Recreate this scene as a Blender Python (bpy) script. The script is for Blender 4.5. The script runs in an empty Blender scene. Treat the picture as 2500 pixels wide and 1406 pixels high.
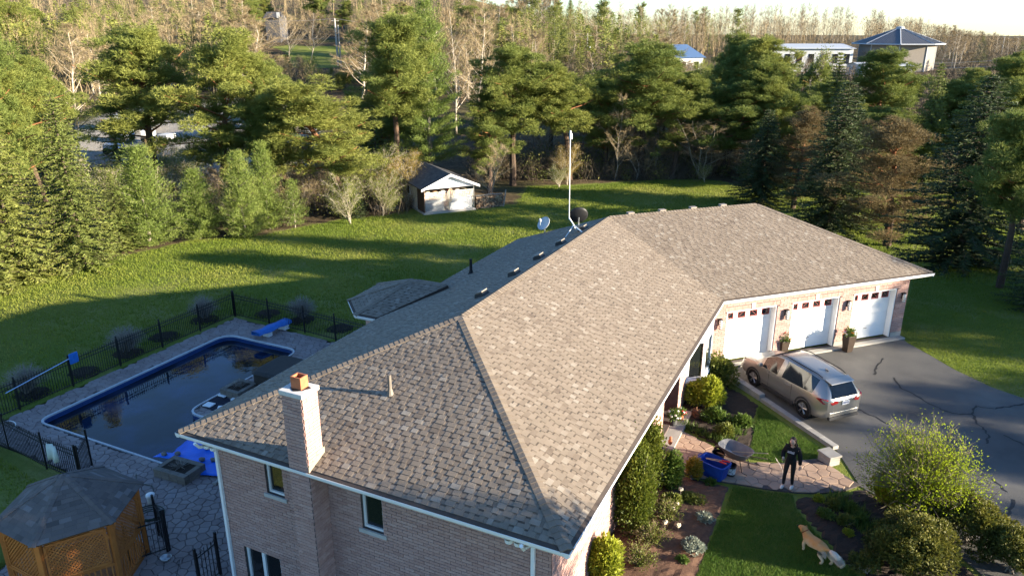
import bpy, bmesh, math, random
import numpy as np
from mathutils import Vector, Matrix, Euler
R = math.radians
sc = bpy.context.scene
# ------------------------------------------------------------------ camera, sky, sun, exposure
CAM = np.array([15.384, -11.688, 13.102]); PITCH = R(19.2); YAW = R(-25.67); FPX = 1824.5
cam = bpy.data.objects.new("camera", bpy.data.cameras.new("camera")); sc.collection.objects.link(cam)
cam.location = CAM; cam.rotation_euler = (math.pi/2 - PITCH, 0, -YAW)
cam.data.sensor_width = 36; cam.data.lens = 36*FPX/2500; cam.data.clip_start = .1; cam.data.clip_end = 9000
sc.camera = cam
SUN_AZ = R(9.0); SUN_EL = R(13.0)                 # direction towards the sun, measured from +x
SDIR = Vector((math.cos(SUN_EL)*math.cos(SUN_AZ), math.cos(SUN_EL)*math.sin(SUN_AZ), math.sin(SUN_EL)))
world = bpy.data.worlds.new("World"); sc.world = world; world.use_nodes = True
wn = world.node_tree; wn.nodes.clear()
sky = wn.nodes.new('ShaderNodeTexSky'); sky.sky_type = 'NISHITA'; sky.sun_disc = False
sky.sun_elevation = SUN_EL; sky.sun_rotation = math.pi/2 - SUN_AZ; sky.air_density = 1.0; sky.dust_density = .05; sky.ozone_density = 4.5
bg = wn.nodes.new('ShaderNodeBackground'); bg.inputs[1].default_value = .085
wo = wn.nodes.new('ShaderNodeOutputWorld'); wn.links.new(sky.outputs[0], bg.inputs[0]); wn.links.new(bg.outputs[0], wo.inputs[0])
sun = bpy.data.objects.new("sun", bpy.data.lights.new("sun", 'SUN')); sc.collection.objects.link(sun)
sun.data.energy = 5.0; sun.data.angle = R(.55); sun.data.color = (1.0, .87, .66)
sun.rotation_euler = SDIR.to_track_quat('Z', 'Y').to_euler(); sun.location = (60, 10, 30)
sc.view_settings.view_transform = 'Standard'; sc.view_settings.look = 'None'; sc.view_settings.exposure = 2.15; sc.view_settings.gamma = 1
sc.view_settings.use_curve_mapping = False
sc.cycles.max_bounces = 6; sc.cycles.transparent_max_bounces = 8; sc.cycles.diffuse_bounces = 3; sc.cycles.glossy_bounces = 3
sc.cycles.caustics_reflective = False; sc.cycles.caustics_refractive = False

# ------------------------------------------------------------------ pixel <-> place
_r = np.array([math.cos(YAW), -math.sin(YAW), 0]); _f = np.array([math.sin(YAW)*math.cos(PITCH), math.cos(YAW)*math.cos(PITCH), -math.sin(PITCH)])
_u = np.cross(_r, _f); HF = np.array([math.sin(YAW), math.cos(YAW)]); HR = np.array([math.cos(YAW), -math.sin(YAW)])
def ray(px, py): return _f + (px-1250)/FPX*_r - (py-703)/FPX*_u
def at(px, py, z=0.0):
    d = ray(px, py); t = (z-CAM[2])/d[2]; p = CAM + t*d; return (float(p[0]), float(p[1]), z)
def ss(a, b, x):
    t = np.clip((x-a)/(b-a), 0, 1); return t*t*(3-2*t)
PZ = -2.3
def sdpoly(poly, X, Y):
    """signed distance to polygon (positive inside), numpy"""
    P = np.array(poly, float); d = np.full(X.shape, 1e9); ins = np.zeros(X.shape, bool)
    n = len(P)
    for i in range(n):
        a = P[i]; b = P[(i+1) % n]; e = b-a
        t = np.clip(((X-a[0])*e[0]+(Y-a[1])*e[1])/(e@e), 0, 1)
        d = np.minimum(d, np.hypot(X-a[0]-t*e[0], Y-a[1]-t*e[1]))
        c = ((a[1] > Y) != (b[1] > Y))
        with np.errstate(divide='ignore', invalid='ignore'):
            xi = (b[0]-a[0])*(Y-a[1])/(b[1]-a[1])+a[0]
        ins ^= c & (X < xi)
    return np.where(ins, d, -d)
def hz0(X, Y):
    X = np.asarray(X, float); Y = np.asarray(Y, float)
    t = X - 5 - .75*np.maximum(0, Y-20)
    z = PZ*(1-ss(-4.5, 5, t))
    D = (X-CAM[0])*HF[0]+(Y-CAM[1])*HF[1]; Lt = (X-CAM[0])*HR[0]+(Y-CAM[1])*HR[1]
    far = ss(92, 190, D)
    z = z*(1-far) + far*4.5 + 20*ss(190, 330, D)*ss(60, -60, Lt) + 2.5*ss(200, 300, D)*ss(-40, 40, Lt)
    z = z - 26*ss(420, 1000, D)*ss(40, 260, Lt) + 25*ss(500, 900, D)*ss(150, -100, Lt)
    return z
def s1(a, b, x):
    t = (x-a)/(b-a); t = 0.0 if t < 0 else 1.0 if t > 1 else t; return t*t*(3-2*t)
_hx, _hy, _rx, _ry, _cx, _cy = float(HF[0]), float(HF[1]), float(HR[0]), float(HR[1]), float(CAM[0]), float(CAM[1])
def hz(x, y):
    t = x-5-.75*max(0., y-20); z = PZ*(1-s1(-4.5, 5, t)); D = (x-_cx)*_hx+(y-_cy)*_hy; Lt = (x-_cx)*_rx+(y-_cy)*_ry
    far = s1(92, 190, D); z = z*(1-far)+far*4.5+20*s1(190, 330, D)*s1(60, -60, Lt)+2.5*s1(200, 300, D)*s1(-40, 40, Lt)
    return z-26*s1(420, 1000, D)*s1(40, 260, Lt)+25*s1(500, 900, D)*s1(150, -100, Lt)
def G(px, py):
    """point of the terrain seen at a pixel"""
    d = [float(v) for v in ray(px, py)]; c = [float(v) for v in CAM]; t = 8.0; last = t
    while t < 3000:
        if c[2]+t*d[2] < hz(c[0]+t*d[0], c[1]+t*d[1]): break
        last = t; t *= 1.04
    a, b = last, t
    for _ in range(18):
        m = (a+b)/2
        if c[2]+m*d[2] < hz(c[0]+m*d[0], c[1]+m*d[1]): b = m
        else: a = m
    x, y = c[0]+b*d[0], c[1]+b*d[1]; return (x, y, hz(x, y))
def height_at(p, py):
    """height above point p that reaches pixel row py"""
    v = np.array(p)-CAM; dh = v@np.array([HF[0], HF[1], 0])
    k = (703-py)/FPX   # tan above axis
    ang = math.atan(k)-PITCH
    return CAM[2]+dh*math.tan(ang)-p[2]
def pxsize(p):
    return FPX/float((np.array(p)-CAM)@_f)

# ------------------------------------------------------------------ objects
COL = sc.collection
ORG = {}
def tag(o, label=None, cat=None, group=None, kind=None):
    if label: o['label'] = label
    if cat: o['category'] = cat
    if group: o['group'] = group
    if kind: o['kind'] = kind
    return o
def thing(name, label, cat, loc=(0, 0, 0), group=None, rz=0.0):
    o = bpy.data.objects.new(name, None); COL.objects.link(o); o.location = loc; o.rotation_euler = (0, 0, rz)
    o.empty_display_size = .2; ORG[o.name] = Vector(loc)
    return tag(o, label, cat, group)
class MB:
    def __init__(s): s.v = []; s.f = []; s.r = []
    def add(s, vs, fs, r=None):
        b = len(s.v); s.v.extend(tuple(v) for v in vs)
        r = random.random() if r is None else r
        for f in fs: s.f.append(tuple(i+b for i in f)); s.r.append(r)
        return s
    def box(s, c, d, rz=0, r=None, taper=1.0, M=None):
        hx, hy, hz_ = d[0]/2, d[1]/2, d[2]/2; ca, sa = math.cos(rz), math.sin(rz); vs = []
        for z in (-1, 1):
            k = taper if z > 0 else 1
            for x, y in ((-1, -1), (1, -1), (1, 1), (-1, 1)):
                X, Y = x*hx*k, y*hy*k; v = Vector((X, Y, z*hz_))
                if M is not None: v = M @ v
                else: v = Vector((X*ca-Y*sa, X*sa+Y*ca, v.z))
                vs.append((c[0]+v.x, c[1]+v.y, c[2]+v.z))
        return s.add(vs, [(3, 2, 1, 0), (4, 5, 6, 7), (0, 1, 5, 4), (1, 2, 6, 5), (2, 3, 7, 6), (3, 0, 4, 7)], r)
    def prism(s, poly, z0, z1, r=None, bottom=True, taper=None):
        n = len(poly); a = sum(poly[i][0]*poly[(i+1) % n][1]-poly[(i+1) % n][0]*poly[i][1] for i in range(n))
        if a < 0: poly = poly[::-1]
        top = poly
        if taper:
            cx = sum(p[0] for p in poly)/n; cy = sum(p[1] for p in poly)/n
            top = [(cx+(p[0]-cx)*taper, cy+(p[1]-cy)*taper) for p in poly]
        vs = [(p[0], p[1], z0) for p in poly]+[(p[0], p[1], z1) for p in top]
        fs = [tuple(range(n, 2*n))]+[(i, (i+1) % n, n+(i+1) % n, n+i) for i in range(n)]
        if bottom: fs.append(tuple(range(n-1, -1, -1)))
        return s.add(vs, fs, r)
    def tube(s, pts, rad, n=8, cap=True, r=None):
        pts = [Vector(p) for p in pts]
        if not hasattr(rad, '__len__'): rad = [rad]*len(pts)
        vs = []; fs = []; up = None
        for i, p in enumerate(pts):
            d = (pts[min(i+1, len(pts)-1)]-pts[max(i-1, 0)]).normalized()
            if up is None: up = d.orthogonal().normalized()
            up = (up-d*up.dot(d)); up = up.normalized() if up.length > 1e-6 else d.orthogonal().normalized()
            w = d.cross(up)
            for k in range(n):
                a = 2*math.pi*k/n; q = p+(up*math.cos(a)+w*math.sin(a))*rad[i]; vs.append(q[:])
        for i in range(len(pts)-1):
            for k in range(n): fs.append((i*n+k, i*n+(k+1) % n, (i+1)*n+(k+1) % n, (i+1)*n+k))
        if cap: fs.append(tuple(range(n-1, -1, -1))); fs.append(tuple((len(pts)-1)*n+k for k in range(n)))
        return s.add(vs, fs, r)
    def lathe(s, prof, c=(0, 0, 0), n=16, r=None, M=None, sx=1, sy=1):
        vs = []; fs = []
        for (rr, z) in prof:
            for k in range(n):
                a = 2*math.pi*k/n; v = Vector((rr*math.cos(a)*sx, rr*math.sin(a)*sy, z))
                if M is not None: v = M @ v
                vs.append((c[0]+v.x, c[1]+v.y, c[2]+v.z))
        for i in range(len(prof)-1):
            for k in range(n): fs.append((i*n+k, i*n+(k+1) % n, (i+1)*n+(k+1) % n, (i+1)*n+k))
        return s.add(vs, fs, r)
    def blob(s, c, rad, n=10, m=6, jit=.12, r=None):
        vs = []; fs = []
        for i in range(m+1):
            ph = math.pi*i/m
            for k in range(n):
                a = 2*math.pi*k/n; j = 1+random.uniform(-jit, jit)
                vs.append((c[0]+rad[0]*math.sin(ph)*math.cos(a)*j, c[1]+rad[1]*math.sin(ph)*math.sin(a)*j, c[2]+rad[2]*math.cos(ph)*j))
        for i in range(m):
            for k in range(n): fs.append((i*n+k, (i+1)*n+k, (i+1)*n+(k+1) % n, i*n+(k+1) % n))
        return s.add(vs, fs, r)
    def mesh(s, name, off=(0, 0, 0), smooth=False):
        me = bpy.data.meshes.new(name); ox, oy, oz = off
        me.from_pydata([(v[0]-ox, v[1]-oy, v[2]-oz) for v in s.v], [], s.f)
        at_ = me.attributes.new('rnd', 'FLOAT', 'FACE'); at_.data.foreach_set('value', s.r)
        if smooth: me.polygons.foreach_set('use_smooth', [True]*len(s.f))
        me.update(); return me
    def build(s, name, mat, parent=None, smooth=False, local=False, kind=None, bevel=0):
        off = Vector((0, 0, 0))
        if parent is not None:
            off = ORG.get(parent.name, off)
        me = s.mesh(name, (0, 0, 0) if local else off, smooth)
        o = bpy.data.objects.new(name, me); COL.objects.link(o)
        if mat is not None: me.materials.append(mat)
        if parent is not None: o.parent = parent
        ORG[o.name] = off.copy()
        if kind: o['kind'] = kind
        if bevel:
            b = o.modifiers.new('bevel', 'BEVEL'); b.width = bevel; b.segments = 2; b.limit_method = 'ANGLE'
        return o
def tri_mesh(name, V, rnd):
    """triangle soup from an (n,3,3) array"""
    n = len(V); me = bpy.data.meshes.new(name)
    me.vertices.add(n*3); me.vertices.foreach_set('co', np.ascontiguousarray(V, np.float32).ravel())
    me.loops.add(n*3); me.loops.foreach_set('vertex_index', np.arange(n*3, dtype=np.int32))
    me.polygons.add(n); me.polygons.foreach_set('loop_start', np.arange(0, n*3, 3, dtype=np.int32))
    at_ = me.attributes.new('rnd', 'FLOAT', 'FACE'); at_.data.foreach_set('value', np.ascontiguousarray(rnd, np.float32))
    me.update(calc_edges=True); return me
def children(o): return [c for c in bpy.data.objects if c.parent is o]
def copy_tree(o, loc, rz=0.0, scale=(1, 1, 1), label=None, kids=None):
    c = o.copy(); COL.objects.link(c); c.location = loc; c.rotation_euler = (0, 0, rz); c.scale = scale
    if label: c['label'] = label
    for ch in (kids if kids is not None else children(o)):
        k = ch.copy(); COL.objects.link(k); k.parent = c
        for g in children(ch):
            q = g.copy(); COL.objects.link(q); q.parent = k
    return c

def nrmz(a): return a/np.maximum(np.linalg.norm(a, axis=-1, keepdims=True), 1e-9)
def spikes(base, dirs, ln, wd, rn):
    """one narrow triangle per base point"""
    n = len(base); d = nrmz(dirs); p = nrmz(np.cross(d, rn.normal(size=(n, 3)))); w_ = (np.broadcast_to(wd, n))[:, None]; l_ = (np.broadcast_to(ln, n))[:, None]
    return np.stack([base-p*w_, base+p*w_, base+d*l_], 1)
def limbs(paths, sides=5):
    """tubes as triangle soup; paths: list of (points (k,3), radii (k))"""
    out = []
    for P, rd in paths:
        P = np.asarray(P, float); rd = np.asarray(rd, float); k = len(P); d = nrmz(np.gradient(P, axis=0)); ref = np.array([.31, .57, .76]); u = nrmz(np.cross(d, ref)); v = np.cross(d, u)
        a = np.linspace(0, 2*np.pi, sides, endpoint=False); ring = P[:, None]+rd[:, None, None]*(np.cos(a)[None, :, None]*u[:, None]+np.sin(a)[None, :, None]*v[:, None])
        A = ring[:-1]; B = ring[1:]; A2 = np.roll(A, -1, 1); B2 = np.roll(B, -1, 1)
        out.append(np.stack([A, A2, B2], 2).reshape(-1, 3, 3)); out.append(np.stack([A, B2, B], 2).reshape(-1, 3, 3))
    return np.concatenate(out)
# ------------------------------------------------------------------ materials
MATS = {}
def M(name, cols, rough=.85, scale=6.0, aw=.5, bump=0.0, bscale=40.0, metal=0.0, spec=.3, objrnd=0.0, coord='Object', detail=4.0, transl=0.0, coat=0.0):
    """cols: list of colours spread over a ramp; its factor mixes noise with the per-piece value 'rnd' (weight aw)"""
    m = bpy.data.materials.new(name); m.use_nodes = True; nt = m.node_tree; nt.nodes.clear(); N = nt.nodes.new; Lk = nt.links.new
    out = N('ShaderNodeOutputMaterial'); bs = N('ShaderNodeBsdfPrincipled')
    if coord == 'World':
        tc = N('ShaderNodeNewGeometry'); co = tc.outputs['Position']
    else:
        tc = N('ShaderNodeTexCoord'); co = tc.outputs[coord]
    no = N('ShaderNodeTexNoise'); no.inputs['Scale'].default_value = scale; no.inputs['Detail'].default_value = detail; Lk(co, no.inputs['Vector'])
    st = N('ShaderNodeMapRange'); st.inputs[1].default_value = .28; st.inputs[2].default_value = .72; Lk(no.outputs[0], st.inputs[0])
    fac = st.outputs[0]
    if aw > 0:
        a = N('ShaderNodeAttribute'); a.attribute_name = 'rnd'
        mx = N('ShaderNodeMix'); mx.inputs[0].default_value = aw; Lk(fac, mx.inputs[2]); Lk(a.outputs['Fac'], mx.inputs[3]); fac = mx.outputs[0]
    if objrnd > 0:
        oi = N('ShaderNodeObjectInfo'); mx = N('ShaderNodeMix'); mx.inputs[0].default_value = objrnd; Lk(fac, mx.inputs[2]); Lk(oi.outputs['Random'], mx.inputs[3]); fac = mx.outputs[0]
    rp = N('ShaderNodeValToRGB'); el = rp.color_ramp.elements
    n = len(cols)
    while len(el) < n: el.new(.5)
    while len(el) > max(n, 1): el.remove(el[-1])
    for i, c in enumerate(cols): el[i].position = i/(n-1) if n > 1 else 0; el[i].color = (*c, 1)
    Lk(fac, rp.inputs[0]); Lk(rp.outputs[0], bs.inputs['Base Color'])
    bs.inputs['Roughness'].default_value = rough; bs.inputs['Metallic'].default_value = metal; bs.inputs['Specular IOR Level'].default_value = spec
    if coat: bs.inputs['Coat Weight'].default_value = coat; bs.inputs['Coat Roughness'].default_value = .05
    if bump > 0:
        n2 = N('ShaderNodeTexNoise'); n2.inputs['Scale'].default_value = bscale; n2.inputs['Detail'].default_value = 3; Lk(co, n2.inputs['Vector'])
        bp = N('ShaderNodeBump'); bp.inputs['Strength'].default_value = bump; bp.inputs['Distance'].default_value = .02; Lk(n2.outputs[0], bp.inputs['Height']); Lk(bp.outputs[0], bs.inputs['Normal'])
    sh = bs.outputs[0]
    if transl > 0:
        tr = N('ShaderNodeBsdfTranslucent'); Lk(rp.outputs[0], tr.inputs[0]); ms = N('ShaderNodeMixShader'); ms.inputs[0].default_value = transl
        Lk(sh, ms.inputs[1]); Lk(tr.outputs[0], ms.inputs[2]); sh = ms.outputs[0]
    Lk(sh, out.inputs[0]); MATS[name] = m; return m
def glass(name, col=(.01, .012, .014), rough=.03):
    m = M(name, [col, col], rough=rough, aw=0, spec=.8); return m
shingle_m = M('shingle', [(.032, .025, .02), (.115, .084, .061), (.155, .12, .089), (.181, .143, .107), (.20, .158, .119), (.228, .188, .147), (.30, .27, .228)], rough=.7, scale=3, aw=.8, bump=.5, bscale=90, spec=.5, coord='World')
brick_m = M('brick', [(.31, .18, .155), (.40, .245, .215), (.445, .285, .25), (.50, .34, .305)], rough=.9, scale=18, aw=.55, bump=.5, bscale=70, spec=.2, coord='World')
mortar_m = M('mortar', [(.06, .048, .046), (.10, .08, .076)], rough=.95, scale=5, aw=0, bump=.3, coord='World')
white_m = M('white_trim', [(.74, .75, .76), (.82, .82, .82)], rough=.45, scale=2, aw=.1, coord='World')
door_m = M('door_paint', [(.78, .78, .78), (.84, .84, .83)], rough=.4, scale=2, aw=.1, coord='World')
gutter_in_m = M('gutter_screen', [(.05, .055, .065), (.09, .095, .105)], rough=.5, scale=9, aw=.5, metal=.3, coord='World')
conc_m = M('concrete', [(.24, .225, .205), (.30, .285, .26), (.36, .345, .315)], rough=.9, scale=3, aw=.4, bump=.3, bscale=60, coord='World')
stone_m = M('sill_stone', [(.38, .37, .36), (.48, .47, .46)], rough=.85, scale=6, aw=.2, bump=.2, coord='World')
dark_m = M('dark_metal', [(.012, .012, .014), (.03, .03, .032)], rough=.5, scale=9, aw=.3, metal=.3)
black_m = M('black_iron', [(.006, .006, .008), (.014, .014, .016)], rough=.4, scale=9, aw=.3, spec=.5)
steel_m = M('galvanised_steel', [(.45, .46, .47), (.62, .63, .64)], rough=.35, scale=6, aw=.2, metal=.8)
glass_m = glass('window_glass')
interior_m = M('dark_interior', [(.01, .009, .008), (.02, .018, .016)], aw=0)
terracotta_m = M('terracotta', [(.34, .11, .05), (.42, .15, .07)], rough=.7, scale=9, aw=.2)
mulch_m = M('mulch', [(.008, .006, .005), (.022, .016, .012), (.045, .032, .024)], rough=.95, scale=18, aw=.6, bump=1.0, bscale=45, coord='World')
redmulch_m = M('red_mulch', [(.03, .017, .012), (.085, .045, .03), (.15, .085, .055)], rough=.95, scale=9, aw=.6, bump=1.0, bscale=45, coord='World')
wood_m = M('cedar_stain', [(.34, .105, .022), (.43, .145, .034), (.49, .18, .046)], rough=.6, scale=5, aw=.6, bump=.1)
bark_m = M('bark', [(.045, .034, .027), (.10, .075, .058), (.15, .115, .09)], rough=.95, scale=6, aw=.3, bump=.6, bscale=14)
# ------------------------------------------------------------------ terrain
def W2(pts, z=0.0): return [at(x, y, z)[:2] for x, y in pts]
def GP(pts): return [G(x, y)[:2] for x, y in pts]
K = .92; W = 12*K; HE = 3.128; SL = .409; OV = .626; S2 = math.sqrt(.5)
Lr = 20.17*K; L5 = Lr-.207107*W; L8 = Lr+.207107*W; HRI = HE+2.4549*K
P1 = Vector((0, 0, HE)); P2 = Vector((W, 0, HE)); P3 = Vector((W/2, W/2, HRI)); P4 = Vector((W/2, Lr, HRI)); P5 = Vector((W, L5, HE)); P8 = Vector((0, L8, HE))
P6 = P5+10.6*Vector((S2, S2, 0)); P7 = P4+7.55*Vector((S2, S2, 0)); P9 = P6+W*Vector((-S2, S2, 0))

def rpoly(pts, r, n=6):
    out = []; m = len(pts)
    for i in range(m):
        a, b, c = Vector(pts[i-1]), Vector(pts[i]), Vector(pts[(i+1) % m])
        rr = r[i] if hasattr(r, '__len__') else r
        d1 = (a-b).normalized(); d2 = (c-b).normalized(); p = b+d1*rr; q = b+d2*rr
        for k in range(n+1):
            t = k/n; out.append(tuple((p*(1-t)**2+b*2*t*(1-t)+q*t*t)[:2]))
    return out
def offset(poly, d):
    """offset a ccw polygon outwards by d"""
    n = len(poly); out = []
    for i in range(n):
        a, b, c = Vector(poly[i-1]), Vector(poly[i]), Vector(poly[(i+1) % n])
        e1 = (b-a); e2 = (c-b)
        if e1.length < 1e-6 or e2.length < 1e-6: out.append(tuple(b)); continue
        n1 = Vector((e1.y, -e1.x)).normalized(); n2 = Vector((e2.y, -e2.x)).normalized(); m = n1+n2
        if m.length < 1e-6: m = n1.copy()
        m.normalize(); k = d/max(.3, m.dot(n1)); out.append((b.x+m.x*k, b.y+m.y*k))
    return out
POOL = rpoly([(-14.25, 4.55), (-6.3, 4.55), (-6.3, 7.75), (-9.35, 7.75), (-9.35, 14.85), (-14.25, 14.85)], [.55, .5, .5, .75, .7, .8])
PATIO = [(-15.62, 2.85), (-8.3, 2.55), (-6.9, 1.6), (-6.5, -2.2), (-5.6, -3.4), (1.2, -4.2), (1.2, .6), (.55, .6), (.55, 17.6), (-7.9, 16.45), (-15.62, 16.85)]
LAWN = GP([(-260, 735), (0, 690), (150, 662), (280, 628), (400, 603), (470, 584), (560, 578), (640, 572), (740, 552), (850, 532), (960, 522), (1005, 512), (1060, 500), (1180, 498), (1255, 500), (1285, 452), (1400, 452), (1500, 445), (1620, 437), (1760, 440), (1830, 462), (1900, 446), (2050, 440), (2250, 452), (2700, 470)]) + [(70, 40), (70, -60), (-70, -60), (-60, 5)]
FARLAWN = GP([(668, 128), (700, 100), (760, 93), (850, 104), (856, 150), (850, 178), (760, 172), (690, 165)])
GRAV = GP([(150, 330), (250, 278), (420, 240), (560, 236), (700, 250), (790, 300), (790, 380), (720, 440), (560, 470), (380, 445), (250, 410), (150, 400)])
FARROAD = GP([(620, 150), (640, 112), (655, 88), (700, 80), (705, 90), (672, 102), (668, 128), (660, 150)])
def axis(lo, hi, step, far, g=1.22):
    a = list(np.arange(lo, hi+1e-6, step)); d = step; x = hi
    while x < far: d *= g; x += d; a.append(x)
    d = step; x = lo
    while x > -far: d *= g; x -= d; a.insert(0, x)
    return np.array(a)
xs = axis(-62, 40, .62, 2600); ys = axis(-24, 84, .62, 3200)
XX, YY = np.meshgrid(xs, ys); ZZ = hz0(XX, YY)
rs = np.random.RandomState(4)
dl = sdpoly(LAWN, XX, YY); dfl = sdpoly(FARLAWN, XX, YY); dg = np.maximum(sdpoly(GRAV, XX, YY), sdpoly(FARROAD, XX, YY))
dl = np.clip(np.maximum(dl, dfl), -6, 6); dg = np.clip(dg, -6, 6)
ZZ = ZZ + np.where(dl < 0, .25*np.sin(XX*.31+YY*.17)*np.clip(-dl/6, 0, 1), .03*np.sin(XX*.45)*np.cos(YY*.39)*np.clip(dl/6, 0, 1)*(XX < 0))
dp = sdpoly(PATIO, XX, YY); ZZ = np.where(dp > .35, np.minimum(ZZ, PZ-2.4), ZZ)
ZZ = np.where((dp > -1.0) & (dp <= .35), np.minimum(ZZ, PZ-.03), ZZ)
FOOT = [(OV, OV), (W-OV, OV), (W-OV, L5+.414*OV), ((P6.x-2*S2*OV), P6.y), (P9.x, P9.y-2*S2*OV), (OV, L8-.414*OV)]
ny, nx = XX.shape
idx = np.arange(nx*ny).reshape(ny, nx)
quads = np.stack([idx[:-1, :-1], idx[:-1, 1:], idx[1:, 1:], idx[1:, :-1]], -1).reshape(-1, 4)
def land(name, sel):
    q = quads[sel]; used, inv = np.unique(q, return_inverse=True)
    V = np.stack([XX.ravel()[used], YY.ravel()[used], ZZ.ravel()[used]], -1)
    me = bpy.data.meshes.new(name); me.from_pydata(V.tolist(), [], inv.reshape(-1, 4).tolist())
    for nm, arr in (('d_lawn', dl), ('d_gravel', dg)):
        a = me.attributes.new(nm, 'FLOAT', 'POINT'); a.data.foreach_set('value', arr.ravel()[used].astype(np.float32))
    me.polygons.foreach_set('use_smooth', [True]*len(q)); me.update()
    o = bpy.data.objects.new(name, me); COL.objects.link(o); o['kind'] = 'structure'; me.materials.append(ground_m); return o
def ground_material():
    m = bpy.data.materials.new('ground'); m.use_nodes = True; nt = m.node_tree; nt.nodes.clear(); N = nt.nodes.new; Lk = nt.links.new
    out = N('ShaderNodeOutputMaterial'); bs = N('ShaderNodeBsdfPrincipled'); Lk(bs.outputs[0], out.inputs[0]); bs.inputs['Roughness'].default_value = .95; bs.inputs['Specular IOR Level'].default_value = .1
    ge = N('ShaderNodeNewGeometry'); pos = ge.outputs['Position']
    def noise(s, d=4, dist=0):
        n = N('ShaderNodeTexNoise'); n.inputs['Scale'].default_value = s; n.inputs['Detail'].default_value = d; n.inputs['Distortion'].default_value = dist; Lk(pos, n.inputs['Vector']); return n.outputs[0]
    def mr(x, a, b, c=0, d=1):
        r = N('ShaderNodeMapRange'); r.inputs[1].default_value = a; r.inputs[2].default_value = b; r.inputs[3].default_value = c; r.inputs[4].default_value = d; Lk(x, r.inputs[0]); return r.outputs[0]
    def mix(f, a, b):
        x = N('ShaderNodeMix'); x.data_type = 'RGBA'
        if isinstance(f, float): x.inputs[0].default_value = f
        else: Lk(f, x.inputs[0])
        for s, c in ((6, a), (7, b)):
            if isinstance(c, tuple): x.inputs[s].default_value = (*c, 1)
            else: Lk(c, x.inputs[s])
        return x.outputs[2]
    def add(a, b, k=1.0):
        x = N('ShaderNodeMath'); x.operation = 'MULTIPLY_ADD'; Lk(b, x.inputs[0]); x.inputs[1].default_value = k; Lk(a, x.inputs[2]); return x.outputs[0]
    n1, n2, n3, n4 = noise(.12, 3), noise(.7, 5, .5), noise(5, 5), noise(38, 2)
    g = mix(mr(n2, .35, .65), (.105, .150, .020), (.15, .185, .03))
    g = mix(mr(n1, .42, .6, 0, .8), g, (.235, .225, .055))
    g = mix(mr(noise(.33, 4, .8), .52, .68, 0, .65), g, (.30, .26, .12))
    g = mix(mr(n3, .3, .75, 0, .55), g, (.07, .12, .018))
    g = mix(mr(n4, .3, .7, 0, .5), g, (.18, .22, .055))
    f = mix(mr(n2, .3, .7), (.085, .062, .038), (.17, .125, .075))
    f = mix(mr(n3, .35, .7), f, (.045, .034, .02)); f = mix(mr(n1, .5, .65, 0, .55), f, (.085, .10, .03))
    v = mix(mr(n3, .3, .7), (.25, .235, .21), (.36, .34, .31)); v = mix(mr(n1, .4, .7, 0, .5), v, (.20, .16, .12))
    a1 = N('ShaderNodeAttribute'); a1.attribute_name = 'd_lawn'; a2 = N('ShaderNodeAttribute'); a2.attribute_name = 'd_gravel'
    e1 = add(add(a1.outputs['Fac'], mr(n2, 0, 1, -1, 1), .9), mr(n3, 0, 1, -1, 1), .5)
    e2 = add(a2.outputs['Fac'], mr(n2, 0, 1, -1, 1), 2.2)
    c = mix(mr(e1, -.25, .35), f, g); c = mix(mr(e2, -.4, .8), c, v)
    Lk(c, bs.inputs['Base Color'])
    bp = N('ShaderNodeBump'); bp.inputs['Strength'].default_value = .9; bp.inputs['Distance'].default_value = .07; Lk(add(noise(14, 4), n4, .7), bp.inputs['Height']); Lk(bp.outputs[0], bs.inputs['Normal'])
    return m
ground_m = ground_material()
qc = np.mean(dl.ravel()[quads], 1); qx = np.mean(XX.ravel()[quads], 1); qy = np.mean(YY.ravel()[quads], 1); qg = np.mean(dg.ravel()[quads], 1)
inpat = sdpoly(PATIO, qx, qy) > .9
infoot = sdpoly(offset(FOOT, -.2), qx, qy) > .5
isl = (qc > 0) & ~inpat & ~infoot
lawn = land('lawn', isl & (qy < 90)); land('far_lawn', isl & (qy >= 90)); land('gravel_yard', (qg > 0) & ~isl & ~inpat); land('forest_floor', ~isl & ~(qg > 0) & ~inpat & ~infoot)

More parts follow.
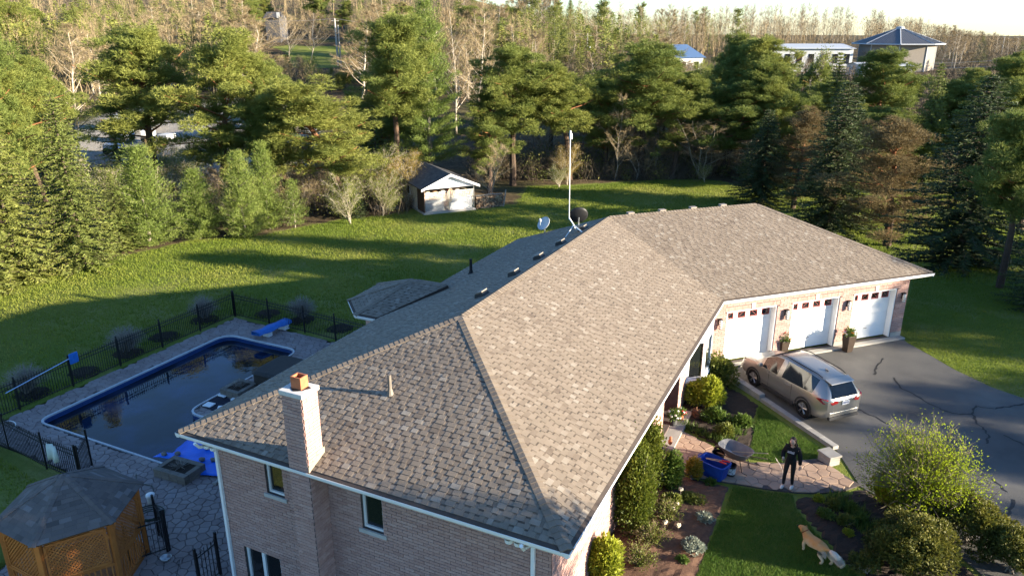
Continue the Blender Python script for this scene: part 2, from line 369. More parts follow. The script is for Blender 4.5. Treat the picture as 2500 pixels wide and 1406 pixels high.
# ------------------------------------------------------------------ paving made of separate stones
def clip(poly, a, b, c):
    """keep the part of poly with a*x+b*y<=c"""
    out = []
    for i in range(len(poly)):
        p, q = poly[i-1], poly[i]; fp = a*p[0]+b*p[1]-c; fq = a*q[0]+b*q[1]-c
        if (fp <= 0) != (fq <= 0):
            t = fp/(fp-fq); out.append((p[0]+t*(q[0]-p[0]), p[1]+t*(q[1]-p[1])))
        if fq <= 0: out.append(q)
    return out
def cells(poly, sp, seed, hole=None, joint=.012):
    rn = np.random.RandomState(seed); P = np.array(poly); lo = P.min(0)-sp; hi = P.max(0)+sp
    pts = []; j = 0; y = lo[1]
    while y < hi[1]:
        x = lo[0]+(sp*.5 if j % 2 else 0)
        while x < hi[0]: pts.append((x+rn.uniform(-.3, .3)*sp, y+rn.uniform(-.3, .3)*sp)); x += sp
        y += sp*.86; j += 1
    pts = np.array(pts); din = sdpoly(poly, pts[:, 0], pts[:, 1])
    if hole is not None: din = np.minimum(din, -sdpoly(hole, pts[:, 0], pts[:, 1]))
    res = []
    def nearclip(c, pl, sign, x, y):
        best = []
        for i in range(len(pl)):
            a, b = Vector(pl[i-1]), Vector(pl[i]); e = b-a
            if e.length < 1e-6: continue
            t = max(0, min(1, (Vector((x, y))-a).dot(e)/e.length_squared)); d = (a+e*t-Vector((x, y))).length
            if d < sp*.95: best.append((d, a, e))
        best.sort(key=lambda q: q[0])
        for d, a, e in (best[:1] if sign < 0 else best[:2]):
            nx_, ny_ = e.y, -e.x; l = math.hypot(nx_, ny_); nx_ /= l; ny_ /= l
            if (nx_*(x-a.x)+ny_*(y-a.y)) > 0: nx_, ny_ = -nx_, -ny_
            c = clip(c, nx_, ny_, nx_*a.x+ny_*a.y)
            if len(c) < 3: return c
        return c
    for (x, y), d in zip(pts, din):
        if d < .05*sp: continue
        c = [(x-sp, y-sp), (x+sp, y-sp), (x+sp, y+sp), (x-sp, y+sp)]
        near = pts[(abs(pts[:, 0]-x) < 2.1*sp) & (abs(pts[:, 1]-y) < 2.1*sp)]
        for qx_, qy_ in near:
            dx, dy = qx_-x, qy_-y; l = math.hypot(dx, dy)
            if l < 1e-6: continue
            c = clip(c, dx/l, dy/l, (dx*(x+qx_)/2+dy*(y+qy_)/2)/l-joint)
            if len(c) < 3: break
        if len(c) >= 3 and d < sp*1.0:
            c = nearclip(c, poly, 1, x, y)
            if hole is not None and len(c) >= 3: c = nearclip(c, hole, -1, x, y)
        if len(c) >= 3:
            ar = sum(c[i-1][0]*c[i][1]-c[i][0]*c[i-1][1] for i in range(len(c)))/2
            if abs(ar) > .01: res.append(c)
    return res
def lay(cs, z, mat, parent, limit=300, name='paving_stone', th=.035):
    cs = sorted(cs, key=lambda c: (c[0][0]-CAM[0])**2+(c[0][1]-CAM[1])**2)
    def vis(c):
        u = proj_px(c[0][0], c[0][1], z); return -80 < u[0] < 2580 and u[1] < 1480
    show = [c for c in cs if vis(c)]; one = show[:limit]; rest = show[limit:]
    def put(b, c):
        n = len(c); cx = sum(p[0] for p in c)/n; cy = sum(p[1] for p in c)/n; dz = random.uniform(-.004, .005)
        tp = [(cx+(p[0]-cx)*.93, cy+(p[1]-cy)*.93) for p in c]
        vs = [(p[0], p[1], z) for p in c]+[(p[0], p[1], z+th*.7) for p in c]+[(p[0], p[1], z+th+dz) for p in tp]
        fs = [(i, (i+1) % n, n+(i+1) % n, n+i) for i in range(n)]+[(n+i, n+(i+1) % n, 2*n+(i+1) % n, 2*n+i) for i in range(n)]+[tuple(range(2*n, 3*n))]
        a = sum(c[i-1][0]*c[i][1]-c[i][0]*c[i-1][1] for i in range(n))
        if a < 0: fs = [f[::-1] for f in fs]
        b.add(vs, fs)
    for c in one: b = MB(); put(b, c); b.build(name, mat, parent)
    if rest:
        b = MB()
        for c in rest: put(b, c)
        b.build(name+'s', mat, parent, kind='stuff')
def proj_px(x, y, z):
    v = np.array([x, y, z])-CAM; d = v@_f
    return (1250+FPX*(v@_r)/d, 703-FPX*(v@_u)/d) if d > .1 else (-9e9, 9e9)
def sheet(name, poly, z0, z1, mat, kind='structure'):
    b = MB(); b.prism(list(poly), z0, z1, .5, bottom=False); o = b.build(name, mat, None); o['kind'] = kind; return o
joint_m = M('paving_joint', [(.06, .05, .05), (.10, .085, .08)], rough=.95, scale=5, aw=0, coord='World')
patio_m = M('stamped_patio', [(.17, .135, .13), (.23, .185, .175), (.28, .23, .215), (.26, .23, .23)], rough=.75, scale=1.3, aw=.45, bump=.4, bscale=30, coord='World')
path_m = M('stamped_path', [(.26, .175, .128), (.325, .225, .163), (.385, .275, .205)], rough=.8, scale=1.3, aw=.4, bump=.4, bscale=30, coord='World')
# patio ring: slab with the pool left open (bridge the outline to the pool so that the ring is one face loop)
def ring_faces(b, inner, outer, z):
    n = len(inner); vs = [(p[0], p[1], z) for p in inner]+[(p[0], p[1], z) for p in outer]
    b.add(vs, [(i, n+i, n+(i+1) % n, (i+1) % n) for i in range(n)])
bm = bmesh.new()
def loop_edges(bm, pts, z):
    vs = [bm.verts.new((p[0], p[1], z)) for p in pts]; return [bm.edges.new((vs[i-1], vs[i])) for i in range(len(vs))]
CLEAN = [p for i, p in enumerate(POOL) if (Vector(p)-Vector(POOL[i-1])).length > 1e-4]
COPE = offset(CLEAN, .07)
ed = loop_edges(bm, PATIO, PZ-.03)+loop_edges(bm, COPE, PZ-.03)
bmesh.ops.triangle_fill(bm, edges=ed, use_beauty=True, normal=(0, 0, 1))
r_ = bmesh.ops.extrude_face_region(bm, geom=list(bm.faces)); bmesh.ops.translate(bm, vec=(0, 0, -.3), verts=[v for v in r_['geom'] if isinstance(v, bmesh.types.BMVert)])
bmesh.ops.recalc_face_normals(bm, faces=bm.faces)
me = bpy.data.meshes.new('patio'); bm.to_mesh(me); bm.free(); me.materials.append(joint_m)
patio = bpy.data.objects.new('patio', me); COL.objects.link(patio); patio['kind'] = 'structure'; ORG['patio'] = Vector()
lay(cells(PATIO, .33, 3, hole=COPE, joint=.009), PZ-.029, patio_m, patio)

# ------------------------------------------------------------------ pool
pool = thing('swimming_pool', 'L-shaped in-ground pool with blue liner, white rim and dark water', 'pool', (-11.8, 9.7, PZ))
b = MB(); n = len(CLEAN); lip = offset(CLEAN, -.02)
for z, pl in ((PZ+.012, None),):
    vs = [(p[0], p[1], PZ+.012) for p in lip]+[(p[0], p[1], PZ+.02) for p in COPE]+[(p[0], p[1], PZ-.06) for p in lip]+[(p[0], p[1], PZ-.06) for p in COPE]
    b.add(vs, [(i, n+i, n+(i+1) % n, (i+1) % n)[::-1] for i in range(n)]+[(i, (i+1) % n, 2*n+(i+1) % n, 2*n+i)[::-1] for i in range(n)]+[(n+i, n+(i+1) % n, 3*n+(i+1) % n, 3*n+i) for i in range(n)])
b.build('coping', M('pool_rim', [(.42, .44, .47), (.52, .54, .57)], rough=.35, aw=0), pool, smooth=False)
b = MB(); vs = [(p[0], p[1], PZ-.05) for p in CLEAN]+[(p[0], p[1], PZ-1.8) for p in CLEAN]
b.add(vs, [(i, (i+1) % n, n+(i+1) % n, n+i)[::-1] for i in range(n)]+[tuple(range(n, 2*n))])
liner_m = M('pool_liner', [(.012, .045, .16), (.02, .07, .24)], rough=.35, scale=1.5, aw=0, spec=.5)
b.build('liner', liner_m, pool)
b = MB(); band = offset(CLEAN, -.006); vs = [(p[0], p[1], PZ-.16) for p in band]+[(p[0], p[1], PZ-.20) for p in band]
b.add(vs, [(i, (i+1) % n, n+(i+1) % n, n+i)[::-1] for i in range(n)])
b.build('liner_border', M('liner_border', [(.005, .012, .05), (.03, .08, .22)], rough=.4, scale=25, aw=0), pool)
water_m = bpy.data.materials.new('pool_water'); water_m.use_nodes = True; nt = water_m.node_tree; bs = nt.nodes['Principled BSDF']
bs.inputs['Base Color'].default_value = (.004, .009, .016, 1); bs.inputs['Roughness'].default_value = .02; bs.inputs['IOR'].default_value = 1.33; bs.inputs['Specular IOR Level'].default_value = .5
_g = nt.nodes.new('ShaderNodeNewGeometry'); _n = nt.nodes.new('ShaderNodeTexNoise'); _n.inputs['Scale'].default_value = 2.6; _n.inputs['Detail'].default_value = 3; _b = nt.nodes.new('ShaderNodeBump'); _b.inputs['Strength'].default_value = .035; _b.inputs['Distance'].default_value = .1
nt.links.new(_g.outputs['Position'], _n.inputs['Vector']); nt.links.new(_n.outputs[0], _b.inputs['Height']); nt.links.new(_b.outputs[0], bs.inputs['Normal'])
_n2 = nt.nodes.new('ShaderNodeTexNoise'); _n2.inputs['Scale'].default_value = .55; _n2.inputs['Detail'].default_value = 5; _rp = nt.nodes.new('ShaderNodeValToRGB'); _rp.color_ramp.elements[0].position = .4; _rp.color_ramp.elements[1].position = .68
_rp.color_ramp.elements[0].color = (.003, .007, .014, 1); _rp.color_ramp.elements[1].color = (.012, .028, .075, 1)
nt.links.new(_g.outputs['Position'], _n2.inputs['Vector']); nt.links.new(_n2.outputs[0], _rp.inputs[0]); nt.links.new(_rp.outputs[0], bs.inputs['Base Color'])
b = MB(); b.add([(p[0], p[1], PZ-.26) for p in CLEAN], [tuple(range(n))])
w = b.build('pool_water', water_m, None); w['kind'] = 'structure'

# ------------------------------------------------------------------ front: driveway, walk, beds
asph_m = M('asphalt', [(.045, .044, .045), (.08, .078, .076), (.095, .092, .088), (.14, .133, .124)], rough=.85, scale=.35, aw=0, bump=.35, bscale=120, spec=.35, coord='World', detail=8)
DRIVE = [(10.5, 16.62), (FOOT[3][0]+.02, FOOT[3][1]-.05)] + W2([(2215, 838), (2270, 868), (2330, 903), (2420, 946), (2570, 998)]) + [(46, 16), (46, -16), (25, -16), (22.3, 1.5), (20.9, 4.8), (19.3, 7.6), (17.6, 9.6), (16.5, 10.3), (15.72, 12.2), (12.9, 14.75), (11.9, 15.85)]
drive = sheet('driveway', DRIVE, -.05, .02, asph_m)
seal_m = M('crack_sealant', [(.012, .012, .013), (.02, .02, .021)], rough=.6, aw=0)
def crack(pts, w=.05):
    b = MB(); P = [Vector(at(1875+x*.3342, 936+y*.3342)[:2]) for x, y in pts]; Q = [P[0]]
    for i in range(1, len(P)):
        for k in range(1, 5):
            q = P[i-1].lerp(P[i], k/4); Q.append(q+Vector((random.uniform(-.05, .05), random.uniform(-.05, .05))))
    vs = []; fs = []
    for i, q in enumerate(Q):
        d = (Q[min(i+1, len(Q)-1)]-Q[max(0, i-1)]).normalized(); nn = Vector((-d.y, d.x))*w*random.uniform(.35, 1.0)
        vs += [(q.x+nn.x, q.y+nn.y, .0245), (q.x-nn.x, q.y-nn.y, .0245)]
        if i: fs.append((2*i-2, 2*i-1, 2*i+1, 2*i))
    b.add(vs, [f[::-1] for f in fs]); b.build('crack_seal', seal_m, drive)
for c in ([(960, 30), (1060, 80), (1180, 150), (1270, 195), (1380, 225), (1480, 230)], [(1480, 230), (1490, 200), (1530, 170), (1650, 190), (1760, 175), (1870, 150)], [(1490, 230), (1530, 290), (1590, 350), (1610, 400), (1600, 440)], [(640, 180), (740, 230), (870, 300)], [(1720, 380), (1870, 450)], [(1640, 700), (1750, 800)], [(1790, 850), (1760, 950), (1720, 1030)], [(840, -180), (800, -120), (770, -60)], [(920, -40), (960, 30)]): crack(c)
b = MB(); dv = Vector((S2, S2)); nv = Vector((S2, -S2)); w0 = Vector(FOOT[2])
q = [w0+nv*.02+dv*.75, w0+nv*.02+dv*10.2, w0+nv*.33+dv*10.2, w0+nv*.33+dv*.75]
b.prism([tuple(p) for p in q], -.02, .09, .5); o = b.build('garage_apron', conc_m, None, bevel=.01); o['kind'] = 'structure'
WALK = W2([(1612, 1088), (1640, 1043), (1700, 1072), (1762, 1103), (1830, 1131), (1905, 1133), (1992, 1122), (2012, 1132), (2100, 1186), (2056, 1201), (2000, 1206), (1940, 1204), (1880, 1197), (1790, 1182), (1700, 1168), (1655, 1150), (1612, 1125)])
walk = sheet('front_walk', WALK, -.04, .045, joint_m)
lay(cells(WALK, .40, 8, joint=.007), .0455, path_m, walk, th=.02)
PORCH = [(8.9, 9.75), (10.9, 9.75), (10.9, 12.55), (8.9, 12.55)]
sheet('porch_floor', PORCH, -.05, .14, conc_m)
def bed(name, poly, mat, hgt=.07, step=.16):
    P = np.array(poly); lo = P.min(0); hi = P.max(0); xs_ = np.arange(lo[0], hi[0]+step, step); ys_ = np.arange(lo[1], hi[1]+step, step)
    A, B = np.meshgrid(xs_, ys_); d = sdpoly(poly, A, B); rn = np.random.RandomState(len(name)); Z = np.clip(d, -.2, .4)/.4*hgt+rn.uniform(-.025, .03, A.shape)+.012+hz0(A, B)
    Z = np.where(d < 0, hz0(A, B)-.08, Z); ny_, nx_ = A.shape; ix = np.arange(A.size).reshape(A.shape)
    keep = (d > -.2); b = MB(); used = {}
    vs = []; fs = []
    for j in range(ny_-1):
        for i in range(nx_-1):
            if keep[j, i] and keep[j, i+1] and keep[j+1, i] and keep[j+1, i+1]: fs.append((ix[j, i], ix[j, i+1], ix[j+1, i+1], ix[j+1, i]))
    b.add(list(zip(A.ravel().tolist(), B.ravel().tolist(), Z.ravel().tolist())), fs); o = b.build(name, mat, None); o['kind'] = 'structure'; return o
BED1 = W2([(1655, 1035), (1665, 960), (1700, 940), (1770, 935), (1850, 985), (1835, 1092), (1770, 1098), (1700, 1066)]) 
BED2 = [(10.45, .2), (10.45, 9.6)] + W2([(1618, 1128), (1660, 1153), (1705, 1170), (1788, 1186), (1770, 1240), (1735, 1320), (1700, 1420), (1690, 1500)]) + [(13.2, .2)]
BED3 = W2([(1937, 1212), (2000, 1213), (2060, 1207), (2105, 1192)]) + [(17.6, 9.5), (19.2, 7.5), (20.8, 4.7), (22.0, 1.5), (18.6, 1.5)] + W2([(2130, 1420), (2060, 1375), (1975, 1275), (1942, 1235)])
bed('mulch_bed', BED1, mulch_m); bed('flower_bed', BED2, redmulch_m); bed('shrub_bed', BED3, mulch_m)
# low retaining wall along the drive
rw = thing('retaining_wall', 'low grey stone edging wall between the driveway and the front bed', 'wall', (13.8, 14, 0))
rpts = [Vector(at(x, y)[:2]) for x, y in ((1788, 930), (1860, 977), (2040, 1098))]
def seg_stones(a, b_, z0, z1, wdt, ln, mat, par, name):
    d = b_-a; n = max(1, round(d.length/ln)); rz = math.atan2(d.y, d.x)
    for i in range(n):
        c = a+d*((i+.5)/n); m = MB(); m.box((c.x, c.y, (z0+z1)/2), (d.length/n-.012, wdt, z1-z0), rz); m.build(name, mat, par, bevel=.012)
seg_stones(rpts[0], rpts[1], -.02, .24, .26, .62, conc_m, rw, 'coping_stone'); seg_stones(rpts[1]+Vector((.02, -.02)), rpts[2], -.02, .14, .24, .62, conc_m, rw, 'coping_stone')
pl = Vector(at(2022, 1128)[:2]); prz = math.atan2((rpts[2]-rpts[1]).y, (rpts[2]-rpts[1]).x)
for k in range(3):
    for sx in (-.5, .5):
        o_ = Vector((math.cos(prz), math.sin(prz)))*.26*sx*2*.5
        m = MB(); m.box((pl.x+o_.x, pl.y+o_.y, .055+k*.09), (.25, .42, .085), prz+random.uniform(-.03, .03)); m.build('wall_block', conc_m, rw, bevel=.012)
m = MB(); m.box((pl.x, pl.y, .325), (.58, .48, .07), prz); m.build('cap_stone', conc_m, rw, bevel=.015)
# grass blades on the near lawns
LAWN_A = W2([(1852, 992), (1838, 1092), (1838, 1122), (1905, 1128), (1990, 1117), (2008, 1098)])
LAWN_B = W2([(1792, 1190), (1880, 1202), (1932, 1208), (1940, 1240), (1972, 1280), (2058, 1378), (2135, 1440), (1690, 1440), (1735, 1325), (1772, 1245)])
LAWN_C = W2([(2200, 815), (2230, 690), (2500, 700), (2600, 720), (2600, 1005), (2420, 943), (2330, 900), (2215, 835)])
def grass(name, polys, dens, hgt, mat, seed, label, wr=(.006, .012), clear=None):
    rn = np.random.RandomState(seed); out = []; rr = []
    for poly in polys:
        P = np.array(poly); lo = P.min(0); hi = P.max(0); n = int((hi-lo).prod()*dens); q = rn.uniform(lo, hi, (n, 2)); q = q[sdpoly(poly, q[:, 0], q[:, 1]) > -.03]
        if clear is not None:
            for cp, mg in clear: q = q[sdpoly(cp, q[:, 0], q[:, 1]) < -mg]
        n = len(q); z = hz0(q[:, 0], q[:, 1]); a = rn.uniform(0, 2*math.pi, n); h = hgt*rn.uniform(.5, 1.2, n); w_ = rn.uniform(*wr, n); le = rn.uniform(.2, .8, n)*h; a2 = rn.uniform(0, 2*math.pi, n)
        base = np.stack([q[:, 0], q[:, 1], z], -1); d = np.stack([np.cos(a)*w_, np.sin(a)*w_, 0*a], -1); tip = base+np.stack([np.cos(a2)*le, np.sin(a2)*le, h], -1)
        out.append(np.stack([base-d, base+d, tip], 1)); rr.append(np.clip(rn.normal(.5, .22, n), 0, 1))
    me = tri_mesh(name, np.concatenate(out), np.concatenate(rr)); me.materials.append(mat)
    o = bpy.data.objects.new(name, me); COL.objects.link(o); tag(o, label, 'grass', kind='stuff'); return o
grass_m = M('grass_blades', [(.05, .11, .012), (.09, .17, .022), (.13, .21, .035), (.2, .23, .07)], rough=.7, scale=.8, aw=.6, transl=.35, coord='World')
lawnblade_m = M('lawn_blades', [(.075, .125, .011), (.145, .20, .019), (.215, .245, .036), (.33, .30, .09)], rough=.7, scale=.22, aw=.35, transl=.4, coord='World', detail=5)
grass('lawn_grass', [LAWN_A, LAWN_B], 2600, .07, grass_m, 5, 'short green grass of the front lawn beside the walk')
grass('side_lawn_grass', [LAWN_C], 420, .09, lawnblade_m, 6, 'short green grass of the side lawn right of the garage')
BACK = GP([(-60, 702), (0, 692), (150, 664), (280, 630), (400, 606), (470, 588), (640, 576), (740, 556), (850, 536), (960, 526), (1040, 527), (1160, 516), (1260, 506), (1290, 456), (1400, 456), (1620, 441), (1760, 444), (1830, 466), (1900, 470), (1900, 540)]) + [(8, 34), (1, 22), (-3, 17.5), (-15.6, 17.3), (-16.1, 17), (-16.1, 2.6), (-12, 2.0), (-8, 1.5), (-7, -3), (-18, -3), (-24, 2)]
grass('back_lawn_grass', [BACK], 105, .13, lawnblade_m, 16, 'mown grass of the wide back lawn', wr=(.014, .032), clear=[(PATIO, .05), (offset(FOOT, 0), .05)])
grass('right_lawn_grass', [GP([(1880, 452), (2050, 446), (2250, 458), (2560, 476), (2560, 700), (2500, 700), (2230, 690), (2220, 660), (2050, 560), (1900, 500)])], 60, .15, lawnblade_m, 17, 'grass under the spruces right of the garage', wr=(.02, .045), clear=[(FOOT, .4)])
# ------------------------------------------------------------------ house
house = thing('brick_house', 'bungalow of pinkish brick with brown shingled hip roof and angled three-door garage', 'house', (W/2, 10, 0))
roof_under_m = M('roof_felt', [(.05, .04, .035), (.08, .06, .05)], aw=0)
rng = random.Random(11)
def slope_frame(poly):
    a, b = poly[0], poly[1]; ex = (b-a).normalized(); nn = None
    for c in poly[2:]:
        nn = ex.cross(c-a)
        if nn.length > 1e-4: break
    nn.normalize()
    if nn.z < 0: nn = -nn
    ey = nn.cross(ex)
    return a, ex, ey, nn
def lift(fr, x, y, h): a, ex, ey, nn = fr; return a+ex*x+ey*y+nn*h
def shingle_rows(poly, exposure=.143, v0=.1, wscale=1.0, seed=1, flat=False):
    """list of clipped shingle tabs: (2-D polygon, y0, bottom thickness, shade)"""
    fr = slope_frame(poly); P = [((p-fr[0]).dot(fr[1]), (p-fr[0]).dot(fr[2])) for p in poly]
    rn = random.Random(seed); out = []; xmin = min(p[0] for p in P); xmax = max(p[0] for p in P); ymax = max(p[1] for p in P)
    ccw = sum(P[i-1][0]*P[i][1]-P[i][0]*P[i-1][1] for i in range(len(P))) > 0
    y = v0; row = 0
    while y < ymax:
        x = xmin-rn.uniform(0, .4); tooth = rn.random() < .5
        while x < xmax:
            wd = (rn.choice((.13, .17, .2, .24)) if tooth else rn.choice((.08, .12, .16)))*wscale
            if flat: wd = .30
            c = [(x+.002, y), (x+wd-.002, y), (x+wd-.002, y+exposure+.01), (x+.002, y+exposure+.01)]
            if x+wd > xmin and min(p[0] for p in c) < xmax:
                for i in range(len(P)):
                    p, q = P[i-1], P[i]; e = (q[0]-p[0], q[1]-p[1]); l = math.hypot(*e)
                    if l < 1e-6: continue
                    nx_, ny_ = (e[1]/l, -e[0]/l) if ccw else (-e[1]/l, e[0]/l)
                    c = clip(c, nx_, ny_, nx_*p[0]+ny_*p[1])
                    if len(c) < 3: break
                if len(c) >= 3:
                    ar = abs(sum(c[i-1][0]*c[i][1]-c[i][0]*c[i-1][1] for i in range(len(c))))/2
                    if ar > .0006:
                        sh = rn.random()
                        sh = (.30+.35*sh) if rn.random() < .72 else (rn.uniform(.0, .25) if rn.random() < .45 else rn.uniform(.75, 1.0))
                        if not tooth and rn.random() < .6: sh = min(1, sh*.75)
                        if not flat: sh = .2+.8*sh
                        th = (rn.uniform(.010, .015) if tooth else .004) if not flat else .008
                        if tooth or flat: out.append((c, y, th, sh))
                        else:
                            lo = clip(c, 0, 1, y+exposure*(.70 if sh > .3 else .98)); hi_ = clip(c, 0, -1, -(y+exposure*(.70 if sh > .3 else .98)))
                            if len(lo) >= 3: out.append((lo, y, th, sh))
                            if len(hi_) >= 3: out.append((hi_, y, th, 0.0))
            x += wd; tooth = not tooth
        y += exposure; row += 1
    return fr, out
def put_tab(b, fr, t, exposure=.143):
    c, y0, th, sh = t; n = len(c)
    if sum(c[i-1][0]*c[i][1]-c[i][0]*c[i-1][1] for i in range(n)) < 0: c = c[::-1]
    hgt = lambda y: .002+th*(1-.8*min(1, max(0, (y-y0)/exposure)))
    vs = [lift(fr, p[0], p[1], hgt(p[1])) for p in c]+[lift(fr, p[0], p[1], -.004) for p in c]
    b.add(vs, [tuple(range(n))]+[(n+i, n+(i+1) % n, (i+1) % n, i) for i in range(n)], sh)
def roof_part(name, poly, seed, parent, limit=0, pool_=None, **kw):
    b = MB(); fr = slope_frame(poly); b.add([p-fr[3]*.006 for p in poly]+[p-fr[3]*.12 for p in poly], [tuple(range(len(poly)))]+[(i, len(poly)+i, len(poly)+(i+1) % len(poly), (i+1) % len(poly)) for i in range(len(poly))])
    base = b.build(name, roof_under_m, parent)
    fr, tabs = shingle_rows(poly, seed=seed, **kw)
    if limit:
        tabs.sort(key=lambda t: (lift(fr, t[0][0][0], t[0][0][1], 0)-Vector(CAM)).length+(0 if len(t[0]) == 4 else 3))
    for t in tabs[:limit]: b = MB(); put_tab(b, fr, t); b.build('shingle', shingle_m, base)
    if tabs[limit:]:
        b = MB()
        for t in tabs[limit:]: put_tab(b, fr, t)
        b.build('shingles', shingle_m, base, kind='stuff')
    return base
e_ = .0
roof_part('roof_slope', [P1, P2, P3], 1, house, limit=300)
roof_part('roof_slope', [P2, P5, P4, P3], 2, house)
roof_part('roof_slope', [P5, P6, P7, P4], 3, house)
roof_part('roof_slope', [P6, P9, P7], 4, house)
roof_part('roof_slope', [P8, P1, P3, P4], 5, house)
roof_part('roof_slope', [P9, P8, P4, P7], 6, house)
def caps(a, b_, na, nb, exp=.15, wd=.15, par=house):
    d = (b_-a); n = int(d.length/exp); d.normalize()
    na = Vector(na); nb = Vector(nb)
    sa = na.cross(d).normalized(); sb = nb.cross(d).normalized()
    if sa.z > 0: sa = -sa
    if sb.z > 0: sb = -sb
    for i in range(n):
        p = a+d*(i*exp); q = p+d*(exp*1.12); m = MB(); h0 = .027; h1 = .018
        up = ((na+nb)*.5).normalized()
        vs = [p+sa*wd+na*h0, p+up*(h0+.008), p+sb*wd+nb*h0, q+sa*wd+na*h1, q+up*(h1+.004), q+sb*wd+nb*h1, p+sa*wd, p, p+sb*wd, q+sa*wd, q+sb*wd]
        m.add(vs, [(0, 1, 4, 3), (1, 2, 5, 4), (0, 6, 7, 1), (1, 7, 8, 2), (0, 3, 9, 6), (2, 8, 10, 5)], rng.uniform(.25, .7)); m.build('ridge_cap', shingle_m, par)
def nrm(poly): return slope_frame(poly)[3]
nE, nF, nGf, nGe, nR, nGr = (nrm(p) for p in ([P1, P2, P3], [P2, P5, P4, P3], [P5, P6, P7, P4], [P6, P9, P7], [P8, P1, P3, P4], [P9, P8, P4, P7]))
caps(P1+(P3-P1)*.012, P3, nE, nR); caps(P2+(P3-P2)*.012, P3, nE, nF); caps(P3, P4, nF, nR); caps(P4, P7, nGf, nGr); caps(P6+(P7-P6)*.012, P7, nGf, nGe)
# gutters: white trough with a dark screen on top
def gutter(a, b_, out, par=house, m0=0, m1=0):
    a = Vector(a); b_ = Vector(b_); d = (b_-a).normalized(); o = Vector(out).normalized(); a2 = a-d*m0; b2 = b_+d*m1
    def q(p, x, z): return p+o*x+Vector((0, 0, z))
    prof = [(-.10, -.015), (-.10, -.13), (-.03, -.14), (.005, -.09), (.012, -.012), (0.0, -.012), (0.0, -.03)]
    n = len(prof); m = MB(); m.add([q(a2, x, z) for x, z in prof]+[q(b2, x, z) for x, z in prof], [(i, i+1, n+i+1, n+i) for i in range(n-1)]+[tuple(range(n)), tuple(range(2*n-1, n-1, -1))])
    g = m.build('gutter', white_m, par)
    L_ = (b_-a).length; k = int(L_/.6)
    for i in range(k):
        m = MB(); s0 = a+d*(L_*i/k+.012); s1 = a+d*(L_*(i+1)/k-.012); m.add([q(s0, -.098, .004), q(s0, .0, -.018), q(s1, .0, -.018), q(s1, -.098, .004)], [(0, 1, 2, 3)]); m.build('gutter_screen', gutter_in_m, g)
gutter(P1, P2, (0, -1, 0)); gutter(P2, P5, (1, 0, 0)); gutter(P5, P6, (S2, -S2, 0)); gutter(P6, P9, (S2, S2, 0))
gutter(P1, (0, 8.2, HE), (-1, 0, 0)); gutter((0, 14.0, HE), P8, (-1, 0, 0)); gutter(P8, P9, (-S2, S2, 0))
# soffit
b = MB(); OUT = [(P1.x+.1, P1.y+.1), (P2.x-.1, P2.y+.1), (P5.x-.1, P5.y+.04), (P6.x-.14, P6.y), (P9.x, P9.y-.14), (P8.x+.1, P8.y-.04)]
b.add([(x, y, HE-.13) for x, y in OUT], [(5, 4, 3, 2, 1, 0)]); b.build('soffit', white_m, house)
b = MB(); nO = len(OUT); b.add([(x, y, HE-.14) for x, y in OUT]+[(x, y, HE-.005) for x, y in OUT], [(i, (i+1) % nO, nO+(i+1) % nO, nO+i) for i in range(nO)]); b.build('fascia', white_m, house)

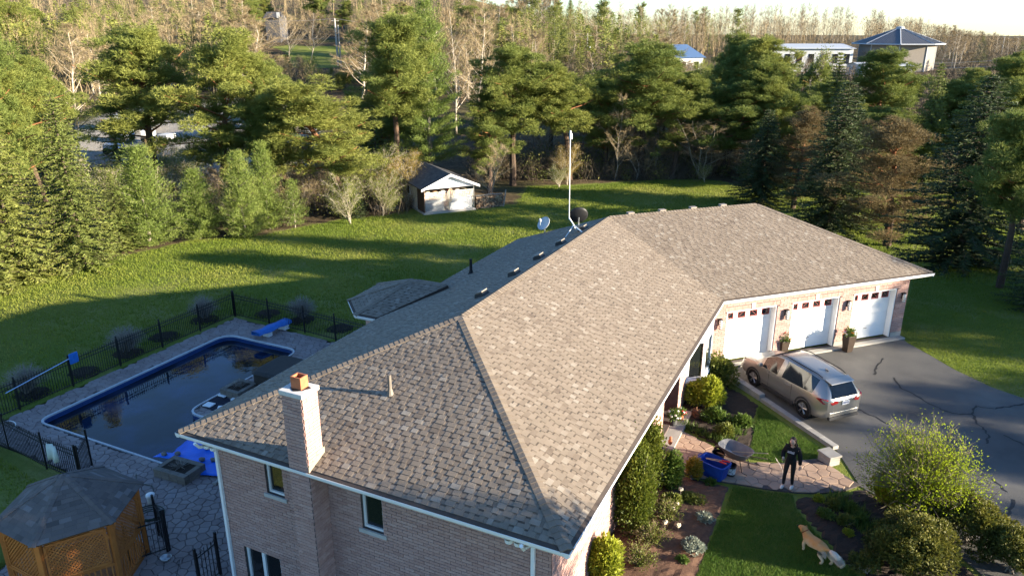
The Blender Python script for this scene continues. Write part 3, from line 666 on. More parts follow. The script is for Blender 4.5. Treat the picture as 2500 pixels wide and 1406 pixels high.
# walls with openings and separate bricks
BL, BH, BT = .29, .088, .011
brick_budget = [300]
def wall(name, a, b_, z0, z1, holes=(), bricks=True, bz0=None, budget=False, soldier=(), recess=.14):
    """a->b seen from outside left to right; holes (s0,s1,z0,z1) along the wall"""
    a = Vector((a[0], a[1], 0)); b_ = Vector((b_[0], b_[1], 0)); d = b_-a; Lw = d.length; d.normalize(); o = Vector((d.y, -d.x, 0))
    def P(s, z, k=0): return a+d*s+o*k+Vector((0, 0, z))
    ss_ = sorted({0, Lw, *[h[0] for h in holes], *[h[1] for h in holes]}); zs = sorted({z0, z1, *[h[2] for h in holes], *[h[3] for h in holes]})
    m = MB()
    for i in range(len(ss_)-1):
        for j in range(len(zs)-1):
            cx, cz = (ss_[i]+ss_[i+1])/2, (zs[j]+zs[j+1])/2
            if any(h[0] < cx < h[1] and h[2] < cz < h[3] for h in holes): continue
            m.add([P(ss_[i], zs[j]), P(ss_[i+1], zs[j]), P(ss_[i+1], zs[j+1]), P(ss_[i], zs[j+1])], [(0, 1, 2, 3)])
    for h in holes:
        q = [(h[0], h[2]), (h[1], h[2]), (h[1], h[3]), (h[0], h[3])]
        for i in range(4): m.add([P(*q[i-1]), P(*q[i]), P(*q[i], -recess-.02), P(*q[i-1], -recess-.02)], [(0, 1, 2, 3)])
    wo_ = m.build(name, mortar_m, house)
    if not bricks: return wo_, P
    lst = []; z = (bz0 if bz0 is not None else z0); row = 0
    while z < z1-.03:
        s = -BL/2 if row % 2 else 0
        while s < Lw:
            x0, x1 = max(s, 0)+.004, min(s+BL, Lw)-.004
            segs = [(x0, x1)]
            for h in list(holes)+[(q[0], q[1], q[2], q[3]) for q in soldier]:
                if z+BH > h[2]+.01 and z < h[3]-.01:
                    ns = []
                    for u, v in segs:
                        if v <= h[0] or u >= h[1]: ns.append((u, v)); continue
                        if u < h[0]: ns.append((u, h[0]-.003))
                        if v > h[1]: ns.append((h[1]+.003, v))
                    segs = ns
            for u, v in segs:
                if v-u > .02: lst.append((u+.002, v-.002, z+.007, min(z+BH-.006, z1)))
            s += BL
        z += BH; row += 1
    for q in soldier:
        s = q[0]
        while s < q[1]-.03: lst.append((s+.004, s+.067-.004, q[2]+.004, q[3]-.004)); s += .067
    def put(m, t):
        u, v, za, zb = t; k = BT+rng.uniform(-.003, .003)
        vs = [P(u, za, k), P(v, za, k), P(v, zb, k), P(u, zb, k), P(u, za, -.002), P(v, za, -.002), P(v, zb, -.002), P(u, zb, -.002)]
        m.add(vs, [(0, 1, 2, 3), (4, 5, 1, 0), (3, 2, 6, 7), (5, 6, 2, 1), (4, 0, 3, 7)], rng.random())
    nb = 0
    if budget:
        vis = lambda t: (lambda u: -20 < u[0] < 2500 and u[1] < 1400)(proj_px(*P(t[0], t[2])))
        lst.sort(key=lambda t: (not vis(t), (P(t[0], t[2])-Vector(CAM)).length)); nb = brick_budget[0]; brick_budget[0] = 0
    for t in lst[:nb]: m = MB(); put(m, t); m.build('brick', brick_m, wo_)
    m = MB()
    for t in lst[nb:]: put(m, t)
    m.build('bricks', brick_m, wo_, kind='stuff')
    return wo_, P
def window(P, s0, s1, z0, z1, rec=.09, fr=.06, mull=(), sill=True, par=house, glassm=glass_m):
    m = MB()
    def bar(u0, u1, v0, v1, k0, k1):
        vs = [P(u0, v0, k1), P(u1, v0, k1), P(u1, v1, k1), P(u0, v1, k1), P(u0, v0, k0), P(u1, v0, k0), P(u1, v1, k0), P(u0, v1, k0)]
        m.add(vs, [(0, 1, 2, 3), (4, 5, 1, 0), (3, 2, 6, 7), (5, 6, 2, 1), (4, 0, 3, 7)])
    for q in ((s0, s1, z0, z0+fr), (s0, s1, z1-fr, z1), (s0, s0+fr, z0+fr, z1-fr), (s1-fr, s1, z0+fr, z1-fr)): bar(*q, -rec-.06, -rec+.02)
    for x in mull: bar(x-.05, x+.05, z0+fr, z1-fr, -rec-.06, -rec+.025)
    w_ = m.build('window', white_m, par)
    ed = [s0+fr]+[x for mm in mull for x in (mm-.05, mm+.05)]+[s1-fr]
    for i in range(0, len(ed), 2):
        m = MB(); m.add([P(ed[i], z0+fr, -rec-.03), P(ed[i+1], z0+fr, -rec-.03), P(ed[i+1], z1-fr, -rec-.03), P(ed[i], z1-fr, -rec-.03)], [(0, 1, 2, 3)]); m.build('pane', glassm, w_)
    if sill:
        m = MB(); bar(s0-.09, s1+.09, z0-.11, z0-.004, -.06, .045); m.build('sill', stone_m, w_)
    return w_
EW0 = PZ-.1
CH = (3.82, 4.42, .02, 5.08)     # chimney x0,x1,front y,top
endh = [(2.36-OV, 2.94-OV, 1.6, 2.62), (5.4-OV, 6.02-OV, 1.5, 2.6), (1.22-OV, 2.5-OV, PZ+.06, -.46)]
wE, PE = wall('brick_wall', FOOT[0], FOOT[1], EW0, HE-.13, endh, budget=True, bz0=EW0)
window(PE, *endh[0]); window(PE, *endh[1]); window(PE, *endh[2], mull=(1.83-OV,), sill=False, fr=.08)
fl = FOOT[2][1]-OV     # length of front wall
fronth = [(9.75-OV+.35, 12.55-OV-.35, .17, 2.6)]
wF, PF = wall('brick_wall', FOOT[1], FOOT[2], -.2, HE-.13, fronth, recess=1.2)

gl = (Vector(FOOT[3])-Vector(FOOT[2])).length
g0 = FOOT[2][0]*S2+FOOT[2][1]*S2
gd = [(19.97-g0, 22.39-g0), (23.15-g0, 25.57-g0), (26.33-g0, 28.67-g0)]
gh = [(u, v, .09, 2.37) for u, v in gd]
wG, PG = wall('brick_wall', FOOT[2], FOOT[3], .28, HE-.13, gh, soldier=[(u-.1, v+.1, 2.372, 2.372+.2) for u, v in gd], bz0=.3)
wall('brick_wall', FOOT[3], FOOT[4], -.2, HE-.13, [], bricks=False); wall('brick_wall', FOOT[4], FOOT[5], -2.5, HE-.13, [], bricks=False); wall('brick_wall', FOOT[5], FOOT[0], EW0, HE-.13, [], bricks=False)
for u, v in ((0, gd[0][0]), (gd[0][1], gd[1][0]), (gd[1][1], gd[2][0]), (gd[2][1], gl)):
    m = MB(); m.add([PG(u, -.1, .02), PG(v, -.1, .02), PG(v, .29, .02), PG(u, .29, .02), PG(u, .29, -.05), PG(v, .29, -.05)], [(0, 1, 2, 3), (3, 2, 5, 4)]); m.build('foundation', conc_m, house)
# keystones
for u, v in gd:
    m = MB(); c = (u+v)/2; m.add([PG(c-.07, 2.36, .03), PG(c+.07, 2.36, .03), PG(c+.1, 2.62, .03), PG(c-.1, 2.62, .03), PG(c-.07, 2.36, 0), PG(c+.07, 2.36, 0), PG(c+.1, 2.62, 0), PG(c-.1, 2.62, 0)], [(0, 1, 2, 3), (1, 5, 6, 2), (4, 0, 3, 7), (3, 2, 6, 7)]); m.build('keystone', stone_m, house)
red_m = M('red_glazing_bar', [(.36, .10, .10), (.44, .14, .13)], rough=.5, aw=0)
for di, (u, v) in enumerate(gd):
    m = MB()   # jamb and head frame
    def bar(m, a0, a1, z0, z1, k0, k1):
        vs = [PG(a0, z0, k1), PG(a1, z0, k1), PG(a1, z1, k1), PG(a0, z1, k1), PG(a0, z0, k0), PG(a1, z0, k0), PG(a1, z1, k0), PG(a0, z1, k0)]
        m.add(vs, [(0, 1, 2, 3), (4, 5, 1, 0), (3, 2, 6, 7), (5, 6, 2, 1), (4, 0, 3, 7)])
    bar(m, u, u+.05, .09, 2.37, -.3, -.02); bar(m, v-.05, v, .09, 2.37, -.3, -.02); bar(m, u+.05, v-.05, 2.32, 2.37, -.3, -.02)
    gdoor = m.build('garage_door', door_m, house)
    n = 4; h0, h1 = .1, 2.32
    for r in range(n):
        za = h0+(h1-h0)*r/n; zb = h0+(h1-h0)*(r+1)/n-.008
        if r < n-1:
            m = MB(); bar(m, u+.052, v-.052, za, zb, -.36, -.30)
            k = 4; wv = (v-u-.1)/k
            for i in range(k): bar(m, u+.05+wv*i+.06, u+.05+wv*(i+1)-.06, za+.1, zb-.1, -.302, -.293)
            m.build('door_section', door_m, gdoor)
        else:
            m = MB(); k = 4; wv = (v-u-.1)/k; pw = .20; zc = (za+zb)/2; ph = .15
            bar(m, u+.052, v-.052, za, zc-ph, -.36, -.30); bar(m, u+.052, v-.052, zc+ph, zb, -.36, -.30)
            cs = [u+.05+wv*(i+.5) for i in range(k)]; e2 = [u+.052]+[x for c in cs for x in (c-pw, c+pw)]+[v-.052]
            for i in range(0, len(e2), 2): bar(m, e2[i], e2[i+1], zc-ph, zc+ph, -.36, -.30)
            m.build('door_section', door_m, gdoor)
            for i, c in enumerate(cs):
                m = MB(); m.add([PG(c-pw, zc-ph, -.335), PG(c+pw, zc-ph, -.335), PG(c+pw, zc+ph, -.335), PG(c-pw, zc+ph, -.335)], [(0, 1, 2, 3)]); m.build('pane', glass_m, gdoor)
                m = MB(); sg = 1 if i % 2 else -1    # sunburst bars fan out from a lower corner
                cx = c-pw*sg*.98; 
                if i in (0, 3): cx = c+pw*sg*.98
                s2 = 1 if cx < c else -1
                for an in (8, 42, 74):
                    ex, ez = math.cos(R(an))*s2, math.sin(R(an)); L_ = min(2*pw/abs(ex) if abs(ex) > .01 else 9, 2*ph/ez)*.98
                    p0 = (cx, zc-ph+.01); p1 = (cx+ex*L_, zc-ph+.01+ez*L_*.97); px_, pz_ = -ez*.011, ex*.011
                    m.add([PG(p0[0]-px_, p0[1]-pz_, -.325), PG(p1[0]-px_, p1[1]-pz_, -.325), PG(p1[0]+px_, p1[1]+pz_, -.325), PG(p0[0]+px_, p0[1]+pz_, -.325)], [(0, 1, 2, 3), (3, 2, 1, 0)])
                for q in ((c-pw, c+pw, zc-ph, zc-ph+.03), (c-pw, c+pw, zc+ph-.03, zc+ph), (c-pw, c-pw+.03, zc-ph, zc+ph), (c+pw-.03, c+pw, zc-ph, zc+ph)): bar(m, *q, -.332, -.305)
                m.build('sunburst_grille', red_m, gdoor)
    m = MB(); m.tube([PG((u+v)/2-.08, .55, -.285), PG((u+v)/2+.08, .55, -.285)], .012, 6); m.build('handle', dark_m, gdoor)
# wall lamps
opal_m = M('opal_glass', [(.72, .70, .66), (.8, .78, .74)], rough=.3, aw=0)
for s in (gd[0][0]-.36, (gd[0][1]+gd[1][0])/2+.05, (gd[1][1]+gd[2][0])/2+.05, gd[2][1]+.33):
    m = MB(); c = PG(s, 2.0, .03); m.box(c, (.09, .09, .26), R(45)); c2 = PG(s, 2.13, .08); m.box(c2, (.15, .15, .04), R(45)); lamp = m.build('wall_lamp', dark_m, house)
    m = MB(); c = PG(s, 0, .12); m.lathe([(.03, 1.72), (.066, 1.74), (.066, 2.08), (.05, 2.11)], (c.x, c.y, 0), 10); m.build('lamp_glass', opal_m, lamp, smooth=True)
    m = MB()
    for zz in (1.75, 1.85, 1.95, 2.05): m.lathe([(.07, zz), (.073, zz+.008), (.07, zz+.016)], (c.x, c.y, 0), 10)
    m.build('lamp_cage', dark_m, lamp)
# porch recess and pier, front door
m = MB(); yA, yB = 9.75+.35, 12.55-.35
m.box((9.2, (yA+yB)/2, 1.4), (.06, yB-yA, 2.6)); m.build('porch_wall', brick_m, house)
m = MB(); m.box((9.28, yA+.9, 1.2), (.08, .95, 2.05)); fd = m.build('front_door', M('door_red', [(.16, .03, .03), (.2, .04, .04)], rough=.4, aw=0), house, bevel=.01)
m = MB(); m.blob((9.35, yA+.55, 1.15), (.03, .03, .03)); m.build('door_handle', steel_m, fd)
# bay window beside the garage
byc = 14.35; bw = [(10.42, 13.3), (10.95, 13.75), (10.95, 14.95), (10.42, 15.4)]
for (zA, zB, mt, nm) in ((.15, .85, brick_m, 'bay_base'), (2.45, HE-.14, white_m, 'bay_head')):
    m = MB(); m.prism(bw, zA, zB); m.build(nm, mt, house)
m = MB(); m.prism(offset(bw, .06), .85, .93); m.build('bay_sill', white_m, house)
for i in range(3):
    a, b2 = Vector((*bw[i], 0)), Vector((*bw[i+1], 0)); dd = (b2-a).normalized(); oo = Vector((dd.y, -dd.x, 0)); LL = (b2-a).length
    def PB(s, z, k=0, a=a, dd=dd, oo=oo): return a+dd*s+oo*k+Vector((0, 0, z))
    window(PB, 0, LL, .93, 2.45, rec=.02, fr=.09, sill=False)
# chimney
x0, x1, yf, zt = CH; yb = .55
m = MB(); m.box(((x0+x1)/2, (yf+yb)/2, (EW0+zt)/2), (x1-x0, yb-yf, zt-EW0)); m.box(((x0+x1)/2, (yb+OV+.02)/2, (EW0+HE-.2)/2), (x1-x0-.002, OV+.02-yb, HE-.2-EW0)); chim = m.build('chimney', mortar_m, house)
def chim_bricks(a, b_, z0, z1, seed):
    a = Vector((*a, 0)); b_ = Vector((*b_, 0)); d = b_-a; Lw = d.length; d.normalize(); o = Vector((d.y, -d.x, 0)); m = MB(); z = z0; row = 0
    while z < z1-.02:
        s = -BL/2 if row % 2 else 0
        while s < Lw-.01:
            u, v = max(s, 0)+.004, min(s+BL, Lw)-.004
            if v-u > .02:
                k = BT+rng.uniform(-.002, .003)
                P = lambda s_, z_, kk: a+d*s_+o*kk+Vector((0, 0, z_))
                zz0, zz1 = z+.007, min(z+BH-.006, z1)
                m.add([P(u, zz0, k), P(v, zz0, k), P(v, zz1, k), P(u, zz1, k), P(u, zz0, -.002), P(v, zz0, -.002), P(v, zz1, -.002), P(u, zz1, -.002)], [(0, 1, 2, 3), (4, 5, 1, 0), (3, 2, 6, 7), (5, 6, 2, 1), (4, 0, 3, 7)], rng.random())
            s += BL
        z += BH; row += 1
    m.build('bricks', brick_m, chim, kind='stuff')
chim_bricks((x0, yf), (x1, yf), EW0, zt, 1); chim_bricks((x1, yf), (x1, yb), HE-.2, zt, 2); chim_bricks((x1, yf), (x1, OV), EW0, HE-.2, 5); chim_bricks((x0, yb), (x0, yf), EW0, zt, 3); chim_bricks((x1, yb), (x0, yb), HE+.2, zt, 4)
m = MB(); m.box(((x0+x1)/2, (yf+yb)/2, zt+.06), (x1-x0+.09, yb-yf+.09, .12)); m.build('chimney_cap', M('cap_concrete', [(.5, .49, .47), (.58, .57, .55)], aw=0), chim, bevel=.015)
fx, fy = (x0+x1)/2+.02, (yf+yb)/2+.02
m = MB(); m.prism([(fx+.24*math.cos(a)*(1+.18*math.sin(5*a)), fy+.2*math.sin(a)*(1+.2*math.cos(4*a))) for a in np.linspace(0, 2*math.pi, 25)[:-1]], zt+.12, zt+.128); m.build('tar_patch', dark_m, chim)
o4 = [(fx-.15, fy-.13), (fx+.15, fy-.13), (fx+.15, fy+.13), (fx-.15, fy+.13)]; i4 = [(fx-.11, fy-.09), (fx+.11, fy-.09), (fx+.11, fy+.09), (fx-.11, fy+.09)]
m = MB(); zA, zB = zt+.12, zt+.42
m.add([(x, y, zA) for x, y in o4]+[(x, y, zB) for x, y in o4]+[(x, y, zB) for x, y in i4]+[(x, y, zA+.05) for x, y in i4], [(i, (i+1) % 4, 4+(i+1) % 4, 4+i) for i in range(4)]+[(4+i, 4+(i+1) % 4, 8+(i+1) % 4, 8+i) for i in range(4)]+[(8+i, 8+(i+1) % 4, 12+(i+1) % 4, 12+i) for i in range(4)]+[(12, 13, 14, 15)])
m.build('flue_tile', terracotta_m, chim, bevel=.008)
m = MB(); m.add([(x1+.016, yf-.02, HE+SL*yf+.0), (x1+.016, yb+.06, HE+SL*yb+.03), (x1+.016, yb+.06, HE+SL*yb+.2), (x1+.016, yf-.02, HE+SL*yf+.16)], [(0, 1, 2, 3)]); m.build('flashing', M('flashing', [(.30, .26, .21), (.36, .32, .26)], rough=.5, metal=.4, aw=0), chim)
# downspouts
def downspout(x, y, zt_, zb_, wy):
    m = MB(); m.tube([(x, -.04, HE-.13), (x, .08, HE-.3), (x, wy-.05, HE-.5)], .045, 6); m.box((x, wy-.045, (HE-.5+zb_)/2), (.085, .075, HE-.5-zb_)); m.build('downspout', white_m, house)
downspout(.72, 0, HE, PZ, OV); downspout(W-OV-.42, 0, HE, -1.5, OV)
# flood lights under the eave
for xx in (.95, W-1.35):
    m = MB(); m.box((xx, .3, HE-.2), (.2, .2, .06)); m.lathe([(.03, 0), (.09, .05), (.1, .14)], (xx-.1, .22, HE-.4), 10); m.lathe([(.03, 0), (.09, .05), (.1, .14)], (xx+.12, .22, HE-.4), 10); m.build('flood_light', white_m, house, smooth=False)
# kitchen bay at the rear with its own little hip roof
BZ = HE
B = [Vector((0.0, 8.35, BZ)), Vector((-.95, 8.9, BZ)), Vector((-2.16, 10.1, BZ)), Vector((-2.23, 12.26, BZ)), Vector((-.95, 13.4, BZ)), Vector((0.0, 13.9, BZ))]
ap = Vector((.1, 11.15, 3.98)); bk = Vector((1.75, 11.15, 3.98))
Bq = [Vector((1.3, 8.75, HE+SL*1.3+.01))]
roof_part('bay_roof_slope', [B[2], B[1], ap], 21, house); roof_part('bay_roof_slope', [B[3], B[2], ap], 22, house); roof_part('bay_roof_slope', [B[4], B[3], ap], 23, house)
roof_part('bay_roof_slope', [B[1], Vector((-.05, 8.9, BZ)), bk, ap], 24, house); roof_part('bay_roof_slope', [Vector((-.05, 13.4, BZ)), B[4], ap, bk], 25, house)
caps(B[2], ap, (-.3, -.2, .9), (-.4, 0, .9)); caps(B[1], ap, (-.3, -.2, .9), (0, -.4, .9)); caps(B[3], ap, (-.3, .2, .9), (-.4, 0, .9)); caps(ap, bk, (0, -.4, .9), (0, .4, .9))
gutter((-.02, 8.9, BZ), B[1], (0, -1, 0)); gutter(B[1], B[2], (-.70, -.71, 0)); gutter(B[2], B[3], (-1, 0, 0)); gutter(B[3], B[4], (-.7, .71, 0))
m = MB(); m.prism([(.63, 9.5), (-.7, 9.5), (-1.6, 10.4), (-1.65, 12.0), (-.7, 12.85), (.63, 12.85)], PZ-.1, BZ-.13); m.build('bay_wall', brick_m, house)
# roof fittings
def roof_pipe(x, y, zb, hgt, rad, mat):
    m = MB(); m.tube([(x, y, zb-.1), (x, y, zb+hgt)], rad, 10); m.lathe([(rad*2.2, -.02), (rad*1.5, .06), (rad*1.05, .16)], (x, y, zb), 10); m.build('vent_pipe', mat, house)
roof_pipe(5.05, 2.56, HE+SL*2.56, .55, .05, M('vent_brown', [(.14, .12, .10), (.2, .17, .14)], rough=.6, aw=0)); roof_pipe(1.47, 13.44, HE+SL*1.47, .62, .06, dark_m)
for i, yy in enumerate((7.75, 10.1, 12.2, 14.3, 16.75)):
    xx = 4.98; zz = HE+SL*xx; Mx = Matrix.Rotation(-math.atan(SL), 3, 'Y'); m = MB(); m.box((xx, yy, zz+.07), (.34, .42, .12), M=Mx, taper=.82); vo = m.build('roof_vent', dark_m, house)
    m = MB(); m.box((xx-.02, yy+.02, zz+.155), (.24, .36, .03), M=Mx); m.build('vent_hood', M('vent_hood', [(.24, .20, .17), (.3, .25, .21)], rough=.5, aw=0) if i == 0 else MATS['vent_hood'], vo)
for i in range(4):
    t = .16+.21*i; p = P4.lerp(P7, t)+Vector((-S2, S2, 0))*.35; m = MB(); m.box((p.x, p.y, p.z-.02), (.3, .22, .09), R(45)); m.build('roof_vent', MATS['vent_hood'], house)
# dishes and mast
dish_m = M('dish_grey', [(.42, .45, .48), (.5, .53, .56)], rough=.5, aw=0)
def dish(name, label, base, cz, rad, az, el, mat, pole=True):
    t = thing(name, label, 'satellite dish', base); n = Vector((math.cos(R(az))*math.cos(R(el)), math.sin(R(az))*math.cos(R(el)), math.sin(R(el)))); c = Vector(base)+Vector((0, 0, cz)); Q = n.to_track_quat('Z', 'Y').to_matrix()
    m = MB(); prof = [(rad*k/6, .28*rad*(k/6)**2) for k in range(7)]; m.lathe(prof+[(rad, .28*rad+.012)]+[(rad*k/6, .28*rad*(k/6)**2+.02) for k in range(6, -1, -1)], c, 24, M=Q); m.build('reflector', mat, t, smooth=True)
    m = MB(); f = c+n*rad*1.1; m.tube([c+Q@Vector((0, -rad*.95, .25*rad)), f], .015, 6); m.blob(f, (.07, .07, .09)); m.build('feed_arm', MATS['dish_grey'], t)
    if pole: m = MB(); m.tube([base, Vector(base)+Vector((0, 0, cz*.6)), c-n*.05], .025, 8); m.build('bracket', MATS['galvanised_steel'], t)
dish('satellite_dish', 'pale grey satellite dish tilted at the rear roof edge', (1.86, 20.05, HE+SL*1.86), .40, .35, 245, 38, dish_m)
mz = HE+SL*4.7
mast = thing('antenna_mast', 'tall thin white mast on a tripod rising from the shaded roof slope', 'antenna', (4.7, 16.3, mz))
m = MB(); m.tube([(4.46, 16.5, mz+.55), (4.40, 16.55, mz+3.9)], .018, 8); m.tube([(5.24, 16.0, HE+SL*5.24), (4.75, 16.35, mz+.35), (4.46, 16.5, mz+.62)], .028, 8); m.build('pole', white_m, mast)
for q in ((4.5, 15.95, HE+SL*4.5-.02), (4.72, 16.75, HE+SL*4.72-.02)): m = MB(); m.tube([q, (4.72, 16.35, mz+.38)], .02, 6); m.build('tripod_leg', white_m, mast)
m = MB(); m.box((4.40, 16.55, mz+4.0), (.07, .06, .34)); m.box((4.48, 16.5, mz+3.95), (.05, .05, .24)); m.build('antenna_head', M('antenna_white', [(.75, .75, .76), (.8, .8, .8)], rough=.4, aw=0), mast, bevel=.02)
dish('satellite_dish', 'dark round satellite dish seen from behind at the mast foot', (4.75, 16.85, HE+SL*4.75), .60, .40, 118, 25, dark_m, pole=True)
# ------------------------------------------------------------------ pool fence
pick_me = MB().box((0, 0, .72), (.018, .018, 1.3)).box((0, 0, 1.39), (.026, .026, .05), taper=.2).mesh('picket'); pick_me.materials.append(black_m)
post_me = MB().box((0, 0, .76), (.05, .05, 1.52)).box((0, 0, 1.54), (.062, .062, .04), taper=.7).mesh('post'); post_me.materials.append(black_m)
def fence(label, pts, every=2.45, z=PZ, h=1.0, cat='fence', name='iron_fence', pick=True, posts=None):
    t = thing(name, label, cat, (pts[0][0], pts[0][1], z)); o0 = Vector((pts[0][0], pts[0][1]))
    for i in range(len(pts)-1):
        a, b_ = Vector(pts[i]), Vector(pts[i+1]); d = b_-a; L_ = d.length; rz = math.atan2(d.y, d.x); n = max(1, round(L_/every))
        for k in range(n+(1 if i == len(pts)-2 else 0)):
            p = a+d*(k/n)-o0; o = bpy.data.objects.new('post', post_me); COL.objects.link(o); o.parent = t; o.location = (p.x, p.y, 0); o.rotation_euler.z = rz; o.scale.z = h
        for zz in (.14, 1.12, 1.28): m = MB(); c = (a+b_)/2; m.box((c.x, c.y, z+zz*h), (L_, .03, .032), rz); m.build('rail', black_m, t)
        k = int(L_/.115)
        for j in range(k):
            p = a+d*((j+.5)/k)-o0; o = bpy.data.objects.new('picket', pick_me); COL.objects.link(o); o.parent = t; o.location = (p.x, p.y, 0); o.rotation_euler.z = rz; o.scale.z = h
    return t
fence('black iron picket fence along the lawn side of the pool', [(-15.85, 2.4), (-15.82, 9.7), (-15.8, 17.0)])
fence('black iron picket fence behind the diving board', [(-15.72, 17.02), (-10.57, 16.79), (-6.2, 16.45)])
fence('black iron picket fence with a towel, left of the gazebo', [(-15.75, 2.9), (-10.45, 2.4), (-8.5, 2.35)], every=2.8)
def gate(label, a, b_, swing):
    t = thing('iron_gate', label, 'gate', (a[0], a[1], PZ)); A, B_ = Vector(a), Vector(b_); d = B_-A; rz = math.atan2(d.y, d.x); L_ = d.length
    for p in (A, B_): m = MB(); m.box((p.x, p.y, PZ+.76), (.06, .06, 1.52), rz); m.build('post', black_m, t)
    for zz in (.12, 1.15): m = MB(); c = (A+B_)/2; m.box((c.x, c.y, PZ+zz), (L_, .03, .035), rz); m.build('rail', black_m, t)
    k = int(L_/.12)
    for j in range(k): p = A+d*((j+.5)/k); m = MB(); m.box((p.x, p.y, PZ+.7), (.018, .018, 1.25), rz); m.build('picket', black_m, t)
    return t
gate('black iron gate panel standing by the gazebo corner', (-3.55, 1.5), (-2.62, 1.12), 0)
gate('open black iron gate leaf swung towards the gazebo', (-2.66, 1.06), (-3.2, .15), 0)
gate('black iron gate folded against the near house corner', (-.35, 1.0), (-.30, .2), 0)
gate('open black iron gate leaf at the end of the towel fence', (-8.45, 2.4), (-9.2, 3.3), 0)
# mulch rings and clipped bare shrubs outside the fence
shrub_twig_m = M('shrub_twigs', [(.18, .155, .13), (.27, .24, .21), (.34, .31, .28)], rough=.9, aw=.6)
def ring(c, r, label):
    m = MB(); n = 28; vs = [(c[0], c[1], PZ+.09)]
    for k in range(2):
        for i in range(n): a = 6.283*i/n; rr = r*(.6, 1)[k]*random.uniform(.95, 1.05); vs.append((c[0]+rr*math.cos(a), c[1]+rr*math.sin(a), PZ+(.085, -.02)[k]+random.uniform(-.01, .02)))
    fs = [(0, 1+i, 1+(i+1) % n) for i in range(n)]+[(1+i, 1+n+i, 1+n+(i+1) % n, 1+(i+1) % n) for i in range(n)]
    m.add(vs, fs); o = m.build('mulch_ring', mulch_m, None); tag(o, label, 'mulch', 'mulch rings outside the pool fence')
def twigdome(c, r, h, n, seed, name, label, cat='shrub', mat=None, leaves=0, leafm=None, group=None, lw=.03):
    rn = np.random.RandomState(seed); t = thing(name, label, cat, c, group); paths = []; tip = []
    for i in range(n):
        a = rn.uniform(0, 6.28); e = rn.uniform(0, 1)**.6; d = np.array([np.cos(a)*e*r, np.sin(a)*e*r, h*np.sqrt(max(.05, 1-e*e*.8))*rn.uniform(.75, 1.08)]); q = np.linspace(0, 1, 4)[:, None]
        P = d*q*np.array([1, 1, 1])+np.array([0, 0, .12*h])*np.sin(q*3.14)+rn.normal(0, .03*r, (4, 3))*q; P[0] = [np.cos(a)*.06*r, np.sin(a)*.06*r, 0]; paths.append((P, np.linspace(.012, .003, 4)*(1+h*.15))); tip.append(P[1:])
    tip = np.concatenate(tip); soup = [limbs(paths, 3)]
    for _ in range(3): soup.append(spikes(tip, nrmz(tip-np.array([0, 0, .2*h]))+rn.normal(0, .6, tip.shape), rn.uniform(.12, .32, len(tip))*h*.6, .004+.001*h, rn))
    V = np.concatenate(soup); me = tri_mesh(name+'_stems', V, rn.uniform(size=len(V))); me.materials.append(mat or shrub_twig_m); o = bpy.data.objects.new('stems', me); COL.objects.link(o); o.parent = t
    if leaves:
        ii = rn.randint(0, len(tip), leaves); b_ = tip[ii]*rn.uniform(.75, 1.08, (leaves, 1))+rn.normal(0, .09*r, (leaves, 3)); b_[:, 2] = np.maximum(b_[:, 2], .03); lf = spikes(b_, nrmz(tip[ii])+rn.normal(0, .8, (leaves, 3)), rn.uniform(1.2, 2.6, leaves)*lw, rn.uniform(.5, .9, leaves)*lw, rn)
        hh = b_[:, 2]/h; me = tri_mesh(name+'_leaves', lf, np.clip(.2+.5*hh+rn.uniform(-.25, .25, leaves), 0, 1)); me.materials.append(leafm); o = bpy.data.objects.new('foliage', me); COL.objects.link(o); o.parent = t
    return t
rings = [(-16.9, 3.6), (-16.85, 6.0), (-16.82, 8.45), (-16.87, 10.9), (-16.95, 13.2), (-16.93, 15.9), (-14.4, 18.15), (-11.95, 18.2), (-9.25, 18.1)]
for i, c in enumerate(rings): ring(c, .78, ('dark mulch ring under the shrub nearest the left edge', 'dark mulch ring at the far end of the blue skimmer pole', 'dark mulch ring behind the blue net', 'dark mulch ring under the second clipped shrub', 'dark mulch ring between the second and third clipped shrubs', 'dark mulch ring under the clipped shrub near the fence corner', 'dark mulch ring just right of the fence corner', 'dark mulch ring under the shrub behind the diving board', 'dark mulch ring nearest the house wall')[i])
for i, (c, r, lab) in enumerate((((-16.95, 5.9), 1.0, 'grey leafless clipped shrub nearest the left edge outside the fence'), ((-16.87, 10.9), 1.02, 'grey leafless clipped shrub halfway along the pool fence'), ((-16.9, 15.9), .85, 'grey leafless clipped shrub near the fence corner'), ((-11.95, 18.2), .85, 'grey leafless clipped shrub behind the diving board'))): twigdome((*c, PZ+.05), r, 1.25, 320, 30+i, 'clipped_shrub', lab, group='clipped shrubs along the fence')
twigdome((-13.2, 1.3, PZ), .8, .9, 200, 36, 'clipped_shrub', 'grey leafless shrub outside the towel fence at lower left')
# skimmer net on the fence
blue_m = M('blue_plastic', [(.02, .12, .42), (.03, .17, .55)], rough=.45, aw=0)
sk = thing('skimmer_net', 'blue leaf skimmer on a long pole leaning along the fence', 'pool net', (-15.7, 7.3, PZ))
m = MB(); m.tube([(-15.70, 4.35, PZ+1.05), (-15.70, 7.25, PZ+1.42)], .022, 8); m.build('pole', M('pale_blue', [(.30, .42, .62), (.38, .5, .7)], rough=.4, aw=0), sk)
m = MB(); m.box((-15.69, 7.45, PZ+1.38), (.05, .42, .5)); m.build('net', blue_m, sk, bevel=.02)
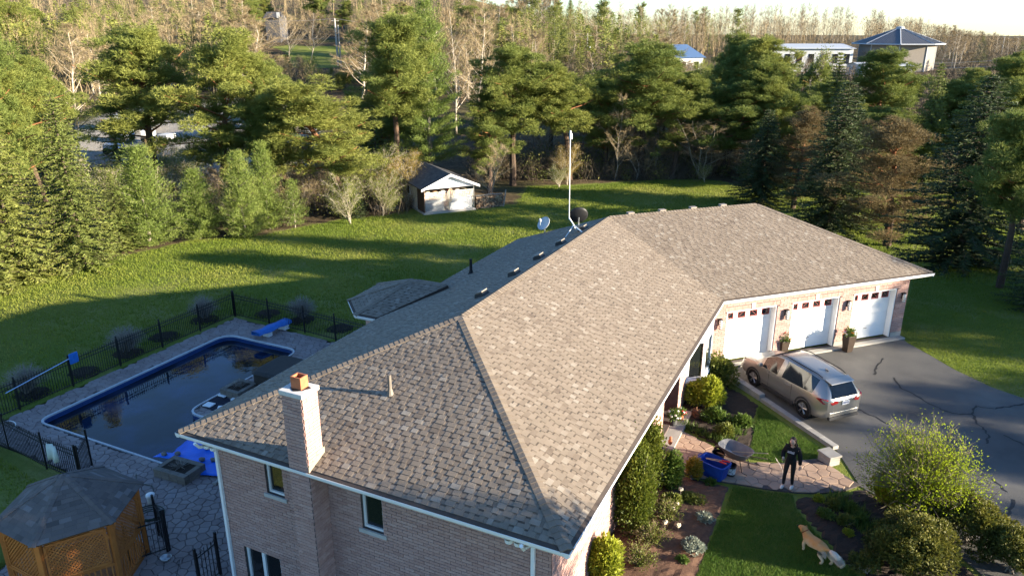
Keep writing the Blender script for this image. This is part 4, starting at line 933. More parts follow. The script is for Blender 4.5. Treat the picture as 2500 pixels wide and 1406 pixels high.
# towel on fence
tw = MB(); q = []
for i in range(7):
    u = i/6
    for j, zz in enumerate((1.30, .95, .62)): q.append((-9.95+.52*u, 2.30-.05*math.sin(u*9+j)-.012*j, PZ+zz+(0 if j == 0 else .03*math.sin(u*7))))
tw.add(q, [(3*i+j, 3*i+3+j, 3*i+4+j, 3*i+1+j) for i in range(6) for j in range(2)])
o = tw.build('towel', M('towel', [(.55, .62, .56), (.66, .72, .66)], rough=.95, aw=0), None, smooth=True); tag(o, 'pale green towel hanging over the black fence', 'towel'); sm = o.modifiers.new('thick', 'SOLIDIFY'); sm.thickness = .012
# diving board
db = thing('diving_board', 'diving board under a bright blue cover at the far pool end', 'diving board', (-12.1, 15.9, PZ))
m = MB(); n = 9; vs = []
for i in range(n):
    u = i/(n-1); y = 14.85+2.25*u; x = -12.15+.18*u
    for k, (dx, dz) in enumerate(((-.29, .30), (-.25, .47), (0, .50), (.25, .47), (.29, .30))): vs.append((x+dx*(1+.06*math.sin(u*11+k)), y, PZ+dz+.025*math.sin(u*13+k*1.7)))
m.add(vs, [(5*i+j, 5*i+j+1, 5*i+6+j, 5*i+5+j) for i in range(n-1) for j in range(4)]+[(0, 1, 2, 3, 4), tuple(5*(n-1)+j for j in (4, 3, 2, 1, 0))])
m.build('cover', blue_m, db, smooth=True)
m = MB(); m.box((-11.98, 16.75, PZ+.17), (.5, .38, .3), taper=.85); m.build('base', white_m, db, bevel=.02)
m = MB(); m.box((-12.05, 15.6, PZ+.16), (.4, .3, .28)); m.build('stand', white_m, db, bevel=.02)
# hot tub under its dark cover
ht = thing('hot_tub', 'hot tub with dark rounded cover beside the house', 'hot tub', (-7.9, 11.6, PZ))
hp = rpoly([(-8.35, 10.6), (-6.3, 10.6), (-6.3, 12.7), (-8.35, 12.7)], .35, 5)
m = MB(); m.prism(hp, PZ, PZ+.74); m.build('cabinet', M('tub_cabinet', [(.03, .025, .02), (.05, .04, .035)], rough=.7, aw=0), ht)
m = MB(); m.prism(offset(hp, .04), PZ+.74, PZ+.82); m.prism(hp, PZ+.82, PZ+.92, taper=.9); m.build('cover', M('tub_cover', [(.025, .022, .021), (.04, .035, .033)], rough=.6, aw=0), ht, bevel=.02)
# raised planters of stone blocks
def planter(c, w_, d_, rz, label, hgt=.34):
    t = thing('stone_planter', label, 'planter', (c[0], c[1], PZ)); ca, sa = math.cos(rz), math.sin(rz)
    for (ox, oy, lx, ly) in ((0, -d_/2+.1, w_, .2), (0, d_/2-.1, w_, .2), (-w_/2+.1, 0, .2, d_-.42), (w_/2-.1, 0, .2, d_-.42)):
        for row in range(2):
            k = max(1, round(max(lx, ly)/.4))
            for i in range(k):
                f = (i+.5)/k-.5; px_ = ox+(lx*f if lx > ly else 0); py_ = oy+(ly*f if ly > lx else 0); m = MB(); m.box((c[0]+px_*ca-py_*sa, c[1]+px_*sa+py_*ca, PZ+hgt*(row+.5)/2), (lx/k-.01 if lx > ly else lx, ly/k-.01 if ly > lx else ly, hgt/2-.006), rz); m.build('block', planter_m, t, bevel=.012)
    m = MB(); m.box((c[0], c[1], PZ+hgt-.07), (w_-.36, d_-.36, .1), rz); m.build('soil', mulch_m, t)
    return t
planter_m = M('planter_block', [(.13, .11, .09), (.18, .155, .13), (.22, .19, .16)], rough=.9, scale=4, aw=.5, bump=.4, coord='World')
planter((-5.75, 4.3), 1.5, 1.0, .05, 'stone block planter with bare soil at the tarp corner')
PL2 = (-8.6, 10.1)
planter((PL2[0], PL2[1]), 1.1, 1.2, .0, 'stone block planter beside the dark mat at the pool')
twigdome((-5.7, 4.3, PZ+.28), .42, .25, 60, 61, 'dry_plant', 'dry plant stubs in the planter at the tarp corner', 'plant'); twigdome((PL2[0], PL2[1], PZ+.28), .4, .3, 60, 62, 'dry_plant', 'dry brown plant in the planter beside the dark mat', 'plant')
# dark mat with white boards
MT = [(-9.2, 8.4), (-6.9, 8.2), (-6.9, 9.4), (-9.2, 9.45)]
m = MB(); m.prism(rpoly(MT, .12, 3), PZ+.012, PZ+.035); o = m.build('rubber_mat', M('mat', [(.008, .01, .02), (.014, .018, .035)], rough=.8, aw=0), None); tag(o, 'dark blue mat lying on the patio beside the pool', 'mat')
for i, (x, y, a, lb) in enumerate(((500, 985, .1, 'white board on the dark mat nearest the pool rim'), (537, 961, -.05, 'white board at the far end of the dark mat'), (568, 970, .2, 'white board on the dark mat next to the planter'), (529, 991, .6, 'small white board askew on the dark mat'))):
    q = at(x, y, PZ+.05); m = MB(); m.box((q[0]+.25, q[1], PZ+.06), (.42 if i != 3 else .26, .36 if i != 3 else .22, .045), a); o = m.build('white_board', white_m, None, bevel=.01); tag(o, lb, 'board', 'white boards on the mat')
# blue tarp over the pool corner, held by stones
rt = np.random.RandomState(3); tp = MB(); nx_, ny_ = 15, 11; vs = []
for j in range(ny_):
    for i in range(nx_):
        u, v = i/(nx_-1), j/(ny_-1); x = -7.55+3.3*u+.15*math.sin(v*5); y = 4.62+1.75*v+.12*math.sin(u*7)
        zz = PZ+.06+.05*abs(math.sin(u*8+v*4))+.03*rt.uniform(-1, 1)
        if u < .18: zz -= .25*(.18-u)/.18*(v > .25)
        vs.append((x, y, zz))
tp.add(vs, [(j*nx_+i, j*nx_+i+1, (j+1)*nx_+i+1, (j+1)*nx_+i) for j in range(ny_-1) for i in range(nx_-1)])
tarp_m = M('blue_tarp', [(.014, .12, .62), (.022, .17, .78)], rough=.4, scale=3, aw=0, bump=.4, bscale=9)
o = tp.build('tarp', tarp_m, None, smooth=True); tag(o, 'bright blue tarp spread over the near pool corner', 'tarp'); sm = o.modifiers.new('thick', 'SOLIDIFY'); sm.thickness = .012
rock_m = M('field_stone', [(.16, .14, .12), (.26, .23, .2)], rough=.9, scale=6, aw=.3, bump=.4)
for x, y, lb in ((-7.2, 4.85, 'left corner of the blue tarp'), (-6.75, 5.1, 'the blue tarp near the planter'), (-6.1, 5.9, 'the middle of the blue tarp'), (-5.2, 5.35, 'the right half of the blue tarp'), (-5.0, 5.95, 'the blue tarp nearest the house'), (-5.6, 5.2, 'the blue tarp behind the planter')):
    m = MB(); m.blob((x, y, PZ+.16), (.13, .1, .08), 9, 5, .18); o = m.build('stone', rock_m, None, smooth=True); tag(o, 'grey stone weighing down '+lb, 'stone', 'stones on the tarp')
m = MB(); m.box((-4.1, 5.4, PZ+.07), (.14, 2.2, .1), .04); o = m.build('timber', conc_m, None, bevel=.01); tag(o, 'pale timber lying along the right edge of the blue tarp', 'timber')
# bucket, hose, bowl
m = MB(); m.lathe([(.001, .0), (.11, 0), (.135, .26), (.15, .28), (.15, .33), (.14, .36), (.001, .37)], (-5.2, 2.6, PZ+.01), 16); o = m.build('white_bucket', white_m, None, smooth=True); tag(o, 'white lidded bucket beside the coiled hose', 'bucket')
hs = MB()
for k in range(4):
    cx, cy = -4.75+.05*k, 2.15-.04*k; rr = .42-.07*k; hs.tube([(cx+rr*1.25*math.cos(a), cy+rr*math.sin(a), PZ+.035+.012*k) for a in np.linspace(0, 6.28, 22)], .016, 5)
hs.tube([(-5.4, 2.9, PZ+.03), (-6.0, 3.3, PZ+.03), (-6.7, 3.2, PZ+.03), (-7.2, 3.6, PZ+.03)], .014, 5)
o = hs.build('garden_hose', M('hose', [(.015, .03, .02), (.03, .05, .035)], rough=.5, aw=0), None, smooth=True); tag(o, 'dark green hose coiled on the patio near the gazebo', 'hose')
hs = MB(); hs.tube([(-14.9+.5*math.cos(a), 3.6+.35*math.sin(a), PZ+.03+.1*max(0, math.sin(a))) for a in np.linspace(0, 5.2, 18)], .016, 5); o = hs.build('pool_hose', white_m, None, smooth=True); tag(o, 'pale hose loop lying at the far left corner of the patio', 'hose')
m = MB(); m.lathe([(.001, .02), (.1, .0), (.15, .1), (.17, .11), (.13, .04), (.001, .03)], (-2.35, .75, PZ+.01), 16); o = m.build('steel_bowl', steel_m, None, smooth=True); tag(o, 'shiny steel pet bowl on the patio by the gate', 'bowl')
# gazebo: regular hexagon
gz = thing('gazebo', 'hexagonal cedar gazebo with lattice panels and grey shingled roof', 'gazebo', (-4.1, -.68, PZ))
GC = Vector((-4.1, -.68)); GR = 1.95; ga = [R(-2+60*k) for k in range(6)]; EZ = PZ+2.42
vg = [Vector((GC.x+GR*math.cos(a), GC.y+GR*math.sin(a), EZ)) for a in ga]; apx = Vector((GC.x, GC.y, EZ+1.0))
gshingle_m = M('gazebo_shingle', [(.075, .066, .062), (.115, .10, .095), (.15, .125, .115), (.20, .185, .185)], rough=.95, scale=2, aw=.8, bump=.4, bscale=80, coord='World')
keep_m = shingle_m; shingle_m = gshingle_m
for k in range(6):
    fr, tabs = shingle_rows([vg[k], vg[(k+1) % 6], apx], seed=70+k, v0=.0, flat=True); b = MB(); pl_ = [vg[k], vg[(k+1) % 6], apx]; b.add([p-fr[3]*.006 for p in pl_]+[p-fr[3]*.05 for p in pl_], [(0, 1, 2), (0, 3, 4, 1), (5, 4, 3)]); base = b.build('roof_panel', roof_under_m, gz)
    for t in tabs: b = MB(); put_tab(b, fr, t); b.build('shingle', gshingle_m, base)
for k in range(6): caps(vg[k], apx, nrm([vg[k], vg[(k+1) % 6], apx]), nrm([vg[k-1], vg[k], apx]), exp=.2, wd=.1, par=gz)
shingle_m = keep_m
GI = GR-.22; vi = [Vector((GC.x+GI*math.cos(a), GC.y+GI*math.sin(a))) for a in ga]
m = MB(); m.prism([tuple(v) for v in vi], PZ, PZ+.12); m.build('deck', wood_m, gz)
for k in range(6):
    p = vi[k]; m = MB(); m.box((p.x, p.y, (PZ+EZ)/2), (.13, .13, EZ-PZ), ga[k]); m.build('post', wood_m, gz, bevel=.008)
    a, b_ = vi[k], vi[(k+1) % 6]; d = b_-a; L_ = d.length; rz = math.atan2(d.y, d.x); c = (a+b_)/2
    m = MB(); m.box((c.x, c.y, EZ-.06), (L_, .09, .14), rz); m.build('beam', wood_m, gz)
    m = MB(); m.box((c.x, c.y, PZ+1.02), (L_-.12, .08, .09), rz); m.build('handrail', wood_m, gz)
    m = MB(); m.box((c.x, c.y, PZ+.22), (L_-.12, .06, .07), rz); m.build('bottom_rail', wood_m, gz)
    dn = d.normalized()
    for s in (-1, 1):   # arched braces
        e = a if s < 0 else b_; st = -s; m = MB(); m.tube([(e.x+dn.x*st*.08, e.y+dn.y*st*.08, EZ-.55), (e.x+dn.x*st*.22, e.y+dn.y*st*.22, EZ-.27), (e.x+dn.x*st*.5, e.y+dn.y*st*.5, EZ-.12)], .045, 4); m.build('brace', wood_m, gz)
    if k in (3, 4, 5, 0):
        nb = 12
        for i in range(1, nb): q = a+d*(i/nb); m = MB(); m.box((q.x, q.y, PZ+.6), (.035, .035, .75), rz); m.build('baluster', wood_m, gz)
        # lattice: diagonal slats in a frame
        z0, z1 = PZ+1.1, EZ-.2; u0, u1 = .14, L_-.14
        for zz in (z0, z1): m = MB(); m.box((c.x, c.y, zz), (u1-u0, .06, .06), rz); m.build('lattice_rail', wood_m, gz)
        for uu in (u0, u1): q = a+dn*uu; m = MB(); m.box((q.x, q.y, (z0+z1)/2), (.06, .06, z1-z0), rz); m.build('lattice_stile', wood_m, gz)
        hh = z1-z0; ww = u1-u0
        for sg in (-1, 1):
            off = -hh
            while off < ww:
                ua, ub = max(0, off), min(ww, off+hh)
                if ub-ua > .03:
                    za, zb = ua-off, ub-off
                    if sg < 0: ua, ub = ww-ua, ww-ub
                    p0 = a+dn*(u0+ua); p1 = a+dn*(u0+ub); nn = Vector((dn.y, -dn.x))*.008*sg
                    A_ = Vector((p0.x+nn.x, p0.y+nn.y, z0+za)); B2 = Vector((p1.x+nn.x, p1.y+nn.y, z0+zb)); ax = (B2-A_); ux = ax.normalized(); vx = ux.cross(Vector((dn.y, -dn.x, 0))).normalized()*.019; wx = Vector((dn.y, -dn.x, 0))*.004
                    m = MB(); m.add([A_-vx-wx, A_+vx-wx, A_+vx+wx, A_-vx+wx, B2-vx-wx, B2+vx-wx, B2+vx+wx, B2-vx+wx], [(0, 1, 2, 3)[::-1], (4, 5, 6, 7), (0, 1, 5, 4), (1, 2, 6, 5), (2, 3, 7, 6), (3, 0, 4, 7)]); m.build('slat', wood_m, gz)
                off += .115
# garden lamp post beyond the bay and small stake light
for (x, y, hh, lb) in ((-3.4, 9.3, 2.4, 'black lantern on a post beside the rear bay'), (-2.6, 9.0, 2.3, 'second black lantern nearest the bay gutter')):
    t = thing('lantern', lb, 'lamp', (x, y, PZ)); m = MB(); m.tube([(x, y, PZ), (x, y, PZ+hh)], .035, 8); m.build('post', black_m, t); m = MB(); m.lathe([(.05, 0), (.1, .03), (.12, .24), (.09, .26)], (x, y, PZ+hh), 8); m.build('glass', opal_m, t); m = MB(); m.lathe([(.15, .26), (.05, .38), (.005, .44)], (x, y, PZ+hh), 8); m.build('cap', black_m, t)
# shepherd hook and lantern by the patio door
t = thing('hook_lantern', 'small dark lantern on a bent iron hook near the patio door', 'lamp', (-.75, -.45, PZ)); m = MB(); m.tube([(-.7, -.5, PZ), (-.95, .1, PZ+.75), (-1.05, .25, PZ+.85), (-1.15, .2, PZ+.72)], .01, 5); m.build('hook', black_m, t); m = MB(); m.box((-1.15, -.6, PZ+.16), (.16, .16, .3)); m.build('lantern', dark_m, t)

# ------------------------------------------------------------------ shed with dog run and firewood
SB = Vector(at(1038, 525, PZ)[:2]); SR_ = Vector(at(1157, 512, PZ)[:2]); sx = (SR_-SB).normalized(); sy = Vector((-sx.y, sx.x)); SW = (SR_-SB).length; SD = 6.0; SHW = 2.35
shed = thing('garden_shed', 'small shed with dark shingle roof, white gable and open wire-fronted bay', 'shed', (SB.x, SB.y, PZ))
def Q(u, v, z): p = SB+sx*u+sy*v; return Vector((p.x, p.y, PZ+z))
siding_m = M('vinyl_siding', [(.42, .40, .37), (.5, .48, .45)], rough=.6, aw=.3)
m = MB(); m.add([Q(-.15, -.1, 0), Q(SW+.15, -.1, 0), Q(SW+.15, SD, 0), Q(-.15, SD, 0), Q(-.15, -.1, .14), Q(SW+.15, -.1, .14), Q(SW+.15, SD, .14), Q(-.15, SD, .14)], [(4, 5, 6, 7), (0, 1, 5, 4), (1, 2, 6, 5), (3, 0, 4, 7), (2, 3, 7, 6)]); m.build('slab', conc_m, shed)
vb = 1.9
for i in range(15):   # clapboards on the left wall and front of the closed room
    z0, z1 = .14+i*(SHW-.14)/15, .14+(i+1)*(SHW-.14)/15
    m = MB(); m.add([Q(-.02, SD, z0), Q(-.02, vb, z0), Q(.0, vb, z1), Q(.0, SD, z1)], [(0, 1, 2, 3)]); m.add([Q(-.02, SD, z0), Q(-.02, vb, z0), Q(.02, vb, z0), Q(.02, SD, z0)], [(3, 2, 1, 0)]); m.build('clapboard', siding_m, shed)
m = MB(); m.add([Q(0, vb, .14), Q(SW, vb, .14), Q(SW, vb, SHW), Q(0, vb, SHW), Q(SW, SD, .14), Q(SW, SD, SHW), Q(0, SD, .14), Q(0, SD, SHW)], [(0, 1, 2, 3), (1, 4, 5, 2), (4, 6, 7, 5)]); m.build('wall', M('shed_brown', [(.10, .065, .045), (.14, .09, .065)], aw=0), shed)
m = MB(); m.box(Q(-.03, 4.2, 1.5), (.06, .8, .9), math.atan2(sx.y, sx.x)); sw_ = m.build('window', white_m, shed); m = MB(); m.box(Q(-.065, 4.2, 1.5), (.01, .62, .72), math.atan2(sx.y, sx.x)); m.build('pane', glass_m, sw_)
rz_ = 1.12; ovh = .42; mid = SW/2
RL = [Q(-ovh, -.45, SHW-.02), Q(-ovh, SD+.3, SHW-.02), Q(mid, SD+.3, SHW+rz_), Q(mid, -.45, SHW+rz_)]; RR = [Q(SW+ovh, SD+.3, SHW-.02), Q(SW+ovh, -.45, SHW-.02), Q(mid, -.45, SHW+rz_), Q(mid, SD+.3, SHW+rz_)]
shed_sh = M('shed_shingle', [(.06, .058, .062), (.09, .086, .088), (.13, .122, .12)], rough=.9, scale=3, aw=.8, bump=.3, coord='World')
for pl_ in (RL, RR):
    b = MB(); fr = slope_frame([pl_[1], pl_[0], pl_[3], pl_[2]]); b.add([p-fr[3]*.01 for p in pl_]+[p-fr[3]*.1 for p in pl_], [(3, 2, 1, 0), (4, 5, 6, 7), (0, 1, 5, 4), (1, 2, 6, 5), (2, 3, 7, 6), (3, 0, 4, 7)]); base = b.build('roof_side', roof_under_m, shed)
    fr, tabs = shingle_rows([pl_[1], pl_[0], pl_[3], pl_[2]], seed=91, v0=0, exposure=.2, flat=True); b = MB()
    for t in tabs: put_tab(b, fr, t, .2)
    b.build('shingles', shed_sh, base, kind='stuff')
m = MB(); yv = -.02; m.add([Q(0, yv, SHW), Q(SW, yv, SHW), Q(mid, yv, SHW+rz_-.08)], [(0, 1, 2)]); m.build('gable', white_m, shed)
for (u0, z0, u1, z1) in ((-ovh, SHW-.03, mid, SHW+rz_), (SW+ovh, SHW-.03, mid, SHW+rz_)):
    m = MB(); A_, B2 = Q(u0, -.47, z0), Q(u1, -.47, z1); dn_ = Vector((0, 0, -.2)); bk_ = Vector((sy.x, sy.y, 0))*.04; m.add([A_, B2, B2+dn_, A_+dn_, A_+bk_, B2+bk_, B2+dn_+bk_, A_+dn_+bk_], [(0, 1, 2, 3), (7, 6, 5, 4), (0, 4, 5, 1), (2, 6, 7, 3)]); m.build('bargeboard', white_m, shed)
m = MB(); m.add([Q(-ovh, -.45, SHW-.06), Q(SW+ovh, -.45, SHW-.06), Q(SW, -.02, SHW-.06), Q(0, -.02, SHW-.06)], [(0, 1, 2, 3)]); m.build('soffit', white_m, shed)
m = MB(); m.box(Q(mid, -.03, SHW-.06), (SW, .08, .14), math.atan2(sx.y, sx.x)); m.build('header', white_m, shed)
for u in (0, .5*SW, SW):
    m = MB(); q = Q(u, 0, (SHW)/2+.07); m.tube([Q(u, 0, .1), Q(u, 0, SHW)], .035, 8); m.build('post', steel_m if u else M('rust_post', [(.22, .13, .09), (.3, .2, .15)], aw=0), shed)
m = MB(); m.add([Q(-.0, 0, .14), Q(-.0, vb, .14), Q(-.0, vb, SHW-.1), Q(-.0, 0, SHW-.1)], [(0, 1, 2, 3)]); m.build('side_screen', M('brown_screen', [(.05, .032, .025), (.07, .045, .035)], aw=0), shed)
# chain-link front: real wires, low boards behind
wires = MB(); step = .13
for sg in (-1, 1):
    o_ = -SHW
    while o_ < SW:
        ua, ub = max(0, o_), min(SW, o_+1.75)
        if ub > ua:
            za, zb = ua-o_, ub-o_; a_, b2 = (ua, ub) if sg > 0 else (SW-ua, SW-ub); wires.tube([Q(a_, -.01*sg, .16+za), Q(b2, -.01*sg, .16+zb)], .004, 3, cap=False)
        o_ += step
wires.build('chain_link', steel_m, shed, kind='stuff')
for zz in (.18, 1.05, 1.9): m = MB(); m.tube([Q(0, -.02, zz), Q(SW, -.02, zz)], .022, 6); m.build('rail', steel_m, shed)
panel_m = M('galvanised_panel', [(.20, .195, .185), (.27, .26, .245)], rough=.6, aw=0); bluep_m = M('blue_panel', [(.05, .07, .115), (.09, .115, .165)], rough=.5, scale=2, aw=0)
m = MB(); m.box(Q(SW*.2, .05, .72), (SW*.36, .02, 1.1), math.atan2(sx.y, sx.x)); m.build('panel', panel_m, shed); m = MB(); m.box(Q(SW*.74, .05, .72), (SW*.46, .02, 1.1), math.atan2(sx.y, sx.x)); m.build('panel', bluep_m, shed)
m = MB(); m.box(Q(SW*.5, .9, 1.55), (SW*.9, .7, .05), math.atan2(sx.y, sx.x)); m.build('shelf', M('shelf_wood', [(.3, .2, .12), (.4, .28, .18)], aw=0), shed)
for i in range(6):
    bxm = M('stored_box_%d' % i, [((.5, .45, .36), (.3, .16, .08), (.45, .42, .4), (.3, .05, .04), (.5, .5, .48), (.35, .3, .2))[i]]*2, aw=0); m = MB(); m.box(Q(SW*(.12+.15*i), .8, 1.58+.14), (.35, .4, .28), math.atan2(sx.y, sx.x)); o = m.build('storage_box', bxm, None, bevel=.01); tag(o, ('cream box at the left end of the shed shelf', 'brown box second on the shed shelf', 'grey box left of the shed rope', 'red box behind the shed rope', 'white box right of the shed rope', 'tan box at the right end of the shed shelf')[i], 'box')
hs = MB()
for k in range(3): hs.tube([Q(SW*.5+.02*k+.24*math.cos(a), -.08-.03*k, 1.45+.1*k+.5*math.sin(a)) for a in np.linspace(0, 6.28, 20)], .025, 5)
hs.tube([Q(SW*.48, -.1, 1.0), Q(SW*.45, -.12, .5), Q(SW*.5, -.14, .16)], .02, 5); o = hs.build('rope_coil', M('rope', [(.42, .36, .26), (.5, .44, .33)], aw=0), None, smooth=True); tag(o, 'coiled pale rope hanging on the front of the shed', 'rope')
fw = thing('firewood_stack', 'long stack of split firewood beside the shed', 'firewood', tuple(Q(SW+.3, -.1, 0))); rn_ = random.Random(5)
lg = [M('log_end_%d' % i, [c, tuple(x*1.25 for x in c)], aw=.3) for i, c in enumerate(((.30, .20, .12), (.22, .13, .075), (.36, .26, .17), (.12, .08, .055)))]
u = SW+.25; uend = SW+2.95; z = .09; nlog = 0
while z < 1.15:
    u = SW+.25+rn_.uniform(0, .1)
    while u < uend and nlog < 300:
        r = rn_.uniform(.065, .1); kk = rn_.choice((3, 4, 5, 6)); m = MB(); a0 = rn_.uniform(0, 6.28); ring_ = [(math.cos(a0+6.283*i/kk)*r*rn_.uniform(.8, 1.1), math.sin(a0+6.283*i/kk)*r*rn_.uniform(.8, 1.1)) for i in range(kk)]; y0 = rn_.uniform(-.06, .03)
        m.add([Q(u+a, y0, z+b_) for a, b_ in ring_]+[Q(u+a, y0+.42, z+b_) for a, b_ in ring_], [tuple(range(kk)), tuple(range(2*kk-1, kk-1, -1))]+[(i, kk+i, kk+(i+1) % kk, (i+1) % kk) for i in range(kk)]); m.build('log', rn_.choice(lg), fw); nlog += 1; u += r*1.72
    z += .135
for k in range(7): m = MB(); m.box(Q(SW+.45+.36*k, .15, 1.2+rn_.uniform(-.02, .03)), (rn_.uniform(.4, .7), .16, .035), math.atan2(sx.y, sx.x)+rn_.uniform(-.15, .15)); m.build('top_board', palebark_b if False else panel_m, fw)
m = MB(); m.box(Q(SW+3.05, 0, .75), (.09, .09, 1.6), math.atan2(sx.y, sx.x), M=Matrix.Rotation(.16, 3, Vector((sy.x, sy.y, 0)))); m.build('leaning_post', panel_m, fw)
m = MB(); c = G(945, 507); m.prism([(c[0]+1.5*math.cos(a)*(1+.15*math.sin(3*a)), c[1]+1.1*math.sin(a)) for a in np.linspace(0, 6.28, 17)[:-1]], c[2]-.05, c[2]+.1, taper=.6); o = m.build('gravel_heap', M('gravel_heap', [(.3, .29, .27), (.4, .39, .36)], scale=12, aw=0, bump=.8, bscale=20), None); tag(o, 'pale gravel heap in the shade left of the shed', 'gravel', kind='stuff')
# ------------------------------------------------------------------ front garden plants
def leaf_ball(c, rx, ry, rz_, n, leafm, seed, name, label, cat='shrub', lw=.045, lumps=14, stems=40, group=None, inner=.35, upw=.35, kc=.62, ku=.42):
    """shrub whose leaves sit in lumps over a rounded volume"""
    rn = np.random.RandomState(seed); t = thing(name, label, cat, c, group); R3 = np.array([rx, ry, rz_])
    cen = nrmz(rn.normal(size=(lumps, 3)))*rn.uniform(.45, .85, (lumps, 1)); cen[:, 2] = np.abs(cen[:, 2])*1.0; k = rn.randint(0, lumps, n); u = nrmz(rn.normal(size=(n, 3))); rad = rn.uniform(inner, 1, n)**.4
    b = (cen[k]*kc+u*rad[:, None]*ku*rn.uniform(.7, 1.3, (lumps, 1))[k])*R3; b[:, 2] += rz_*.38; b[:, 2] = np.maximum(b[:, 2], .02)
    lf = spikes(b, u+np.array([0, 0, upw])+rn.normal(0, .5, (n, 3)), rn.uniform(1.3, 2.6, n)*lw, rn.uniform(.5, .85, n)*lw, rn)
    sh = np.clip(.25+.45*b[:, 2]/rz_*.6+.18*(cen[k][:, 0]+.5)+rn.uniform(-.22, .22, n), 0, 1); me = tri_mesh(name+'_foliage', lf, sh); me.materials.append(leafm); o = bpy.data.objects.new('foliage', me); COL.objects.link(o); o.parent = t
    paths = []
    for i in range(stems):
        q = b[rn.randint(0, n)]; P = np.array([[rn.normal(0, .08*rx), rn.normal(0, .08*ry), 0], q*np.array([.5, .5, .55]), q]); paths.append((P, np.array([.014, .009, .004])))
    V = limbs(paths, 3); me = tri_mesh(name+'_stems', V, np.full(len(V), .4)); me.materials.append(shrub_twig_m); o = bpy.data.objects.new('stems', me); COL.objects.link(o); o.parent = t
    return t
lime_m = M('lime_leaves', [(.11, .14, .012), (.20, .24, .02), (.30, .33, .035), (.36, .38, .06)], rough=.5, scale=3, aw=.7, transl=.4)
green_m = M('green_leaves', [(.035, .07, .012), (.065, .115, .018), (.10, .155, .028), (.15, .2, .045)], rough=.5, scale=3, aw=.7, transl=.35)
olive_m = M('olive_leaves', [(.05, .07, .012), (.09, .115, .018), (.15, .17, .03), (.21, .22, .05)], rough=.55, scale=3, aw=.7, transl=.35)
dkgreen_m = M('dark_evergreen', [(.025, .034, .008), (.06, .072, .014), (.13, .13, .022), (.27, .23, .04)], rough=.6, scale=2.5, aw=.75, transl=.25)
golden_m = M('golden_leaves', [(.20, .13, .015), (.32, .22, .025), (.4, .3, .05)], rough=.5, scale=3, aw=.7, transl=.4)
silver_m = M('silver_leaves', [(.16, .19, .14), (.26, .29, .23), (.36, .38, .32)], rough=.7, scale=3, aw=.7, transl=.3)
rust_m = M('rusty_stems', [(.15, .07, .035), (.26, .13, .07), (.32, .2, .12)], rough=.8, aw=.7)
def A3(px, py): p = at(px, py); return (p[0], p[1], .03)
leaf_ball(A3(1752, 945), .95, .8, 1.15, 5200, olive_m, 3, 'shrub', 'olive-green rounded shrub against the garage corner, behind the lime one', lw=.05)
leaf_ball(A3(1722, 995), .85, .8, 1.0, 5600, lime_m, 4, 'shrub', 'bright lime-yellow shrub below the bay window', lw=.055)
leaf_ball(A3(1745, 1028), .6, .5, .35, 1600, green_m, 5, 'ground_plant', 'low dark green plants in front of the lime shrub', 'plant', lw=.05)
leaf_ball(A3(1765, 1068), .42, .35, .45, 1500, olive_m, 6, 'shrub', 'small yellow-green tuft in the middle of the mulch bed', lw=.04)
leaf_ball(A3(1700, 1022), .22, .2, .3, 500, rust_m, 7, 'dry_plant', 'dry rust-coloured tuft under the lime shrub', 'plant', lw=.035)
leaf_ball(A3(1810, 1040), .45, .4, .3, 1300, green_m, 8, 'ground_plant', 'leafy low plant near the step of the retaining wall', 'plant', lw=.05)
def blades(c, r, n, h, mat, seed, name, label, cat='plant', w_=.018):
    rn = np.random.RandomState(seed); t = thing(name, label, cat, c); a = rn.uniform(0, 6.28, n); q = np.stack([np.cos(a)*r*rn.uniform(0, 1, n)**.5, np.sin(a)*r*rn.uniform(0, 1, n)**.5, 0*a], -1)
    lf = spikes(q, rn.normal(0, .35, (n, 3))+np.array([0, 0, 1.]), h*rn.uniform(.6, 1.2, n), w_, rn); me = tri_mesh(name+'_blades', lf, rn.uniform(size=n)); me.materials.append(mat); o = bpy.data.objects.new('leaves', me); COL.objects.link(o); o.parent = t
for i, (x, y, lb) in enumerate(((1668, 1040, 'first bulb leaves beside the porch step'), (1690, 1050, 'bulb leaves second from the porch step'), (1712, 1060, 'bulb leaves third from the porch step'), (1735, 1070, 'bulb leaves fourth from the porch step along the walk'), (1760, 1082, 'bulb leaves fifth along the walk edge'), (1785, 1075, 'bulb leaves above the wheelbarrow'), (1805, 1062, 'bulb leaves near the lawn corner'), (1790, 1050, 'bulb leaves in the middle of the dark bed'))): blades(A3(x, y), .2, 70, .28, green_m, 100+i, 'bulb_leaves', lb)
# lower bed along the front wall
leaf_ball(A3(1570, 1205), .66, .6, 2.3, 10000, M('cedar_leaves', [(.035, .055, .007), (.07, .098, .011), (.115, .14, .018), (.17, .18, .028)], rough=.6, scale=3, aw=.7, transl=.3), 21, 'cedar_column', 'tall columnar yellow-green cedar against the front wall', lw=.045, lumps=50, upw=.8)
leaf_ball(A3(1537, 1290), .8, .7, 2.5, 11500, MATS['cedar_leaves'], 22, 'cedar_column', 'tallest columnar cedar, nearest the house corner', lw=.045, lumps=60, upw=.8)
leaf_ball(A3(1632, 1190), .48, .45, 1.0, 3800, green_m, 23, 'shrub', 'deep green shrub between the cedar and the golden bush', lw=.045)
leaf_ball(A3(1690, 1170), .42, .38, .55, 2600, golden_m, 24, 'shrub', 'golden-yellow small shrub beside the blue bin', lw=.035)
leaf_ball(A3(1478, 1400), .6, .55, .9, 4600, lime_m, 25, 'shrub', 'lime-yellow shrub at the bottom near the house corner', lw=.05)
leaf_ball(A3(1718, 1272), .35, .3, .2, 1200, silver_m, 26, 'ground_plant', 'silver-green cushion plant in the middle of the flower bed', 'plant', lw=.035)
